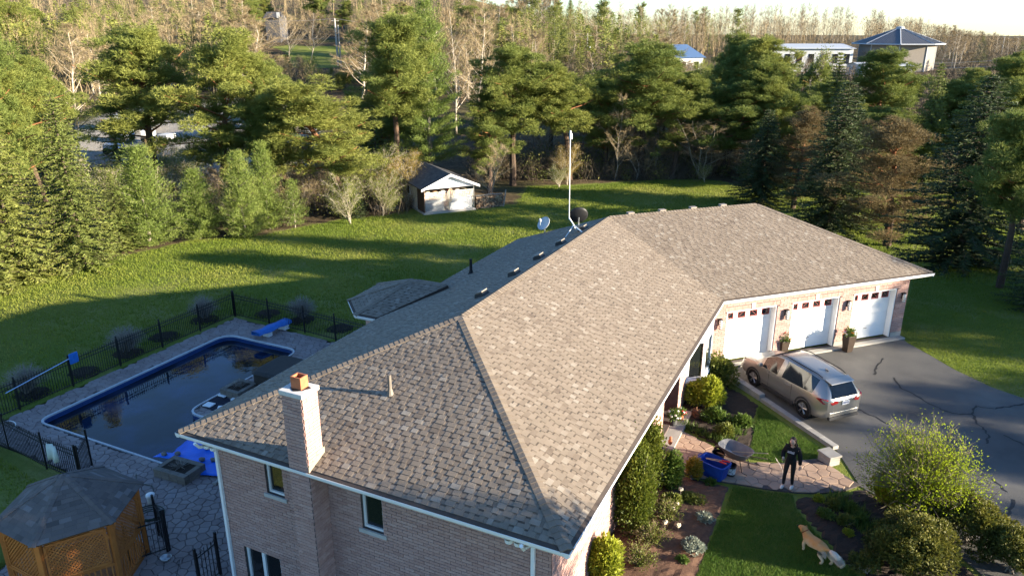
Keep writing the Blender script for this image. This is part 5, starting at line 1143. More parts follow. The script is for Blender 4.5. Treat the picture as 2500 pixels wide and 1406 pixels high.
leaf_ball(A3(1690, 1345), .42, .36, .24, 1500, silver_m, 27, 'ground_plant', 'larger silver-grey cushion plant lower in the flower bed', 'plant', lw=.035)
leaf_ball(A3(1735, 1185), .2, .18, .18, 500, green_m, 28, 'ground_plant', 'small green plant at the top of the flower bed', 'plant', lw=.035)
leaf_ball(A3(1665, 1375), .22, .2, .16, 500, green_m, 29, 'ground_plant', 'small green plant at the bottom of the flower bed', 'plant', lw=.03)
leaf_ball(A3(1690, 1225), .55, .4, .16, 1500, olive_m, 30, 'ground_plant', 'creeping green mat below the blue bin', 'plant', lw=.03)
leaf_ball(A3(1640, 1240), .4, .35, .35, 1500, olive_m, 35, 'ground_plant', 'loose green plants beside the seed heads', 'plant', lw=.04)
for i, (x, y, lb) in enumerate(((1590, 1330, 'tangle of dry stems below the tall cedar'), (1625, 1270, 'dry hydrangea stems with pale seed heads'), (1560, 1385, 'dry arching stems beside the lime shrub at the bottom'))): twigdome(A3(x, y), .5, .6, 90, 140+i, 'dry_plant', lb, 'plant', mat=M('straw_stems_%d' % i, [(.11, .085, .045), (.18, .14, .075), (.25, .2, .12)], aw=.6), leaves=1400, leafm=olive_m, lw=.025)
bl_m = M('seed_head', [(.42, .36, .26), (.55, .48, .38)], rough=.9, aw=.3)
for i, (x, y, z) in enumerate(((1615, 1195, .55), (1660, 1225, .45), (1640, 1270, .4), (1622, 1300, .35), (1650, 1250, .3), (1655, 1300, .25))):
    p = A3(x, y); t = thing('seed_head', 'pale round dry flower head above the flower bed', 'flower', p, 'dry flower heads in the flower bed'); m = MB(); m.tube([p, (p[0], p[1], z)], .006, 4); m.build('stalk', bl_m, t); m = MB(); m.blob((p[0], p[1], z), (.07, .07, .06), 8, 5, .25); m.build('head', bl_m, t)
# shrub bed at the lower right
big = A3(2235, 1262)
twigdome(big, 1.62, 2.6, 340, 51, 'tall_shrub', 'tall airy vase-shaped shrub with fresh lime leaves beside the drive', mat=M('grey_stems', [(.10, .08, .05), (.15, .125, .085), (.21, .175, .12)], aw=.6), leaves=19000, leafm=M('fresh_leaves', [(.15, .21, .012), (.25, .32, .018), (.36, .42, .03)], rough=.8, spec=.05, aw=.6, transl=.5), lw=.027)
leaf_ball(A3(2170, 1235), .75, .6, .75, 4600, M('yellow_euonymus', [(.10, .11, .01), (.22, .2, .015), (.36, .3, .025)], rough=.5, aw=.7, transl=.35), 53, 'shrub', 'yellow-tipped rounded shrub under the tall airy shrub', lw=.045)
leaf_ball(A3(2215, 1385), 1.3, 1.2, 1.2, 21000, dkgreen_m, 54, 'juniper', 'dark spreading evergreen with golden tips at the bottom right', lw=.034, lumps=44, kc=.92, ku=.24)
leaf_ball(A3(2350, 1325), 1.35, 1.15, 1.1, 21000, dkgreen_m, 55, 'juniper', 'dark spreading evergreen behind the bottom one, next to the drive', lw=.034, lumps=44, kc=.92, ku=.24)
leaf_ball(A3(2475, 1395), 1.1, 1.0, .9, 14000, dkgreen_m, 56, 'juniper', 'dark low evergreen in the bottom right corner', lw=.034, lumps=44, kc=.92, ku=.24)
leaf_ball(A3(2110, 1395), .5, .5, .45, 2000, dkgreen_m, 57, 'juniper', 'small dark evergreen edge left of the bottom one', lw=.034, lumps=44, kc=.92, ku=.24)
for i, (x, y, r, mt, lb) in enumerate(((2000, 1226, .2, lime_m, 'lime sprouting plant at the top of the dark bed'), (2035, 1245, .28, olive_m, 'leafy perennials second row of the dark bed'), (2075, 1250, .3, green_m, 'green perennials under the yellow-tipped shrub'), (2015, 1268, .28, green_m, 'green perennials near the dog'), (2060, 1285, .3, olive_m, 'spiky green perennials in the centre of the dark bed'), (2100, 1280, .32, green_m, 'green perennials beside the dark evergreen'), (2070, 1308, .16, lime_m, 'small lime plant right of the dog'))): leaf_ball(A3(x, y), r, r, r*.9, 650, mt, 160+i, 'perennial', lb, 'plant', lw=.035, stems=12)
for i, (x, y, lb) in enumerate(((2090, 1262, 'tall grassy leaves in the dark bed'), (2120, 1300, 'grassy leaves against the dark evergreen'), (2045, 1230, 'grassy leaves at the walk side of the dark bed'))): blades(A3(x, y), .35, 160, .4, green_m, 180+i, 'grassy_leaves', lb)

# ------------------------------------------------------------------ pots
petal = [M('petal_%s' % n_, [c, tuple(min(1, x*1.15) for x in c)], rough=.6, aw=.4, transl=.3) for n_, c in (('red', (.55, .03, .03)), ('yellow', (.65, .42, .03)), ('orange', (.6, .18, .03)), ('white', (.7, .68, .64)), ('pink', (.6, .12, .2)))]
def pot(c, r0, r1, h, mat, name, label, flowers, square=False, fr_=.25, fh=.3, seed=1):
    t = thing(name, label, 'plant pot', c); m = MB()
    if square: m.box((c[0], c[1], c[2]+h/2), (r0*2, r0*2, h), R(45), taper=r1/r0); m.build('pot', mat, t, bevel=.012)
    else: m.lathe([(.001, 0), (r0, 0), (r1, h), (r1*1.08, h), (r1*1.08, h+.03), (r1*.9, h+.03), (r1*.85, h-.04), (.001, h-.04)], c, 14); m.build('pot', mat, t, smooth=False)
    rn = np.random.RandomState(seed); n = 420; u = nrmz(rn.normal(size=(n, 3))); u[:, 2] = abs(u[:, 2]); b = np.array([0, 0, h])+u*rn.uniform(.2, 1, (n, 1))*np.array([fr_, fr_, fh]); me = tri_mesh('pot_leaves', spikes(b, u+rn.normal(0, .5, (n, 3)), rn.uniform(.06, .14, n), .02, rn), rn.uniform(size=n)); me.materials.append(green_m); o = bpy.data.objects.new('foliage', me); COL.objects.link(o); o.parent = t
    for i in range(11):
        v = nrmz(rn.normal(size=3)); v[2] = abs(v[2]); p = np.array(c)+np.array([0, 0, h])+v*np.array([fr_, fr_, fh])*rn.uniform(.8, 1.05); m = MB(); m.blob(tuple(p), (.05, .05, .035), 7, 4, .25); m.build('flower', petal[flowers[i % len(flowers)]], t)
    return t
tall_m = M('espresso_pot', [(.035, .024, .018), (.055, .038, .028)], rough=.45, aw=0)
pA = at(2068, 858); pot((pA[0], pA[1], .02), .14, .21, .75, tall_m, 'tall_planter', 'tall dark square planter between the second and third garage doors', (3, 2, 4), True, .28, .4, 3)
pB = at(1908, 868); pot((pB[0], pB[1], .02), .14, .21, .7, tall_m, 'tall_planter', 'planter with yellow and red flowers behind the parked car', (1, 0, 2, 3), True, .3, .4, 4)
pot((10.5, 11.35, .14), .11, .14, .26, M('grey_pot', [(.06, .06, .062), (.08, .08, .082)], aw=0), 'flower_pot', 'grey pot with white flowers on the porch', (3, 3), False, .25, .32, 5)
pot((10.62, 11.85, .14), .10, .13, .2, terracotta_m, 'flower_pot', 'pot with red flowers on the porch edge', (0, 4, 3), False, .2, .2, 6)
m = MB(); m.blob((10.75, 9.95, .27), (.07, .07, .11)); m.blob((10.75, 9.95, .41), (.05, .05, .06)); o = m.build('porch_ornament', terracotta_m, None, smooth=True); tag(o, 'small brown figure on the near corner of the porch', 'ornament')

# ------------------------------------------------------------------ wheelbarrow, bin, bucket, shovel
wb0 = Vector(at(1792, 1138)); wd_ = (Vector(at(1830, 1140))-Vector(at(1760, 1105))).normalized(); rzw = math.atan2(wd_.y, wd_.x)
wb = thing('wheelbarrow', 'grey steel wheelbarrow with empty tray and wooden handles on the walk', 'wheelbarrow', (wb0.x, wb0.y, .06), rz=rzw)
tray_m = M('tray_grey', [(.13, .13, .135), (.19, .19, .195)], rough=.5, scale=6, aw=0, metal=.2)
def rrect(lx, ly, x0, z, n=20, p=3.2): return [(x0+lx*np.sign(math.cos(a))*abs(math.cos(a))**(2/p), ly*np.sign(math.sin(a))*abs(math.sin(a))**(2/p), z) for a in np.linspace(0, 2*math.pi, n, endpoint=False)]
m = MB(); rings_ = [rrect(.56, .36, 0, .62), rrect(.53, .335, 0, .615), rrect(.30, .22, .06, .36), rrect(.32, .24, .06, .345), rrect(.57, .37, 0, .60)]; vs = [p for r_ in rings_[:3] for p in r_]; n = 20
m.add(vs, [(k*n+i, k*n+(i+1) % n, (k+1)*n+(i+1) % n, (k+1)*n+i) for k in range(2) for i in range(n)]+[tuple(2*n+i for i in range(n))]); vs = rings_[0]+rings_[3]
m.add(vs, [(i, n+i, n+(i+1) % n, (i+1) % n) for i in range(n)]+[tuple(n+i for i in range(n-1, -1, -1))]); m.build('tray', tray_m, wb, local=True, smooth=True)
for s in (-1, 1):
    m = MB(); m.tube([(-.62, .09*s, .2), (.1, .19*s, .33), (.95, .27*s, .56)], [.02, .022, .018], 6); m.build('handle', M('handle_wood_%d' % (s+1), [(.2, .14, .09), (.27, .19, .12)], aw=0), wb, local=True)
    m = MB(); m.tube([(.3, .2*s, .38), (.42, .2*s, .0), (.6, .2*s, .0)], .014, 6); m.build('leg', dark_m, wb, local=True)
m = MB(); m.lathe([(.12, -.04), (.19, -.035), (.2, 0), (.19, .035), (.12, .04), (.12, -.04)], (-.6, 0, .2), 16, M=Matrix.Rotation(math.pi/2, 3, 'X')); m.build('wheel', black_m, wb, local=True, smooth=True)
sh_ = thing('shovel', 'long-handled shovel resting across the wheelbarrow tray', 'shovel', (wb0.x, wb0.y, .06), rz=rzw); m = MB(); m.tube([(-.1, -.05, .45), (.9, .35, .70)], .016, 6); m.build('handle', M('shovel_wood', [(.34, .27, .18), (.42, .34, .24)], aw=0), sh_, local=True); m = MB(); m.blob((-.2, -.09, .42), (.14, .1, .02), 10, 4, 0); m.build('blade', steel_m, sh_, local=True, smooth=True)
bin_m = M('blue_bin', [(.012, .045, .26), (.016, .06, .33)], rough=.4, aw=0); bc = at(1740, 1162)
bn = thing('blue_bin', 'large dark blue plastic tub with garden tools', 'tub', (bc[0], bc[1], .06), rz=rzw+.08)
def tub(m, lx, ly, h, t_=.02, tp=.82):
    o1 = rrect(lx*tp, ly*tp, 0, 0, 20, 5); o2 = rrect(lx, ly, 0, h, 20, 5); i2 = rrect(lx-t_, ly-t_, 0, h, 20, 5); i1 = rrect(lx*tp-t_, ly*tp-t_, 0, t_, 20, 5); n = 20; vs = o1+o2+i2+i1
    m.add(vs, [(k*n+i, k*n+(i+1) % n, (k+1)*n+(i+1) % n, (k+1)*n+i) for k in range(3) for i in range(n)]+[tuple(3*n+i for i in range(n)), tuple(range(n-1, -1, -1))])
m = MB(); tub(m, .46, .30, .5); m.build('tub', bin_m, bn, local=True, smooth=False)
m = MB(); vs = rrect(.485, .325, 0, .5, 20, 5)+rrect(.455, .295, 0, .515, 20, 5)+rrect(.485, .325, 0, .47, 20, 5); m.add(vs, [(i, (i+1) % 20, 20+(i+1) % 20, 20+i) for i in range(20)]+[(40+i, 40+(i+1) % 20, (i+1) % 20, i) for i in range(20)]); m.build('rim', bin_m, bn, local=True)
for s in (-1, 1): m = MB(); m.tube([(.47*s, -.1, .45), (.53*s, -.07, .49), (.53*s, .07, .49), (.47*s, .1, .45)], .014, 6); m.build('handle', bin_m, bn, local=True)
tl = thing('loppers', 'red-handled loppers lying across the blue tub', 'tool', (bc[0], bc[1], .06), rz=rzw); redp = M('red_plastic', [(.4, .02, .02), (.5, .03, .03)], rough=.4, aw=0)
for s in (-1, 1):
    m = MB(); m.tube([(-.3, .02*s, .44), (.22, .05*s+.02, .58)], .013, 6); m.build('shaft', MATS['shovel_wood'], tl, local=True); m = MB(); m.tube([(.22, .05*s+.02, .58), (.46, .09*s+.04, .62)], .026, 8); m.build('grip', redp, tl, local=True)
bk_ = at(1783, 1163); bu = thing('paint_bucket', 'black round bucket with a white printed band beside the blue tub', 'bucket', (bk_[0], bk_[1], .06)); m = MB(); m.lathe([(.001, 0), (.125, 0), (.145, .36), (.155, .36), (.155, .38), (.135, .38), (.118, .02), (.001, .02)], (0, 0, 0), 18); m.build('pail', black_m, bu, local=True); m = MB(); m.lathe([(.1315, .08), (.1435, .29)], (0, 0, 0), 18); m.build('label_band', M('bucket_print', [(.02, .025, .03), (.5, .53, .56), (.6, .62, .64)], rough=.5, scale=14, aw=0), bu, local=True)
bk2 = at(1752, 1128); m = MB(); m.lathe([(.001, 0), (.17, 0), (.2, .3), (.215, .3), (.19, .29), (.155, .03), (.001, .03)], (bk2[0], bk2[1], .06), 18); o = m.build('black_tub', black_m, None); tag(o, 'low black tub between the blue tub and the wheelbarrow', 'tub')
# pale chalky line across the walk
p0 = [Vector(at(x, y)) for x, y in ((1893, 1122), (1903, 1138), (1910, 1155), (1914, 1172), (1913, 1186))]; m = MB(); vs = []; QQ = []
for i in range(len(p0)-1):
    for k in range(4): QQ.append(p0[i].lerp(p0[i+1], k/4)+Vector((random.uniform(-.03, .03), random.uniform(-.02, .02), 0)))
for p in QQ: w__ = random.uniform(.006, .02); vs += [(p.x-w__, p.y, .0712), (p.x+w__, p.y, .0712)]
m.add(vs, [(2*i, 2*i+1, 2*i+3, 2*i+2) for i in range(len(QQ)-1)]); m.build('chalk_stain', M('chalk', [(.46, .38, .31), (.54, .46, .38)], aw=0), walk)

# ------------------------------------------------------------------ parked car
c_r = Vector(at(1963, 1017)); c_f = Vector(at(1842, 940)); cd = (c_f-c_r); cd.z = 0; cd.normalize(); cl = Vector((-cd.y, cd.x, 0))
cmid = (c_r+c_f)/2 - cl*.80; crz = math.atan2(cd.y, cd.x)
car = thing('parked_car', 'silver-beige compact SUV parked facing the first garage door', 'car', (cmid.x, cmid.y, .02), rz=crz)
paint_m = M('car_paint', [(.36, .345, .32), (.39, .375, .35)], rough=.35, aw=0, metal=.7, coat=.35, scale=1)
clad_m = M('car_cladding', [(.03, .03, .032), (.045, .045, .047)], rough=.7, aw=0); tyre_m = M('tyre', [(.012, .012, .012), (.02, .02, .02)], rough=.85, aw=0); rim_m = M('alloy', [(.5, .5, .51), (.6, .6, .61)], rough=.3, metal=.9, aw=0); carglass = glass('car_glass', (.006, .007, .008), .08)
# stations: x, sill z, belt z, roof z, half widths at sill / belt / roof (x forward)
ST = [(-2.29, .50, .97, .98, .52, .56, .50), (-2.25, .38, 1.01, 1.05, .72, .74, .62), (-2.12, .31, 1.05, 1.27, .83, .82, .56), (-1.9, .28, 1.07, 1.50, .895, .88, .54), (-1.62, .26, 1.06, 1.59, .915, .90, .545), (-1.2, .25, 1.04, 1.635, .92, .905, .56), (-.72, .25, 1.02, 1.66, .92, .91, .575), (-.1, .25, 1.0, 1.665, .92, .91, .58), (.12, .25, .99, 1.655, .92, .91, .58), (.55, .25, .98, 1.57, .92, .905, .58), (.95, .25, .98, 1.36, .92, .90, .64), (1.3, .26, .985, 1.10, .92, .885, .72), (1.4, .27, .98, 1.035, .915, .88, .75), (1.8, .3, .93, .985, .89, .85, .74), (2.08, .33, .86, .91, .85, .80, .68), (2.25, .36, .74, .80, .76, .70, .56), (2.31, .42, .62, .66, .66, .60, .48)]
def ringpts(s):
    x, zs_, zb_, zr, ws, wb_, wr = s; top = zr-zb_
    R_ = [(ws*.93, zs_), (ws, zs_+.10), (ws*1.0, (zs_+zb_)/2), (wb_, zb_-.06), (wb_-.02, zb_), (wr+(wb_-wr)*.1, zb_+top*.87), (wr*.9, zr-.012), (wr*.5, zr), (0, zr+.004)]
    return [(x, y, z) for y, z in R_]+[(x, -y, z) for y, z in R_[-2::-1]]
rings_ = [ringpts(s) for s in ST]; n = len(rings_[0]); m = MB(); gside = {'l': [], 'r': []}; body_f = []; glass_f = {}
wins = {4: ('rear_quarter', .0, .0), 5: 'r', 6: 'r', 8: 'f', 9: 'f'}
vs = [p for r_ in rings_ for p in r_]
fs = []; gl_faces = {'rear_window': [], 'windshield': [], 'side_l1': [], 'side_l2': [], 'side_l3': [], 'side_r1': [], 'side_r2': [], 'side_r3': []}
for k in range(len(ST)-1):
    for i in range(n-1):
        f = (k*n+i, (k+1)*n+i, (k+1)*n+i+1, k*n+i+1)
        side = i in (4, n-6)
        if side and k in (4, 5, 6, 8, 9):
            key = {4: '3', 5: '2', 6: '2', 8: '1', 9: '1'}[k]; gl_faces['side_%s%s' % ('l' if i == 4 else 'r', key)].append(f); continue
        fs.append(f)
fs.append(tuple(range(n-1, -1, -1))); fs.append(tuple((len(ST)-1)*n+i for i in range(n)))
m.add(vs, fs); cb = m.build('body', paint_m, car, local=True, smooth=True); md = cb.modifiers.new('es', 'EDGE_SPLIT'); md.split_angle = R(38)
for key, ff in gl_faces.items():
    if not ff: continue
    m = MB(); idx_ = sorted({i for f in ff for i in f}); mp = {v: j for j, v in enumerate(idx_)}
    m.add([(vs[i][0], vs[i][1]*.995, vs[i][2]) for i in idx_], [tuple(mp[i] for i in f) for f in ff]); m.build('side_window', carglass, car, local=True)
m = MB(); m.add([(-2.275, .56, 1.08), (-2.275, -.56, 1.08), (-1.985, -.47, 1.46), (-1.985, .47, 1.46)], [(0, 1, 2, 3)[::-1], (0, 1, 2, 3)]); m.build('rear_window', carglass, car, local=True)
m = MB(); m.add([(1.34, .70, 1.06), (1.36, 0, 1.09), (1.34, -.70, 1.06), (.56, -.55, 1.59), (.55, 0, 1.61), (.56, .55, 1.59)], [(0, 1, 4, 5), (1, 2, 3, 4)]); m.build('windshield', carglass, car, local=True)
m = MB(); m.add([(-2.08, .50, 1.50), (-2.08, -.50, 1.50), (-1.75, -.52, 1.55), (-1.75, .52, 1.55), (-2.06, .50, 1.52), (-2.06, -.50, 1.52), (-1.75, -.52, 1.585), (-1.75, .52, 1.585)], [(0, 1, 5, 4), (4, 5, 6, 7), (3, 2, 1, 0), (1, 2, 6, 5), (0, 4, 7, 3)]); m.build('roof_spoiler', paint_m, car, local=True)
for s in (-1, 1):
    m = MB(); m.tube([(-1.65, .51*s, 1.60), (-1.4, .525*s, 1.65), (.1, .545*s, 1.68), (.4, .53*s, 1.62)], .016, 6); m.build('roof_rail', dark_m, car, local=True)
    m = MB(); m.add([(-2.21, .80*s, 1.05), (-2.285, .55*s, 1.03), (-2.32, .34*s, 1.0), (-2.32, .36*s, .90), (-2.31, .56*s, .86), (-2.15, .87*s, .89), (-1.86, .925*s, 1.0), (-1.95, .915*s, 1.05)], [(0, 1, 2, 3, 4, 5, 6, 7), (7, 6, 5, 4, 3, 2, 1, 0)]); m.build('tail_light', M('tail_red_%d' % (s+1), [(.35, .012, .015), (.42, .02, .02)], rough=.15, aw=0, coat=.6), car, local=True)
    m = MB(); m.add([(2.12, .80*s, .80), (2.26, .66*s, .74), (2.31, .45*s, .72), (2.26, .5*s, .84), (2.0, .84*s, .90)], [(0, 1, 2, 3, 4), (4, 3, 2, 1, 0)]); m.build('headlight', opal_m, car, local=True)
    m = MB(); m.box((.95, .99*s, 1.06), (.14, .2, .14), taper=.8); m.build('mirror', paint_m, car, local=True, bevel=.03)
    for xx in (-.58, .38): m = MB(); m.tube([(xx, .925*s, .88), (xx+.03, .945*s, .885), (xx+.2, .945*s, .885), (xx+.23, .925*s, .88)], .012, 6); m.build('door_handle', paint_m, car, local=True)
    for xx, nm in ((-.68, 0), (.52, 0)): m = MB(); m.box((xx-.38*0, .917*s, .65), (.008, .012, .68)); m.build('door_gap', dark_m, car, local=True)
    m = MB(); m.box((0, .915*s, .30), (1.7, .04, .14)); m.build('sill_cladding', clad_m, car, local=True, bevel=.015)
    for wx in (-1.33, 1.33):
        m = MB(); aa = np.linspace(-.15, math.pi+.15, 13); vs2 = []
        for a in aa:
            for rr, yy in ((.43, .93), (.355, .935), (.355, .80)): vs2.append((wx+rr*math.cos(a), yy*s, .345+rr*math.sin(a)))
        m.add(vs2, [(3*i+j, 3*i+3+j, 3*i+4+j, 3*i+1+j) for i in range(12) for j in range(2)]); m.build('wheel_arch', clad_m, car, local=True)
        m = MB(); m.lathe([(.001, -.01), (.36, -.01), (.36, .01)], (wx, .905*s, .35), 20, M=Matrix.Rotation(-math.pi/2*s, 3, 'X')); m.build('arch_liner', black_m, car, local=True)
        wh = MB(); Mw = Matrix.Rotation(-math.pi/2*s, 3, 'X'); wh.lathe([(.2, -.12), (.31, -.11), (.345, -.07), (.345, .07), (.31, .10), (.24, .105), (.235, .06)], (wx, .83*s, .345), 24, M=Mw); wo_ = wh.build('wheel', tyre_m, car, local=True, smooth=True)
        m = MB(); m.lathe([(.235, .06), (.232, .095), (.215, .09), (.20, .055), (.001, .05)], (wx, .83*s, .345), 24, M=Mw); m.build('rim_well', dark_m, wo_, local=True)
        for k in range(5):
            a = 2*math.pi*k/5+.3; m = MB()
            for da in (-.13, .13): m.tube([(wx+.04*math.cos(a), (.83+.095)*s, .345+.04*math.sin(a)), (wx+.215*math.cos(a+da), (.83+.10)*s, .345+.215*math.sin(a+da))], .016, 5)
            m.build('spoke', rim_m, wo_, local=True)
        m = MB(); m.blob((wx, .93*s, .345), (.05, .015, .05), 10, 5, 0); m.build('hub_cap', rim_m, wo_, local=True)
m = MB(); m.box((-2.25, 0, .47), (.09, 1.3, .2)); m.build('rear_bumper', paint_m, car, local=True, bevel=.04)
m = MB(); m.box((-2.27, 0, .33), (.12, 1.3, .12)); m.build('bumper_skirt', clad_m, car, local=True, bevel=.02)
m = MB(); m.box((-2.305, 0, .985), (.03, .78, .035)); m.build('chrome_strip', rim_m, car, local=True, bevel=.008)
pl_m = M('plate', [(.6, .62, .66), (.66, .68, .72)], rough=.4, aw=0); m = MB(); m.box((-2.315, 0, .88), (.012, .31, .15)); lp = m.build('licence_plate', pl_m, car, local=True)
m = MB(); 
for i in range(6): m.box((-2.323, -.105+.042*i, .88), (.004, .022, .07))
m.build('plate_characters', M('plate_ink', [(.03, .05, .16), (.04, .06, .2)], aw=0), lp, local=True, kind='stuff')
m = MB(); m.tube([(-2.30, .05, 1.1), (-2.29, -.32, 1.16)], .01, 5); m.build('wiper', black_m, car, local=True)
m = MB(); m.blob((-1.3, 0, 1.66), (.09, .02, .05), 8, 5, 0); m.build('roof_antenna', paint_m, car, local=True, smooth=True)
m = MB(); m.box((2.27, 0, .5), (.08, 1.3, .22)); m.build('front_bumper', clad_m, car, local=True, bevel=.03)
for y in (-.36, .36): m = MB(); m.box((.1, y, .95), (.45, .5, .6)); m.box((.1, y, 1.32), (.12, .26, .2)); m.build('seat', clad_m, car, local=True, bevel=.05)

# ------------------------------------------------------------------ person
def skin_mesh(name, nodes, edges, mat, parent, sub=2, root=0):
    """nodes: (x,y,z,rx,ry); a continuous skin-modifier surface"""
    me = bpy.data.meshes.new(name); me.from_pydata([n_[:3] for n_ in nodes], edges, []); o = bpy.data.objects.new(name, me); COL.objects.link(o); o.parent = parent
    md = o.modifiers.new('skin', 'SKIN'); md.use_smooth_shade = True
    if not me.skin_vertices: 
        bm_ = bmesh.new(); bm_.from_mesh(me); bm_.verts.layers.skin.verify(); bm_.to_mesh(me); bm_.free()
    sv = me.skin_vertices[0].data
    for i, n_ in enumerate(nodes): sv[i].radius = (n_[3], n_[4] if len(n_) > 4 else n_[3]); sv[i].use_root = (i == root)
    o.modifiers.new('sub', 'SUBSURF').render_levels = sub; o.modifiers['sub'].levels = 1
    me.materials.append(mat); return o
pp = at(1922, 1192); face_az = math.atan2(CAM[1]-pp[1], CAM[0]-pp[0])-.25
person = thing('person', 'person in black hoodie, black leggings and white shoes, looking down, holding a can', 'person', (pp[0], pp[1], .07), rz=face_az)   # +x is the way the person faces
skin_m = M('skin', [(.50, .30, .22), (.55, .34, .25)], rough=.55, aw=0); cloth_m = M('black_cloth', [(.006, .006, .007), (.011, .011, .012)], rough=.9, aw=0); legg_m = M('leggings', [(.007, .007, .009), (.015, .015, .017)], rough=.6, aw=0); hair_m = M('dark_hair', [(.018, .010, .007), (.05, .026, .016)], rough=.5, scale=30, aw=0); shoe_m = M('white_shoe', [(.6, .58, .54), (.7, .68, .64)], rough=.6, aw=0)
#        pelvis, chest, neck, head...
N_ = [(0, 0, .90, .13, .10), (.0, 0, 1.12, .12, .09), (.01, 0, 1.30, .13, .09), (.03, 0, 1.42, .05), (.07, 0, 1.50, .055),
      (0, .09, .86, .085), (.03, .10, .48, .055), (-.03, .11, .09, .036), (.06, .12, .05, .03), (0, -.09, .86, .085), (.10, -.10, .48, .055), (.10, -.11, .09, .036), (.2, -.12, .05, .03),
      (.0, .17, 1.33, .055), (-.02, .24, 1.08, .042), (.02, .27, .84, .03), (.0, -.17, 1.33, .055), (.02, -.25, 1.10, .042), (.17, -.20, .98, .03)]
E_ = [(0, 1), (1, 2), (2, 3), (3, 4), (0, 5), (5, 6), (6, 7), (7, 8), (0, 9), (9, 10), (10, 11), (11, 12), (2, 13), (13, 14), (14, 15), (2, 16), (16, 17), (17, 18)]
BN = [(n_[0], n_[1], n_[2], n_[3]*(.72 if i in (0, 1, 2, 5, 9) else .92), (n_[4] if len(n_) > 4 else n_[3])*(.72 if i in (0, 1, 2, 5, 9) else .92)) for i, n_ in enumerate(N_)]
skin_mesh('body', BN, E_, skin_m, person)
m = MB(); HC = Vector((.10, 0, 1.575)); Mh = Matrix.Rotation(R(14), 3, 'Y'); nlat, nlon = 12, 16; vs = []
for i in range(nlat+1):
    ph = math.pi*i/nlat
    for k in range(nlon):
        a = 2*math.pi*k/nlon; x = math.sin(ph)*math.cos(a); y = math.sin(ph)*math.sin(a); z = math.cos(ph); v = Vector((x*.098, y*.078, z*.118))
        if x > 0: v.x *= .93-.12*max(0, -z)
        if x > .86 and abs(y) < .28 and -.35 < z < .12: v.x += .022*(1-abs(y)/.28)       # nose
        if x > .8 and .12 < z < .35 and .18 < abs(y) < .55: v.x -= .008                      # eye hollows
        if z < -.4: v.y *= .86; v.x += .004
        vs.append(tuple(HC+Mh@v))
m.add(vs, [(i*nlon+k, (i+1)*nlon+k, (i+1)*nlon+(k+1) % nlon, i*nlon+(k+1) % nlon) for i in range(nlat) for k in range(nlon)]); hd = m.build('head', skin_m, person, local=True, smooth=True)
for s in (-1, 1):
    m = MB(); m.blob(HC+Mh@Vector((.086, .03*s, .018)), (.012, .014, .008), 8, 5, 0); m.build('eye', black_m, hd, local=True); m = MB(); m.blob(HC+Mh@Vector((0, .08*s, -.005)), (.018, .01, .03), 8, 5, 0); m.build('ear', skin_m, hd, local=True, smooth=True)
m = MB(); m.blob(HC+Mh@Vector((.083, 0, -.06)), (.012, .026, .007), 8, 5, 0); m.build('mouth', M('lips', [(.35, .12, .10), (.4, .14, .12)], aw=0), hd, local=True)
m = MB(); m.blob(HC+Mh@Vector((-.042, 0, .03)), (.096, .092, .112), 16, 10, .05); m.blob(HC+Mh@Vector((-.07, .0, -.09)), (.06, .085, .13), 12, 8, .08)
for s in (-1, 1): m.blob(HC+Mh@Vector((-.02, .082*s, -.05)), (.05, .025, .12), 10, 8, .1)
m.build('hair', hair_m, person, local=True, smooth=True)
def grown(sel, k, ext=0): return [(N_[i][0], N_[i][1], N_[i][2], N_[i][3]*k+ext, (N_[i][4] if len(N_[i]) > 4 else N_[i][3])*k+ext) for i in sel]
def sub_skin(name, sel, k, ext, mat):
    mp = {v: i for i, v in enumerate(sel)}; return skin_mesh(name, grown(sel, k, ext), [(mp[a], mp[b_]) for a, b_ in E_ if a in mp and b_ in mp], mat, person)
hood = sub_skin('hoodie', [0, 1, 2, 3, 13, 14, 15, 16, 17, 18], 1.08, .022, cloth_m); sub_skin('leggings', [1, 0, 5, 6, 7, 9, 10, 11], 1.03, .006, legg_m)
m = MB(); m.blob((-.07, 0, 1.40), (.08, .13, .07), 14, 8, .03); m.build('hood', cloth_m, person, local=True, smooth=True)
for (x, y) in ((.04, .12), (.17, -.12)):
    m = MB(); m.blob((x, y, .045), (.135, .05, .05), 14, 8, 0); m.build('shoe', shoe_m, person, local=True, smooth=True)
def hand(wrist, d, side, name):
    d = Vector(d).normalized(); s = Vector((0, 1, 0)) if abs(d.y) < .8 else Vector((1, 0, 0)); s = (s-d*s.dot(d)).normalized(); u = d.cross(s); W_ = Vector(wrist); nd = [(*W_, .024), (*(W_+d*.05), .03), (*(W_+d*.085), .03)]; ed_ = [(0, 1), (1, 2)]
    for i, (o_, l_) in enumerate(((-.028, .062), (-.009, .072), (.010, .068), (.027, .052))):
        b0 = len(nd); p = W_+d*.085+s*o_; nd += [(*p, .010), (*(p+d*l_*.5+u*.012), .009), (*(p+d*l_*.8+u*.035), .008)]; ed_ += [(2, b0), (b0, b0+1), (b0+1, b0+2)]
    b0 = len(nd); p = W_+d*.04+s*.03; nd += [(*p, .011), (*(p+s*.03+d*.02+u*.01), .010), (*(p+s*.035+d*.05+u*.025), .009)]; ed_ += [(1, b0), (b0, b0+1), (b0+1, b0+2)]
    return skin_mesh(name, nd, ed_, skin_m, person, sub=1)
hand((.02, .27, .83), (.05, .05, -1), 1, 'hand'); hand((.18, -.19, .98), (1, .25, .15), -1, 'hand')
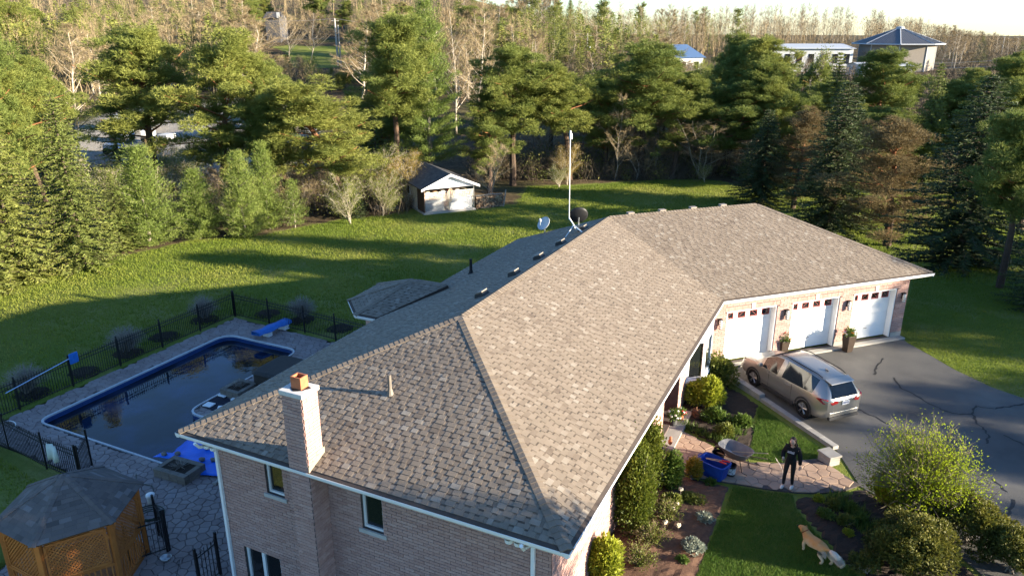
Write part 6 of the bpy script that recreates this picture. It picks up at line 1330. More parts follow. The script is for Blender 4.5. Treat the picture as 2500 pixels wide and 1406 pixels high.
m = MB(); m.lathe([(.001, 0), (.03, .0), (.033, .01), (.033, .11), (.027, .125), (.001, .125)], (.255, -.165, .965), 14); o = m.build('drink_can', steel_m, person, local=True); o.parent = None; o.matrix_world = Matrix.Translation(person.location) @ Matrix.Rotation(face_az, 4, 'Z'); tag(o, 'silver drink can held in the hand of the person', 'can')
# pale print on the chest: an unreadable word over a band
ink_m = M('pale_print', [(.42, .43, .48), (.5, .51, .56)], aw=0); m = MB(); rnp = random.Random(4)
for i in range(7):
    hh_ = (.06, .035, .04, .05, .05, .035, .04)[i]; m.box((.143, .085-.028*i, 1.235+.5*hh_), (.004, .016, hh_)); m.box((.143, .08-.028*i, 1.235+.5*hh_+.008), (.004, .022, .01))
m.box((.143, -.005, 1.222), (.004, .2, .02)); m.build('chest_print', ink_m, person, local=True, kind='stuff')

# ------------------------------------------------------------------ dog, walking away to the upper left
df = Vector(at(1962, 1335)); dr_ = Vector(at(2012, 1380)); ddir = (df-dr_); daz = math.atan2(ddir.y, ddir.x)+.12; dc = (df+dr_)/2
DS = .86
dog = thing('dog', 'golden retriever walking on the lawn with fluffy pale tail', 'dog', (dc.x, dc.y, .02), rz=daz)
dog.scale = (DS, DS, DS)
coat_m = bpy.data.materials.new('golden_coat'); coat_m.use_nodes = True; nt = coat_m.node_tree; bs = nt.nodes['Principled BSDF']; bs.inputs['Roughness'].default_value = .85
tc = nt.nodes.new('ShaderNodeTexCoord'); sp_ = nt.nodes.new('ShaderNodeSeparateXYZ'); nt.links.new(tc.outputs['Object'], sp_.inputs[0]); no = nt.nodes.new('ShaderNodeTexNoise'); no.inputs['Scale'].default_value = 7; nt.links.new(tc.outputs['Object'], no.inputs['Vector'])
ma = nt.nodes.new('ShaderNodeMath'); ma.operation = 'MULTIPLY_ADD'; nt.links.new(no.outputs[0], ma.inputs[0]); ma.inputs[1].default_value = .22; nt.links.new(sp_.outputs[2], ma.inputs[2])
rp = nt.nodes.new('ShaderNodeValToRGB'); rp.color_ramp.elements[0].position = .42; rp.color_ramp.elements[0].color = (.58, .44, .28, 1); rp.color_ramp.elements[1].position = .68; rp.color_ramp.elements[1].color = (.50, .23, .075, 1); nt.links.new(ma.outputs[0], rp.inputs[0]); nt.links.new(rp.outputs[0], bs.inputs['Base Color'])
bpn = nt.nodes.new('ShaderNodeBump'); n3 = nt.nodes.new('ShaderNodeTexNoise'); n3.inputs['Scale'].default_value = 60; nt.links.new(tc.outputs['Object'], n3.inputs['Vector']); nt.links.new(n3.outputs[0], bpn.inputs['Height']); bpn.inputs['Strength'].default_value = .5; nt.links.new(bpn.outputs[0], bs.inputs['Normal'])
pale_m = M('pale_fur', [(.50, .42, .33), (.62, .54, .44)], rough=.9, scale=20, aw=.5, bump=.6, bscale=60)
DN = [(-.02, 0, .48, .155, .16), (.22, 0, .47, .165, .185), (.36, 0, .52, .135, .15), (.43, .01, .62, .112), (.50, .02, .68, .10), (.59, .03, .66, .07), (.67, .03, .63, .052), (-.26, 0, .50, .145, .145), (-.37, 0, .51, .105),
      (.30, .10, .40, .07), (.34, .11, .22, .052), (.30, .11, .08, .04), (.35, .11, .03, .042), (.30, -.10, .40, .07), (.42, -.11, .26, .052), (.44, -.11, .12, .04), (.50, -.11, .10, .042),
      (-.32, .11, .42, .085), (-.26, .12, .26, .07), (-.42, .12, .16, .045), (-.38, .12, .03, .042), (-.32, .12, .02, .042), (-.32, -.11, .42, .085), (-.40, -.12, .27, .07), (-.56, -.12, .17, .045), (-.54, -.12, .04, .042), (-.48, -.12, .02, .042),
      (-.46, 0, .54, .045), (-.58, .02, .55, .05)]
DE = [(0, 1), (1, 2), (2, 3), (3, 4), (4, 5), (5, 6), (0, 7), (7, 8), (1, 9), (9, 10), (10, 11), (11, 12), (1, 13), (13, 14), (14, 15), (15, 16), (7, 17), (17, 18), (18, 19), (19, 20), (20, 21), (7, 22), (22, 23), (23, 24), (24, 25), (25, 26), (8, 27), (27, 28)]
skin_mesh('body', DN, DE, coat_m, dog)
for s in (-1, 1):
    m = MB(); m.blob((.475, .02+.10*s, .665), (.05, .022, .085), 10, 6, .03); m.build('ear', coat_m, dog, local=True, smooth=True)
    m = MB(); m.blob((.585, .03+.045*s, .71), (.012, .01, .012), 8, 5, 0); m.build('eye', black_m, dog, local=True)
m = MB(); m.blob((.715, .03, .64), (.02, .024, .018), 8, 5, 0); m.build('nose', black_m, dog, local=True)
m = MB(); m.lathe([(.118, 0), (.121, .014), (.118, .028)], (.41, .005, .60), 16, M=Matrix.Rotation(R(52), 3, 'Y')); m.build('collar', M('collar', [(.18, .05, .02), (.22, .07, .03)], aw=0), dog, local=True)
rn = np.random.RandomState(8); n = 2600; t_ = rn.uniform(0, 1, n); a = rn.uniform(0, 6.28, n); ctr = np.stack([-.56-.42*t_, .02+.03*t_, .55-.02*t_-.10*t_**2], -1); rr_ = .04+.10*np.sin(np.pi*np.clip(t_*.9+.08, 0, 1)); u = np.stack([-.25*np.ones(n), np.cos(a), np.sin(a)*.9-.45], -1)
tf = spikes(ctr+u*rr_[:, None]*.5, u+np.array([-1.0, 0, -.25])+rn.normal(0, .2, (n, 3)), rn.uniform(.06, .14, n), .008, rn); me = tri_mesh('tail_fur', tf, rn.uniform(size=n)); me.materials.append(pale_m); o = bpy.data.objects.new('tail', me); COL.objects.link(o); o.parent = dog
m = MB(); m.tube([(-.55, .02, .55), (-.7, .03, .545), (-.85, .04, .51), (-.95, .045, .46)], [.06, .10, .10, .03], 10); m.build('tail_core', pale_m, dog, local=True, smooth=True)
rn = np.random.RandomState(9); n = 900; s_ = rn.choice((-1, 1), n); b = np.stack([-.33-.10*rn.uniform(0, 1, n), s_*.10*rn.uniform(.5, 1.1, n), .30+.16*rn.uniform(0, 1, n)], -1); ft = spikes(b, np.stack([-1*np.ones(n), .2*s_, -.9*np.ones(n)], -1)+rn.normal(0, .2, (n, 3)), rn.uniform(.05, .11, n), .008, rn); me = tri_mesh('breeches', ft, rn.uniform(size=n)); me.materials.append(pale_m); o = bpy.data.objects.new('hind_fringe', me); COL.objects.link(o); o.parent = dog
# ------------------------------------------------------------------ trees: generators work with triangle soups in numpy
PROTO = {}
def proto(kind, trunk, crown, crnd, tm, cm, H, Rr, trnd=None, cname='crown'):
    """keep the meshes of one tree kind; objects are made when placed"""
    tme = tri_mesh(kind+'_trunk', trunk, np.full(len(trunk), .5) if trnd is None else trnd); tme.materials.append(tm)
    cme = None
    if crown is not None:
        cme = tri_mesh(kind+'_'+cname, crown, crnd); cme.materials.append(cm)
    PROTO.setdefault(kind, []).append((tme, cme, H, Rr, cname))
TREES = []
def plant(kind, p, h, rad, name, label, cat='tree', group=None, var=None, rz=None, trunk_name='trunk'):
    rn = random.Random(int(abs(p[0]*977+p[1]*131))+len(TREES)); vs = PROTO[kind]; tme, cme, H, Rr, cname = vs[rn.randrange(len(vs)) if var is None else var % len(vs)]
    t = thing(name, label, cat, p, group, rz=rn.uniform(0, 6.28) if rz is None else rz); t.scale = (rad/Rr, rad/Rr, h/H)
    for nm, me in ((trunk_name, tme), (cname, cme)):
        if me is None: continue
        o = bpy.data.objects.new(nm, me); COL.objects.link(o); o.parent = t
    TREES.append(t); return t
def px_tree(kind, base, top, hw, name, label, **kw):
    p = G(*base); h = height_at(p, top); rad = hw/pxsize(p); return plant(kind, (p[0], p[1], p[2]-.05), h, rad, name, label, **kw)
pinebark_m = M('pine_bark', [(.06, .042, .032), (.10, .065, .045), (.24, .10, .045), (.30, .135, .06)], rough=.95, scale=5, aw=.75, bump=.6, bscale=12)
greybark_m = M('grey_bark', [(.13, .11, .09), (.22, .19, .15), (.30, .27, .22)], rough=.95, scale=4, aw=.2, bump=.4, bscale=14)
palebark_m = M('pale_bark', [(.30, .25, .19), (.42, .36, .28), (.5, .45, .38)], rough=.9, scale=3, aw=.2, objrnd=.3)
pine_m = M('pine_needles', [(0.065, 0.098, 0.026), (0.133, 0.173, 0.038), (0.223, 0.243, 0.053), (0.311, 0.302, 0.073)], rough=.7, scale=.6, aw=.5, objrnd=.3, transl=.3)
spruce_m = M('spruce_needles', [(0.064, 0.090, 0.024), (0.122, 0.152, 0.034), (0.198, 0.213, 0.048), (0.292, 0.280, 0.071)], rough=.7, scale=.7, aw=.6, objrnd=.2, transl=.25)
bluespruce_m = M('blue_spruce_needles', [(.022, .036, .016), (.042, .062, .024), (.07, .095, .032), (.12, .14, .045)], rough=.7, scale=.7, aw=.6, objrnd=.15, transl=.25)
wpine_m = M('white_pine_needles', [(0.069, 0.117, 0.022), (0.130, 0.185, 0.037), (0.190, 0.238, 0.052), (0.276, 0.287, 0.074)], rough=.7, scale=.7, aw=.6, objrnd=.15, transl=.35)
brown_m = M('browned_needles', [(.07, .058, .025), (.135, .10, .045), (.20, .148, .068), (.13, .145, .05)], rough=.85, scale=.9, aw=.6, transl=.25)
twig_m = M('bare_twigs', [(.17, .125, .07), (.26, .195, .11), (.33, .26, .155)], rough=.9, scale=.6, aw=.5, objrnd=.5)
budleaf_m = M('young_leaves', [(.12, .15, .03), (.19, .22, .045), (.26, .27, .07)], rough=.6, scale=1, aw=.6, transl=.45, objrnd=.2)
yellow_m = M('yellow_leaves', [(.20, .14, .03), (.30, .22, .05), (.36, .28, .08)], rough=.6, scale=1, aw=.6, transl=.4)

def scots(seed, H=13., lean=.12, brown=False, low=.38):
    rn = np.random.RandomState(seed); k = 9; t = np.linspace(0, 1, k); az = rn.uniform(0, 6.28)
    wob = np.cumsum(rn.normal(0, .16, (k, 2)), 0)*np.linspace(0, 1, k)[:, None]
    tr = np.stack([np.cos(az)*lean*H*t**1.4+wob[:, 0], np.sin(az)*lean*H*t**1.4+wob[:, 1], t*H*.93], -1); rd = .21*(1-t*.82)+.02
    paths = [(tr, rd)]; tz = [np.clip(t[:-1].repeat(10), 0, 1)]; pads = []
    nl = 36
    for i in range(nl):
        f = low+(1-low)*(i+rn.uniform(0, .8))/nl; p0 = np.array([np.interp(f, t, tr[:, j]) for j in range(3)]); a = i*2.4+rn.uniform(-.5, .5)
        g_ = (f-low)/(1-low); prof = (.62+.38*np.sin(np.pi*min(1, g_*.8+.15)))*(1-.62*max(0, g_-.45)/.55); Lb = H*.215*prof*rn.uniform(.5, 1.25); el = rn.uniform(-.2, .35)+.65*f*f
        dirn = np.array([np.cos(a)*np.cos(el), np.sin(a)*np.cos(el), np.sin(el)]); q = np.linspace(0, 1, 5)[:, None]
        path = p0+dirn*Lb*q+np.cumsum(rn.normal(0, .07*Lb/3, (5, 3)), 0)+np.array([0, 0, .12*Lb])*q**2
        paths.append((path, np.linspace(.075, .02, 5)*(1.3-f*.6)))
        for j in range(rn.randint(6, 10)):
            u = rn.uniform(.3, 1.08); c = path[0]+(path[-1]-path[0])*u+rn.normal(0, .42, 3)*np.array([1, 1, .8]); pads.append((c, rn.uniform(.26, .62)*(.9+.15*(1-f))*H/13))
    crown = []; rr = []
    for c, s in pads:
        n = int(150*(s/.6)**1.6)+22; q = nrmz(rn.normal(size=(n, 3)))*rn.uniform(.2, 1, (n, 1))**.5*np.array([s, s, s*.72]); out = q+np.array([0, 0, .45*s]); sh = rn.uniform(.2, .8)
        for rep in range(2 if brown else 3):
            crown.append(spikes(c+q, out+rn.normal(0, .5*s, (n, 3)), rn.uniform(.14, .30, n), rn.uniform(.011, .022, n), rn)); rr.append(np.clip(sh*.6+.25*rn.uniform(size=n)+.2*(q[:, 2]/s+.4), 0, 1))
    tri = limbs(paths[:1], 8); zf = tri[:, :, 2].mean(1)/H; tri2 = limbs(paths[1:], 4)
    tr_r = np.concatenate([np.clip((zf-.25)*1.6, 0, 1), np.full(len(tri2), .75)])
    cr = np.concatenate(crown); top = cr[:, :, 2].max(); rad = np.percentile(np.hypot(cr[:, 0, 0]-tr[:, 0].mean(), cr[:, 0, 1]-tr[:, 1].mean()), 92)
    proto('brown_pine' if brown else 'scots', np.concatenate([tri, tri2]), cr, np.concatenate(rr), pinebark_m, brown_m if brown else pine_m, top, rad, tr_r)
def spruce(seed, kind, mat, H=13., Rb=3.2, dens=1.0, droop=.30, sparse=0.0):
    rn = np.random.RandomState(seed); tr = np.stack([np.zeros(6), np.zeros(6), np.linspace(0, H*.985, 6)], -1); paths = [(tr, np.linspace(.2, .015, 6))]; base = []; dr = []; ln = []; wd = []; sh = []
    z = .03*H
    while z < H*.985:
        f = z/H; Lb = Rb*(1-f)**.82*rn.uniform(.82, 1.1)+.12; nb = rn.randint(7, 10); a0 = rn.uniform(0, 6.28)
        for b in range(nb):
            if rn.uniform() < sparse*(1-f): continue
            a = a0+b*6.283/nb+rn.uniform(-.25, .25); L = Lb*rn.uniform(.75, 1.12); ns = max(3, int(L/.145*dens)); q = np.linspace(.12, 1, ns); up = .25*f+.05
            zz = up*L*q-droop*L*q**1.7+.10*L*q**4; ca, sa = np.cos(a), np.sin(a)
            P = np.stack([ca*L*q, sa*L*q, z+zz], -1); paths.append((np.vstack([[0, 0, z], P[::max(1, ns//3)]]), np.linspace(.035, .008, 1+len(P[::max(1, ns//3)]))))
            s_ = rn.uniform(.15, .8)
            for side in (-1, 1, -1, 1):
                lat = np.stack([-sa*side*np.ones(ns), ca*side*np.ones(ns), -.22*np.ones(ns)], -1)*1.0+np.stack([ca*np.ones(ns)*.75, sa*np.ones(ns)*.75, 0*q], -1)+rn.normal(0, .22, (ns, 3))
                base.append(P+rn.normal(0, .05, (ns, 3))); dr.append(lat); l_ = (.17+.30*L/Rb*(1-q*.75))*rn.uniform(.7, 1.2, ns); ln.append(l_); wd.append(l_*.17); sh.append(np.clip(s_*.5+.35*q+rn.uniform(-.1, .2, ns), 0, 1))
            m = ns; base.append(P+rn.normal(0, .06, (m, 3))); dr.append(np.stack([ca*np.ones(m), sa*np.ones(m), .5*np.ones(m)], -1)+rn.normal(0, .3, (m, 3))); ln.append(rn.uniform(.15, .26, m)); wd.append(np.full(m, .038)); sh.append(np.clip(s_*.5+.5*q, 0, 1))
            base.append(P+rn.normal(0, .06, (m, 3))); dr.append(np.stack([ca*np.ones(m)*.3, sa*np.ones(m)*.3, -1*np.ones(m)], -1)+rn.normal(0, .3, (m, 3))); ln.append(rn.uniform(.12, .26, m)); wd.append(np.full(m, .038)); sh.append(np.clip(s_*.4+.1*q, 0, 1))
        z += (.30+.10*(1-f))/max(.7, dens)*rn.uniform(.85, 1.15)
    base = np.concatenate(base); cr = spikes(base, np.concatenate(dr), np.concatenate(ln), np.concatenate(wd), rn)
    proto(kind, limbs(paths, 4), cr, np.concatenate(sh), greybark_m if sparse else bark_m, mat, H, Rb*.92)
def whitepine(seed, kind, H=8., Rb=2.0, lay=.5, dens=1.0, start=.04):
    rn = np.random.RandomState(seed); tr = np.stack([rn.normal(0, .04, 7), rn.normal(0, .04, 7), np.linspace(0, H*.97, 7)], -1); paths = [(tr, np.linspace(.13, .02, 7)*H/9)]; base = []; dr = []; sh = []
    z = start*H
    while z < H*.97:
        f = (z-start*H)/(H*(1-start)); Lb = Rb*((1-f)**.75)*(.6+.4*min(1, f*6))+.2; nb = rn.randint(6, 9); a0 = rn.uniform(0, 6.28)
        for b in range(nb):
            a = a0+b*6.283/nb+rn.uniform(-.3, .3); L = Lb*rn.uniform(.65, 1.2); el = .15+.55*f; q = np.linspace(.25, 1, max(3, int(L/.22)))
            d = np.array([np.cos(a)*np.cos(el), np.sin(a)*np.cos(el), np.sin(el)]); P = d*L*q[:, None]+np.array([0, 0, z])+np.array([0, 0, .18*L])*(q**2)[:, None]; paths.append((np.vstack([[0, 0, z], P[-1]]), np.array([.03, .008])))
            s_ = rn.uniform(.15, .85)
            for p, u in zip(P, q):
                n = int(36*dens); c = p+rn.normal(0, .17, (n, 3))*np.array([1.2, 1.2, .7]); base.append(c); dr.append(d*.5+np.array([0, 0, .55])+rn.normal(0, .55, (n, 3))); sh.append(np.clip(s_*.55+.3*u+rn.uniform(-.12, .2, n), 0, 1))
        z += lay*rn.uniform(.8, 1.2)
    base = np.concatenate(base); n = len(base); cr = spikes(base, np.concatenate(dr), rn.uniform(.16, .32, n), rn.uniform(.013, .026, n), rn)
    proto(kind, limbs(paths, 5), cr, np.concatenate(sh), greybark_m, wpine_m, H, Rb)
def bare(seed, kind, H=11., spread=.55, mat=None, leaves=0, leafm=None, twigw=.010, nl=30, low=.2, wide=.38, multi=1, lw=1.0):
    """leafless tree: leaders with rising limbs, side branches and fine twigs"""
    rn = np.random.RandomState(seed); big = []; thin = []; tb = []; td = []; mat = mat or palebark_m
    for mm in range(multi):
        hl = H*rn.uniform(.8, 1.0); az0 = rn.uniform(0, 6.28); t = np.linspace(0, 1, 7); ln_ = (.25 if multi > 1 else .06)*H; tr = np.stack([np.cos(az0)*ln_*t**1.3, np.sin(az0)*ln_*t**1.3, t*hl], -1)+np.cumsum(rn.normal(0, .012*H, (7, 3)), 0)*np.array([1, 1, 0]); tr[0] = [rn.normal(0, .05), rn.normal(0, .05), 0]; big.append((tr, (.085*H/11*(1-t*.9)+.008)/(multi**.4)))
        for i in range(nl//multi+2):
            f = low+(.97-low)*(i+rn.uniform(0, 1))/(nl//multi+2); p0 = np.array([np.interp(f, t, tr[:, j]) for j in range(3)]); a = rn.uniform(0, 6.28); L = H*wide*(1.02-f)**.7*rn.uniform(.6, 1.1); e = rn.uniform(.45, .95)
            d = np.array([np.cos(a)*np.cos(e), np.sin(a)*np.cos(e), np.sin(e)]); q = np.linspace(0, 1, 5)[:, None]; P = p0+d*L*q+np.array([0, 0, .18*L])*q**2+np.cumsum(rn.normal(0, .035*L, (5, 3)), 0)*q; big.append((P, np.linspace(.034, .008, 5)*H/11*(1.25-f)))
            for k in range(6):
                u = rn.uniform(.25, 1); b0 = P[0]+(P[-1]-P[0])*u; dd = nrmz(d+rn.normal(0, .55, 3)+np.array([0, 0, .3])); l2 = L*rn.uniform(.25, .5)*(1.2-u*.5); Q_ = b0+dd*l2*np.linspace(0, 1, 4)[:, None]+np.cumsum(rn.normal(0, .03*l2, (4, 3)), 0); thin.append((Q_, np.linspace(.012, .004, 4)*H/11)); tb.append(Q_); td.append(np.repeat(dd[None], 4, 0))
    tb = np.concatenate(tb); td = np.concatenate(td); cr = np.concatenate([limbs(thin, 3)]+[spikes(tb, td+rn.normal(0, .6, tb.shape)+np.array([0, 0, .2]), rn.uniform(.25, .8, len(tb))*H/11, twigw*H/11, rn) for _ in range(4)])
    V = np.concatenate([limbs(big, 5), cr]); Rr = np.percentile(np.hypot(V[:, 0, 0], V[:, 0, 1]), 95); Ht = V[:, :, 2].max()
    if leaves:
        ii = rn.randint(0, len(tb), leaves); b_ = tb[ii]+rn.normal(0, .04*H, (leaves, 3)); lf = spikes(b_, rn.normal(size=(leaves, 3)), rn.uniform(.10, .2, leaves)*H/11*lw, .06*H/11*lw, rn); proto(kind, V, lf, rn.uniform(size=leaves), mat, leafm or budleaf_m, Ht, Rr)
    else: proto(kind, limbs(big, 5), cr, rn.uniform(size=len(cr)), mat, twig_m, Ht, Rr, cname='twigs')
def aspen(seed, kind, H=15., leaves=0, leafm=None):
    rn = np.random.RandomState(seed); t = np.linspace(0, 1, 6); tr = np.stack([rn.normal(0, .12, 6)*t, rn.normal(0, .12, 6)*t, t*H], -1); paths = [(tr, .10*(1-t)+.015)]; tb = []; td = []
    for i in range(46):
        f = rn.uniform(.35, .98); a = rn.uniform(0, 6.28); L = H*.17*(1.15-f)*rn.uniform(.6, 1.3)+.4; d = nrmz(np.array([np.cos(a), np.sin(a), rn.uniform(.7, 1.6)])); P = np.array([np.interp(f, t, tr[:, j]) for j in range(3)])+d*L*np.linspace(0, 1, 4)[:, None]; paths.append((P, np.linspace(.025, .008, 4))); tb.append(P); td.append(np.repeat(d[None], 4, 0))
    tb = np.concatenate(tb); td = np.concatenate(td); cr = np.concatenate([spikes(tb, td+rn.normal(0, .45, tb.shape), rn.uniform(.4, 1.1, len(tb)), .014, rn) for _ in range(4)])
    if leaves:
        ii = rn.randint(0, len(cr), leaves); b_ = cr[ii].mean(1)+rn.normal(0, .15, (leaves, 3)); lf = spikes(b_, rn.normal(size=(leaves, 3)), rn.uniform(.15, .3, leaves), .09, rn); proto(kind, np.concatenate([limbs(paths, 4), cr]), lf, rn.uniform(size=leaves), palebark_m, leafm or budleaf_m, H, H*.14)
    else: proto(kind, limbs(paths, 4), cr, rn.uniform(size=len(cr)), palebark_m, twig_m, H, H*.14, cname='twigs')
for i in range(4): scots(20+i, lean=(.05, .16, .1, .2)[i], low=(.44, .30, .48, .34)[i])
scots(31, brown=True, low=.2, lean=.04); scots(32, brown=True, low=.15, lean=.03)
for i in range(3): spruce(40+i, 'spruce', spruce_m)
for i in range(2): spruce(45+i, 'blue_spruce', bluespruce_m, H=13, Rb=3.4)
spruce(48, 'small_spruce', bluespruce_m, H=4, Rb=1.6, droop=.2)
for i in range(3): whitepine(50+i, 'white_pine')
whitepine(55, 'tall_white_pine', H=17, Rb=3.2, lay=.75, dens=1.3, start=.16); whitepine(56, 'thin_pine', H=5.5, Rb=1.3, lay=.55, dens=.55, start=.1)
for i in range(3): bare(60+i, 'bare', wide=(.34, .42, .38)[i])
for i in range(3): bare(85+i, 'edge_bare', H=8, wide=.4, nl=24, multi=(1, 2, 3)[i], mat=greybark_m, low=.15)
bare(64, 'round_bare', H=8, wide=.55, nl=40, low=.18)
bare(66, 'leafing', H=10, leaves=4200); bare(67, 'yellow_bush', H=6, leaves=7000, leafm=yellow_m, multi=4, wide=.5, low=.1); bare(68, 'green_bush', H=5, leaves=6500, leafm=budleaf_m, multi=5, wide=.55, low=.05)
for i in range(3): aspen(70+i, 'aspen')
for i in range(2): aspen(75+i, 'green_aspen', leaves=2400)
spruce(78, 'far_spruce', spruce_m, H=12, Rb=2.6, dens=.55)
scots(79, lean=.04)

T = px_tree
KEEP = [(*(CAM+ray(u_, 150)*D_/.95)[:2], r_) for u_, D_, r_ in ((2185, 178, 15), (1965, 178, 14), (1685, 170, 8))]
# left edge of the lawn, front row
T('spruce', (45, 684), 190, 135, 'spruce_tree', 'tall sunlit spruce at the far left edge of the back lawn')
T('spruce', (205, 655), 215, 105, 'spruce_tree', 'tall sunlit spruce between the far left spruce and the bright young pines', var=1)
T('spruce', (-70, 720), 240, 150, 'spruce_tree', 'spruce cut off by the left edge of the picture', var=2)
T('spruce', (300, 612), 420, 60, 'spruce_tree', 'short spruce tucked between tall spruce and bright green pine', var=2)
T('white_pine', (368, 600), 362, 82, 'young_pine_tree', 'bright green bushy young pine, largest of those along the lawn')
T('white_pine', (492, 582), 415, 58, 'young_pine_tree', 'bright green young pine second from the spruces along the lawn', var=1)
T('white_pine', (600, 580), 365, 54, 'young_pine_tree', 'yellow-green young pine with bare stem foot in the middle of the row', var=2)
T('white_pine', (657, 560), 352, 50, 'young_pine_tree', 'green young pine just right of the yellow-green one', var=0)
T('thin_pine', (721, 556), 440, 34, 'young_pine_tree', 'thin sparse young pine at the right end of the row')
T('small_spruce', (866, 530), 456, 40, 'small_spruce', 'small dark spruce alone in shade left of the shed')
# scots pines behind
T('scots', (20, 600), 20, 110, 'pine_tree', 'tall pine with orange trunk above the far left spruce', var=1)
T('scots', (130, 560), 120, 90, 'pine_tree', 'dark pine crown behind the two left spruces', var=2)
T('scots', (390, 508), 48, 118, 'pine_tree', 'broad pine with forked dark trunk in front of the gravel yard', var=0)
T('scots', (548, 515), 58, 115, 'pine_tree', 'pine with leaning orange trunk right of the forked one', var=1)
T('scots', (655, 525), 235, 62, 'pine_tree', 'small dark pine behind the green young pines', var=2)
T('scots', (845, 512), 168, 128, 'pine_tree', 'large bright pine with bent orange trunk left of the shed', var=3)
T('scots', (705, 500), 118, 62, 'pine_tree', 'olive pine crown behind the bent orange trunk', var=2)
T('scots', (968, 470), 22, 92, 'pine_tree', 'dark-topped pine with straight orange trunk behind the shed', var=2)
T('tall_white_pine', (1052, 462), -18, 92, 'tall_pine_tree', 'tallest bright green pine with layered boughs behind the shed')
T('scots', (1252, 452), 98, 92, 'pine_tree', 'pine with orange trunk right of the shed roof', var=0)
T('scots', (1195, 470), 215, 70, 'pine_tree', 'lower pine with forked pale trunk beside the firewood', var=3)
T('scots', (1390, 440), 140, 90, 'pine_tree', 'pine directly behind the antenna mast', var=2)
T('scots', (1562, 432), 90, 105, 'pine_tree', 'broad-topped pine in the middle of the wood edge', var=0)
T('scots', (1640, 436), 160, 72, 'pine_tree', 'pine just right of the broad-topped one', var=3)
T('scots', (1762, 430), 168, 100, 'pine_tree', 'low wide pine crown below the blue metal roof', var=1)
T('scots', (1768, 405), 72, 62, 'pine_tree', 'pine whose crown reaches up beside the blue metal roof', var=2)
T('scots', (1838, 412), 78, 80, 'pine_tree', 'pine crown in front of the long white building', var=0)
T('scots', (1480, 428), 190, 70, 'pine_tree', 'shaded pine between mast and broad-topped pine', var=1)
T('scots', (1905, 440), 130, 70, 'pine_tree', 'shaded pine above the dark spruce at the lawn corner', var=3)
T('scots', (2125, 430), 108, 80, 'pine_tree', 'bright pine just left of the octagonal building', var=0)
T('spruce', (2012, 430), 120, 62, 'spruce_tree', 'slim yellow-green spruce below the long white building', var=1)
T('scots', (2275, 420), 190, 60, 'pine_tree', 'pine in front of the foot of the octagonal building', var=2)
T('spruce', (2243, 470), 150, 60, 'spruce_tree', 'pointed spruce before the corner of the octagonal building', var=2)
T('scots', (2420, 470), 180, 90, 'pine_tree', 'dark pine behind the large right-hand spruce', var=1)
T('scots', (2490, 430), 130, 90, 'pine_tree', 'dark pine at the right picture edge near the horizon', var=2)
# right-hand group
T('blue_spruce', (1855, 500), 262, 84, 'spruce_tree', 'dark spruce standing at the corner of the back lawn')
T('brown_pine', (1935, 510), 255, 70, 'browned_pine_tree', 'half-dead rust-brown pine beside the dark corner spruce')
T('blue_spruce', (2025, 560), 190, 138, 'spruce_tree', 'dark blue-green spruce between the two browned pines', var=1)
T('brown_pine', (2165, 600), 270, 112, 'browned_pine_tree', 'large rust-brown pine behind the garage roof corner', var=1)
T('blue_spruce', (2335, 655), 172, 185, 'spruce_tree', 'largest spruce at right, behind the end of the garage')
T('scots', (2440, 702), 250, 100, 'pine_tree', 'pine with bare grey leaning trunk on the right lawn', var=2)
T('blue_spruce', (2560, 760), 330, 120, 'spruce_tree', 'spruce at the right picture edge beyond the side lawn', var=1)
T('scots', (2490, 560), 270, 80, 'pine_tree', 'pine behind the bare grey trunk on the right', var=2)
# bare trees
T('bare', (200, 420), 60, 85, 'bare_tree', 'pale bare tree rising behind the left spruces')
T('bare', (1165, 330), 15, 80, 'bare_tree', 'large pale bare tree right of the tallest pine', var=1)
T('bare', (1115, 330), 5, 60, 'bare_tree', 'pale bare tree partly behind the tallest pine', var=2)
T('bare', (1320, 260), 65, 36, 'bare_tree', 'white-stemmed bare tree behind the wood edge', var=0)
T('round_bare', (705, 155), 20, 42, 'bare_tree', 'bare rounded tree by the far lane')
T('round_bare', (760, 150), 18, 48, 'bare_tree', 'bare round-crowned tree on the far lawn')
T('bare', (615, 200), -10, 70, 'bare_tree', 'bare tree left of the far lane', var=1)
T('leafing', (2000, 330), 115, 45, 'leafing_tree', 'pale-stemmed tree with yellow young leaves below the white building')
T('edge_bare', (1500, 440), 215, 40, 'bare_tree', 'leafless shrubby tree at the wood edge behind the mast', var=0)
T('edge_bare', (1195, 500), 330, 48, 'bare_tree', 'leafless branching sapling behind the firewood stack', var=2)
T('edge_bare', (750, 520), 380, 34, 'bare_tree', 'leafless sapling left of the small spruce', var=1)
T('yellow_bush', (985, 500), 365, 48, 'leafing_shrub', 'yellow-leaved shrub at the left of the shed')
T('yellow_bush', (1385, 452), 345, 30, 'leafing_shrub', 'golden young leaves at the wood edge behind the mast')
T('green_bush', (1365, 458), 400, 26, 'leafing_shrub', 'bright green shrub at the wood edge left of the mast')
T('green_bush', (1720, 445), 395, 20, 'leafing_shrub', 'small yellow-green bush at the far lawn edge')
T('edge_bare', (690, 430), 330, 40, 'leafing_shrub', 'bare-stemmed bush behind the young pines')
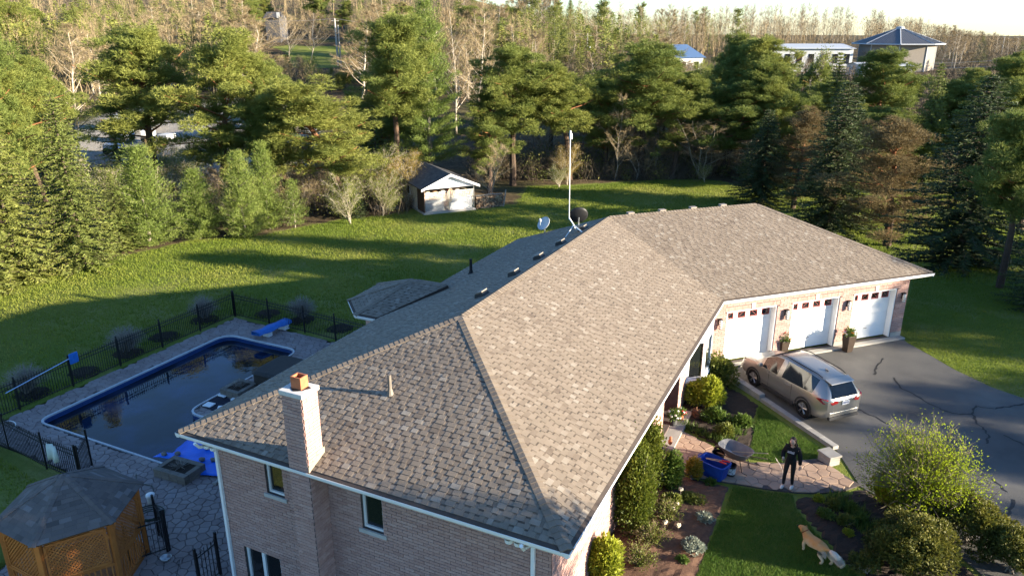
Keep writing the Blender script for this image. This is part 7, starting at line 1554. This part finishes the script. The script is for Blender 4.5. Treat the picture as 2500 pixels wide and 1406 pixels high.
# fill of the wood behind: same kinds, told apart by nothing
rw_ = random.Random(77)
def skyline(u, p):
    """highest picture row the filling trees may reach at a column"""
    D = (p[0]-CAM[0])*HF[0]+(p[1]-CAM[1])*HF[1]
    far_ = float(np.interp(u, [-200, 1250, 1550, 1700, 1900, 2050, 2200, 2330, 2450, 2650], [-200, -40, 5, 15, 2, 8, 32, 62, 82, 90]))
    if D < 172: far_ = max(far_, float(np.interp(u, [1600, 1640, 1730, 1800, 1850, 2060, 2090, 2320, 2360], [0, 142, 142, 100, 128, 132, 168, 172, 110])))
    if D < 205 and 625 < u < 870: far_ = max(far_, 168 if u > 770 else 130)
    return far_
def fill(kinds, n, xr, yr, hr_, rr_, name, label, group):
    for _ in range(n):
        p = G(rw_.uniform(*xr), rw_.uniform(*yr)); 
        if sdpoly(GRAV, np.array([p[0]]), np.array([p[1]]))[0] > -1 or sdpoly(FARLAWN, np.array([p[0]]), np.array([p[1]]))[0] > -5: continue
        h = rw_.uniform(*hr_); u_ = proj_px(*p)[0]; h = min(h, height_at(p, skyline(u_, p)+rw_.uniform(0, 18)))
        if h < 1.5: continue
        plant(rw_.choice(kinds), (p[0], p[1], p[2]-.1), h, h*rw_.uniform(*rr_), name, label, group=group)
fill(['edge_bare'], 46, (1180, 1860), (345, 440), (3.5, 8.5), (.3, .5), 'bare_tree', 'leafless tree in the shaded wood edge behind the lawn', 'leafless trees of the wood edge')
fill(['scots'], 14, (1250, 1900), (330, 415), (7, 11), (.26, .36), 'pine_tree', 'pine among the shaded trees of the wood behind the lawn', 'pines inside the wood')
fill(['scots', 'far_spruce'], 16, (1900, 2520), (300, 420), (8, 13), (.22, .32), 'evergreen_tree', 'evergreen in the mixed wood below the octagonal building', 'evergreens of the right wood')
fill(['scots', 'spruce'], 12, (0, 230), (330, 480), (9, 14), (.2, .3), 'evergreen_tree', 'evergreen in the wood at the upper left', 'evergreens of the upper left wood')
fill(['bare'], 46, (-20, 640), (105, 260), (9, 14), (.32, .45), 'bare_tree', 'leafless tree of the brown hillside wood at upper left', 'leafless trees of the hillside')
fill(['bare'], 34, (820, 1300), (90, 250), (10, 15), (.3, .42), 'bare_tree', 'leafless tree of the hillside wood behind the tallest pine', 'leafless trees behind the tallest pine')
fill(['far_spruce', 'scots', 'spruce'], 75, (-20, 1400), (75, 200), (10, 16), (.2, .28), 'evergreen_tree', 'evergreen standing among leafless trees on the hillside', 'evergreens of the hillside')
fill(['far_spruce'], 12, (520, 860), (140, 210), (6, 11), (.24, .32), 'evergreen_tree', 'evergreen near the far lane and lawn', 'evergreens by the far lane')
fill(['aspen', 'green_aspen', 'bare'], 46, (1250, 1800), (85, 165), (13, 18), (.16, .24), 'aspen_tree', 'slender pale-stemmed tree in the far wood left of the white building', 'slender trees of the far wood')
fill(['aspen'], 80, (1650, 2330), (98, 118), (14, 18), (.12, .17), 'aspen_tree', 'slender leafless tree in the far row behind the white building', 'slender leafless trees of the far row')
fill(['bare', 'aspen', 'bare', 'far_spruce'], 44, (2280, 2540), (102, 190), (7, 12), (.22, .4), 'far_tree', 'far tree at right towards the horizon', 'far trees at right')
fill(['bare'], 24, (1380, 1700), (150, 240), (6, 10), (.3, .45), 'bare_tree', 'leafless tree around the utility pole in the middle distance', 'leafless trees of the middle distance')
fill(['far_spruce'], 12, (1330, 1640), (150, 250), (5, 8), (.3, .42), 'evergreen_tree', 'rounded evergreen around the utility pole in the middle distance', 'evergreens of the middle distance')
fill(['scots', 'far_spruce'], 26, (230, 1010), (350, 455), (7, 12), (.2, .3), 'evergreen_tree', 'evergreen in the second row behind the young pines and shed', 'evergreens of the second row')
fill(['edge_bare', 'green_bush'], 30, (230, 1000), (440, 560), (2.5, 5.5), (.35, .5), 'shrubby_tree', 'shrubby growth filling the wood edge behind the young pines', 'shrubs of the left wood edge')
fill(['scots'], 10, (1900, 2500), (400, 470), (7, 10), (.28, .36), 'pine_tree', 'pine filling the gap between the right-hand spruces', 'pines of the right-hand group')
# trees outside the frame on the right whose shade falls across the drive, side lawn and gazebo
for (x, y, h, k) in ((47, 10, 8.2, 'scots'), (50, 14.5, 7.4, 'bare'), (48, 19.5, 10, 'bare'), (51, 24.5, 8.4, 'scots'), (54, 20.5, 8.8, 'scots'), (44, 22.5, 6.6, 'edge_bare'), (47, 28, 9.0, 'spruce'), (52, 32, 11.5, 'scots'), (45, 36, 12, 'spruce'), (38, 34, 10, 'scots'), (56, 40, 14, 'spruce'), (36, 41, 12, 'spruce'), (21, 1.8, 6.9, 'white_pine'), (33, 8.5, 3.6, 'bare'), (60, 6, 9.5, 'spruce')):  # the white pine is added, unseen, to keep sun off the gazebo
    plant(k, (x, y, 0), h, h*(.33 if x > 29 else .32), 'evergreen_tree', 'unseen tree beyond the right edge casting shade into the yard', group='trees right of the driveway')
# undergrowth along the wood edge: twigs nobody could count
def undergrowth():
    rn = np.random.RandomState(9); out = []; rr = []
    spots = []
    for _ in range(260): spots.append(G(rn.uniform(1160, 1850), rn.uniform(395, 440)))
    for _ in range(120): spots.append(G(rn.uniform(640, 1000), rn.uniform(430, 525)))
    for _ in range(90): spots.append(G(rn.uniform(230, 720), rn.uniform(420, 560)))
    for _ in range(60): spots.append(G(rn.uniform(1950, 2450), rn.uniform(380, 440)))
    for p in spots:
        n = 36; s = rn.uniform(.7, 1.6); b = np.array(p)+rn.normal(0, .35*s, (n, 3))*np.array([1, 1, 0]); d = rn.normal(0, .5, (n, 3))+np.array([0, 0, 1.]); l_ = rn.uniform(.7, 2.4, n)*s; t = spikes(b, d, l_, rn.uniform(.01, .022, n), rn); out.append(t); rr.append(rn.uniform(0, 1, n))
        mid = b+nrmz(d)*l_[:, None]*rn.uniform(.3, .8, (n, 1)); out.append(spikes(mid, d+rn.normal(0, .8, (n, 3)), l_*.5, .009, rn)); rr.append(rn.uniform(0, 1, n)); out.append(spikes(mid, d+rn.normal(0, .8, (n, 3)), l_*.4, .009, rn)); rr.append(rn.uniform(0, 1, n))
    me = tri_mesh('undergrowth', np.concatenate(out), np.concatenate(rr)); me.materials.append(M('brush_twigs', [(.07, .055, .04), (.13, .10, .07), (.20, .16, .11)], rough=.9, aw=.6)); o = bpy.data.objects.new('undergrowth', me); COL.objects.link(o); tag(o, 'tangle of bare brush under the trees along the wood edge', 'undergrowth', kind='stuff')
undergrowth()
def edge_leaves():
    rn = np.random.RandomState(19); out = []; rr = []
    for _ in range(260):
        p = np.array(G(*[(rn.uniform(1150, 1860), rn.uniform(392, 446)), (rn.uniform(640, 1000), rn.uniform(420, 525)), (rn.uniform(240, 720), rn.uniform(420, 565)), (rn.uniform(1950, 2480), rn.uniform(380, 470))][rn.choice(4, p=[.55, .2, .15, .1])])); n = 70; s = rn.uniform(.5, 1.3); b = p+rn.normal(0, .5*s, (n, 3))*np.array([1, 1, 0])+np.array([0, 0, 1])*rn.uniform(.1, 2.4, (n, 1))*s
        out.append(spikes(b, rn.normal(size=(n, 3)), rn.uniform(.12, .26, n), rn.uniform(.04, .08, n), rn)); rr.append(np.clip(rn.uniform(0, 1)+rn.uniform(-.2, .2, n), 0, 1))
    me = tri_mesh('understorey_leaves', np.concatenate(out), np.concatenate(rr)); me.materials.append(M('understorey', [(.05, .065, .015), (.10, .12, .025), (.17, .17, .04), (.22, .17, .06)], rough=.6, aw=.7, transl=.35)); o = bpy.data.objects.new('understorey_leaves', me); COL.objects.link(o); tag(o, 'scattered young leaves of the undergrowth along the wood edge', 'undergrowth', kind='stuff')
edge_leaves()

# the far wood that reads as one mass: low-detail trees joined by kind
def far_wood(name, label, n, xr, yr, mat, seed, ever=False, hr_=(9, 15), keep=None):
    rn = np.random.RandomState(seed); out = []; rr = []
    for _ in range(n):
        p = np.array(G(rn.uniform(*xr), rn.uniform(*yr))); X, Y = np.array([p[0]]), np.array([p[1]])
        if max(sdpoly(GRAV, X, Y)[0], sdpoly(FARLAWN, X, Y)[0], sdpoly(FARROAD, X, Y)[0]) > -1.5: continue
        if any(abs((p[0]-bx)*HF[0]+(p[1]-by)*HF[1]) < 14 and abs((p[0]-bx)*HR[0]+(p[1]-by)*HR[1]) < br for bx, by, br in KEEP): continue
        h = rn.uniform(*hr_); s = rn.uniform(.1, .9); h = min(h, height_at(p, skyline(proj_px(*p)[0], p)+rn.uniform(0, 14)))
        if h < 1.2: continue
        if ever:
            m = 340; f = rn.uniform(0, 1, m)**.8; a = rn.uniform(0, 6.28, m); r = h*.2*(1-f)**.8*rn.uniform(.4, 1, m); b = p+np.stack([np.cos(a)*r, np.sin(a)*r, h*(.08+.9*f)], -1)
            out.append(spikes(b, np.stack([np.cos(a), np.sin(a), rn.uniform(-.2, .6, m)], -1), rn.uniform(.4, .85, m), rn.uniform(.07, .15, m), rn)); rr.append(np.clip(s+rn.uniform(-.3, .3, m), 0, 1))
        else:
            m = 170; f = rn.uniform(.2, 1, m); a = rn.uniform(0, 6.28, m); r = h*.22*np.sin(np.pi*np.clip(f, .05, .97))**.7*rn.uniform(.1, 1, m); b = p+np.stack([np.cos(a)*r, np.sin(a)*r, h*f*.88], -1)
            out.append(spikes(b, np.stack([np.cos(a)*.6, np.sin(a)*.6, rn.uniform(.4, 1.6, m)], -1)+rn.normal(0, .5, (m, 3)), rn.uniform(.5, 1.4, m), rn.uniform(.018, .04, m), rn)); rr.append(np.clip(s+rn.uniform(-.3, .3, m), 0, 1))
            st = 3; out.append(spikes(p+rn.normal(0, .5, (st, 3))*np.array([1, 1, 0]), rn.normal(0, .12, (st, 3))+np.array([0, 0, 1.]), np.full(st, h*.9), .09, rn)); rr.append(np.full(st, .95))
    if not out: return
    me = tri_mesh(name, np.concatenate(out), np.concatenate(rr)); me.materials.append(mat); o = bpy.data.objects.new(name, me); COL.objects.link(o); tag(o, label, 'wood', kind='stuff')
far_wood('far_bare_wood', 'brown leafless wood covering the hillside at the upper left', 520, (-120, 1300), (20, 235), twig_m, 5)
far_wood('far_bare_wood', 'grey leafless wood along the far skyline at right', 520, (1250, 2700), (92, 150), twig_m, 6, hr_=(8, 13))
far_wood('far_evergreen_wood', 'dark evergreens scattered through the far wood', 330, (-120, 1720), (78, 230), spruce_m, 7, ever=True, hr_=(7, 13))
far_wood('far_green_wood', 'yellow-green young leaves in the far wood', 260, (-100, 1900), (80, 220), budleaf_m, 8, hr_=(10, 15))
far_wood('middle_brush', 'brown brush in the middle distance between wood and white building', 420, (1150, 2700), (150, 300), MATS['brush_twigs'], 12, hr_=(3, 6.5))
# ------------------------------------------------------------------ far buildings, poles, yard
def along(px, py, D):
    """place at forward distance D along pixel column px, on the terrain"""
    d = ray(px, py); t = D/float(d@np.array([HF[0], HF[1], 0])); p = CAM+t*d; return np.array([p[0], p[1], hz(p[0], p[1])])
roofblue_m = M('standing_seam', [(.15, .155, .17), (.19, .195, .21)], rough=.55, aw=.1, metal=.5); tan_m = M('tan_siding', [(.19, .165, .14), (.23, .20, .17)], rough=.7, aw=.1); farwhite_m = M('far_white', [(.42, .43, .44), (.5, .51, .52)], rough=.6, aw=.1); blueroof_m = M('blue_roof', [(.09, .15, .26), (.12, .19, .32)], rough=.35, aw=0, metal=.3)
c = along(2185, 150, 178); k = pxsize(c)
oct_ = thing('octagonal_building', 'large octagonal tan building with shallow blue-grey metal roof', 'building', tuple(c)); Rw = 84/k; Re = 102/k; h1 = (68+FPX*0-0)/k*1.0; zt_ = height_at(c, 104); zp = height_at(c, 68); o8 = [Vector((c[0]+Rw*math.cos(R(22.5+45*i)-YAW), c[1]+Rw*math.sin(R(22.5+45*i)-YAW), c[2])) for i in range(8)]; e8 = [Vector((c[0]+Re*math.cos(R(22.5+45*i)-YAW), c[1]+Re*math.sin(R(22.5+45*i)-YAW), c[2]+zt_-.3)) for i in range(8)]; pk = Vector((c[0], c[1], c[2]+zp))
for i in range(8):
    a, b_ = o8[i], o8[(i+1) % 8]; m = MB(); m.add([a-Vector((0, 0, 6)), b_-Vector((0, 0, 6)), b_+Vector((0, 0, zt_)), a+Vector((0, 0, zt_))], [(0, 1, 2, 3)]); m.build('wall', tan_m, oct_)
    m = MB(); q = 14; p0, p1 = e8[i], e8[(i+1) % 8]; m.add([p0, p1, pk], [(0, 1, 2)]); rp_ = m.build('roof_panel', roofblue_m, oct_)
    nn = (p1-p0).cross(pk-p0).normalized()*.06
    for j in range(1, q):
        s = j/q; lo = p0.lerp(p1, s); f_ = 1-abs(2*s-1); md_ = p0.lerp(p1, .5).lerp(pk, f_) ; hi = lo+(pk-p0.lerp(p1, .5))*f_; m = MB(); m.tube([lo+nn, hi+nn], .035, 4, cap=False); m.build('roof_seam', roofblue_m, rp_)
    m = MB(); m.tube([p0, pk], .12, 6); m.build('ridge_cap', M('far_trim', [(.35, .37, .4), (.4, .42, .45)], aw=0) if i == 0 else MATS['far_trim'], oct_); m = MB(); m.tube([p0, p1], .14, 6); m.build('gutter', MATS['far_trim'], oct_)
    m = MB(); m.tube([a-Vector((0, 0, 3)), a+Vector((0, 0, zt_))], .12, 6); m.build('corner_trim', MATS['far_trim'], oct_)
m = MB(); m.lathe([(.9, -.35), (.8, .15), (.001, .3)], pk, 10); m.build('roof_cap', MATS['far_trim'], oct_)
def barn(px, D, wpx, eave, ridge, depth, label, wallm, roofm, name, windows=0, rot=0):
    c = along(px, 150, D); k = pxsize(c); L_ = wpx/k; ze = height_at(c, eave); zr = height_at(c, ridge); t = thing(name, label, 'building', tuple(c)); a = -YAW+rot; ux = Vector((math.cos(a), math.sin(a), 0)); uy = Vector((-math.sin(a), math.cos(a), 0)); C_ = Vector(c)
    def P(u, v, z): return C_+ux*u+uy*v+Vector((0, 0, z))
    h = L_/2
    m = MB(); m.add([P(-h, 0, -4), P(h, 0, -4), P(h, depth, -4), P(-h, depth, -4), P(-h, 0, ze), P(h, 0, ze), P(h, depth, ze), P(-h, depth, ze), P(-h, depth/2, zr), P(h, depth/2, zr)], [(0, 1, 5, 4), (1, 2, 6, 9, 5), (2, 3, 7, 6), (3, 0, 4, 8, 7)]); m.build('wall', wallm, t)
    m = MB(); o_ = .5; m.add([P(-h-o_, -o_, ze-.15), P(h+o_, -o_, ze-.15), P(h+o_, depth/2, zr+.1), P(-h-o_, depth/2, zr+.1), P(h+o_, depth+o_, ze-.15), P(-h-o_, depth+o_, ze-.15)], [(0, 1, 2, 3), (3, 2, 4, 5)]); m.build('roof', roofm, t)
    for i in range(windows): u = -h+L_*(i+.5)/windows; m = MB(); m.add([P(u-.6, -.05, ze*.35), P(u+.6, -.05, ze*.35), P(u+.6, -.05, ze*.75), P(u-.6, -.05, ze*.75)], [(0, 1, 2, 3)]); m.build('window', glass_m, t)
    return t
barn(1965, 172, 230, 118, 110, 14, 'long low white building with pale roof behind the pines', farwhite_m, M('pale_roof', [(.36, .38, .41), (.43, .45, .48)], rough=.5, aw=0), 'white_building', 8)
barn(1685, 165, 82, 140, 112, 12, 'small house with bright blue metal roof and white gable', farwhite_m, blueroof_m, 'blue_roofed_house', 2, rot=.5)
barn(2170, 160, 120, 160, 156, 8, 'low white lean-to at the foot of the octagonal building', farwhite_m, MATS['pale_roof'], 'white_annex', 3)
barn(674, 232, 34, 44, 30, 8, 'dark far house with a white door at the end of the lane', M('far_dark_wall', [(.06, .06, .07), (.09, .09, .1)], aw=0), M('far_dark_roof', [(.05, .05, .055), (.07, .07, .075)], aw=0), 'far_house', 0)
fc = along(678, 30, 231.5); kk = pxsize(fc); m = MB(); m.box((fc[0], fc[1], fc[2]+height_at(fc, 38)), (7/kk, .1, 13/kk), -YAW); o = m.build('far_white_door', farwhite_m, None); tag(o, 'white door panel leaning at the front of the dark far house', 'door')
polew_m = M('pole_wood', [(.36, .33, .29), (.45, .42, .37)], rough=.9, aw=0)
def pole(px, base, top, label, arm=True, xf=False, th=.15):
    p = G(px, base); h = height_at(p, top); t = thing('utility_pole', label, 'utility pole', p); m = MB(); m.tube([(p[0], p[1], p[2]-.5), (p[0]-.1, p[1], p[2]+h)], [th*1.2, th*.8], 8); m.build('pole', polew_m, t)
    if arm: m = MB(); m.box((p[0], p[1], p[2]+h-.5), (1.8, .1, .12), -YAW); m.build('crossarm', polew_m, t)
    if xf: m = MB(); m.lathe([(.001, 0), (.28, 0), (.28, .9), (.001, .95)], (p[0]+.45, p[1], p[2]+h*.52), 10); m.build('transformer', MATS['far_trim'], t)
    return Vector((p[0], p[1], p[2]+h))
u1 = pole(826, 162, 46, 'taller pale utility pole by the far lawn', th=.22); u2 = pole(833, 163, 62, 'shorter pale pole right beside the taller one', arm=False, th=.18); u3 = pole(1433, 165, 82, 'utility pole with transformer in the middle distance', xf=True); u4 = pole(2440, 160, 90, 'thin white pole among far trees at right', arm=False, th=.1)
wire_m = M('wire', [(.35, .34, .33), (.4, .39, .38)], aw=0)
def wire(a, b_, sag, label, r=.028):
    m = MB(); m.tube([a.lerp(b_, i/16)-Vector((0, 0, sag*4*(i/16)*(1-i/16))) for i in range(17)], r, 4, cap=False); o = m.build('power_line', wire_m, None); tag(o, label, 'cable')
e0 = Vector(along(470, 60, 190)); e0.z = u1.z+1; wire(e0, u1, 1.0, 'upper cable left of the tall far pole'); wire(u1, u3, 1.5, 'cable between the two far utility poles'); wire(e0-Vector((0, 0, 4.5)), u1-Vector((0, 0, 4.2)), .8, 'lower cable left of the tall far pole'); wire(u1-Vector((0, 0, 4.2)), u3-Vector((0, 0, 3.4)), 1.4, 'lower cable between the two far utility poles')
e1 = Vector(along(2600, 120, 140)); e1.z = u3.z-3.5
for i in range(2): wire(Vector(along(2040, 150, 150))+Vector((0, 0, 3.4+i)), e1+Vector((0, 0, i-1)), .5, ('lower', 'upper')[i]+' cable crossing in front of the octagonal building')
# yard with white trailers, tank and heaps
def yard_box(px, py, wpx, hpx, dpt, mat, name, label, cat, wheels=True, rot=.2, roofm=None):
    p = G(px, py); k = pxsize(p); L_, h = wpx/k, hpx/k; a = -YAW+rot; t = thing(name, label, cat, p); C_ = Vector(p); m = MB(); m.box((p[0], p[1], p[2]+.7+h/2), (L_, dpt, h), a); m.build('box_body', mat, t, bevel=.08)
    ux = Vector((math.cos(a), math.sin(a), 0)); uy = Vector((-math.sin(a), math.cos(a), 0))
    if wheels:
        for u in (-.3, .3):
            for v in (-1, 1): q = C_+ux*u*L_+uy*v*dpt*.45; m = MB(); m.lathe([(.001, -.14), (.45, -.14), (.45, .14), (.001, .14)], (q.x, q.y, q.z+.45), 12, M=Matrix.Rotation(a, 3, 'Z') @ Matrix.Rotation(math.pi/2, 3, 'X')); m.build('wheel', tyre_m, t)
        m = MB(); m.box((p[0], p[1], p[2]+.62), (L_*.95, dpt*.5, .16), a); m.build('chassis', dark_m, t)
        q = C_+ux*L_*.5-uy*0; m = MB(); m.add([C_+ux*L_*.22-uy*(dpt/2+.01)+Vector((0, 0, .8+h*.5)), C_+ux*L_*.42-uy*(dpt/2+.01)+Vector((0, 0, .8+h*.5)), C_+ux*L_*.42-uy*(dpt/2+.01)+Vector((0, 0, .6+h*.85)), C_+ux*L_*.22-uy*(dpt/2+.01)+Vector((0, 0, .6+h*.85))], [(0, 1, 2, 3)]); m.build('window', glass_m, t)
    return t
yard_box(302, 318, 40, 26, 2.4, farwhite_m, 'white_trailer', 'white box trailer behind the forked pine', 'trailer'); yard_box(352, 312, 46, 20, 2.6, M('cream', [(.5, .46, .38), (.58, .54, .46)], aw=0), 'cream_trailer', 'long cream trailer right of the white one', 'trailer', rot=0); yard_box(300, 345, 44, 16, 2.2, M('pale_blue_van', [(.42, .48, .58), (.5, .56, .66)], aw=0), 'pale_van', 'pale blue van in the front of the gravel yard', 'van', rot=-.15); yard_box(365, 345, 30, 15, 2.0, farwhite_m, 'white_van', 'white van beside the dark pine trunk', 'van', rot=.3); yard_box(280, 375, 36, 12, 2.0, MATS['pale_blue_van'], 'pale_van', 'pale blue van half hidden by the left spruce', 'van', rot=.1)
yard_box(410, 352, 26, 12, 2.0, farwhite_m, 'white_van', 'white vehicle right of the dark pine trunk', 'van', rot=-.2)
for (px, py, wpx, hpx, mt, lb, cat) in ((640, 300, 52, 46, rock_m, 'grey pointed rock pile at the right end of the yard', 'rock pile'), (700, 318, 60, 42, M('pale_heap', [(.34, .30, .25), (.44, .39, .33)], scale=4, aw=0, bump=.8, bscale=6), 'pale earth heap right of the rock pile', 'earth heap'), (345, 385, 40, 14, M('rust_heap', [(.16, .09, .06), (.24, .15, .1)], scale=4, aw=0), 'low brown scrap heap in the yard', 'scrap heap')):
    p = G(px, py); k = pxsize(p); m = MB(); m.blob((p[0], p[1], p[2]), (wpx/k/2, wpx/k/2, hpx/k), 16, 12, .14); o = m.build('heap', mt, None); tag(o, lb, cat)
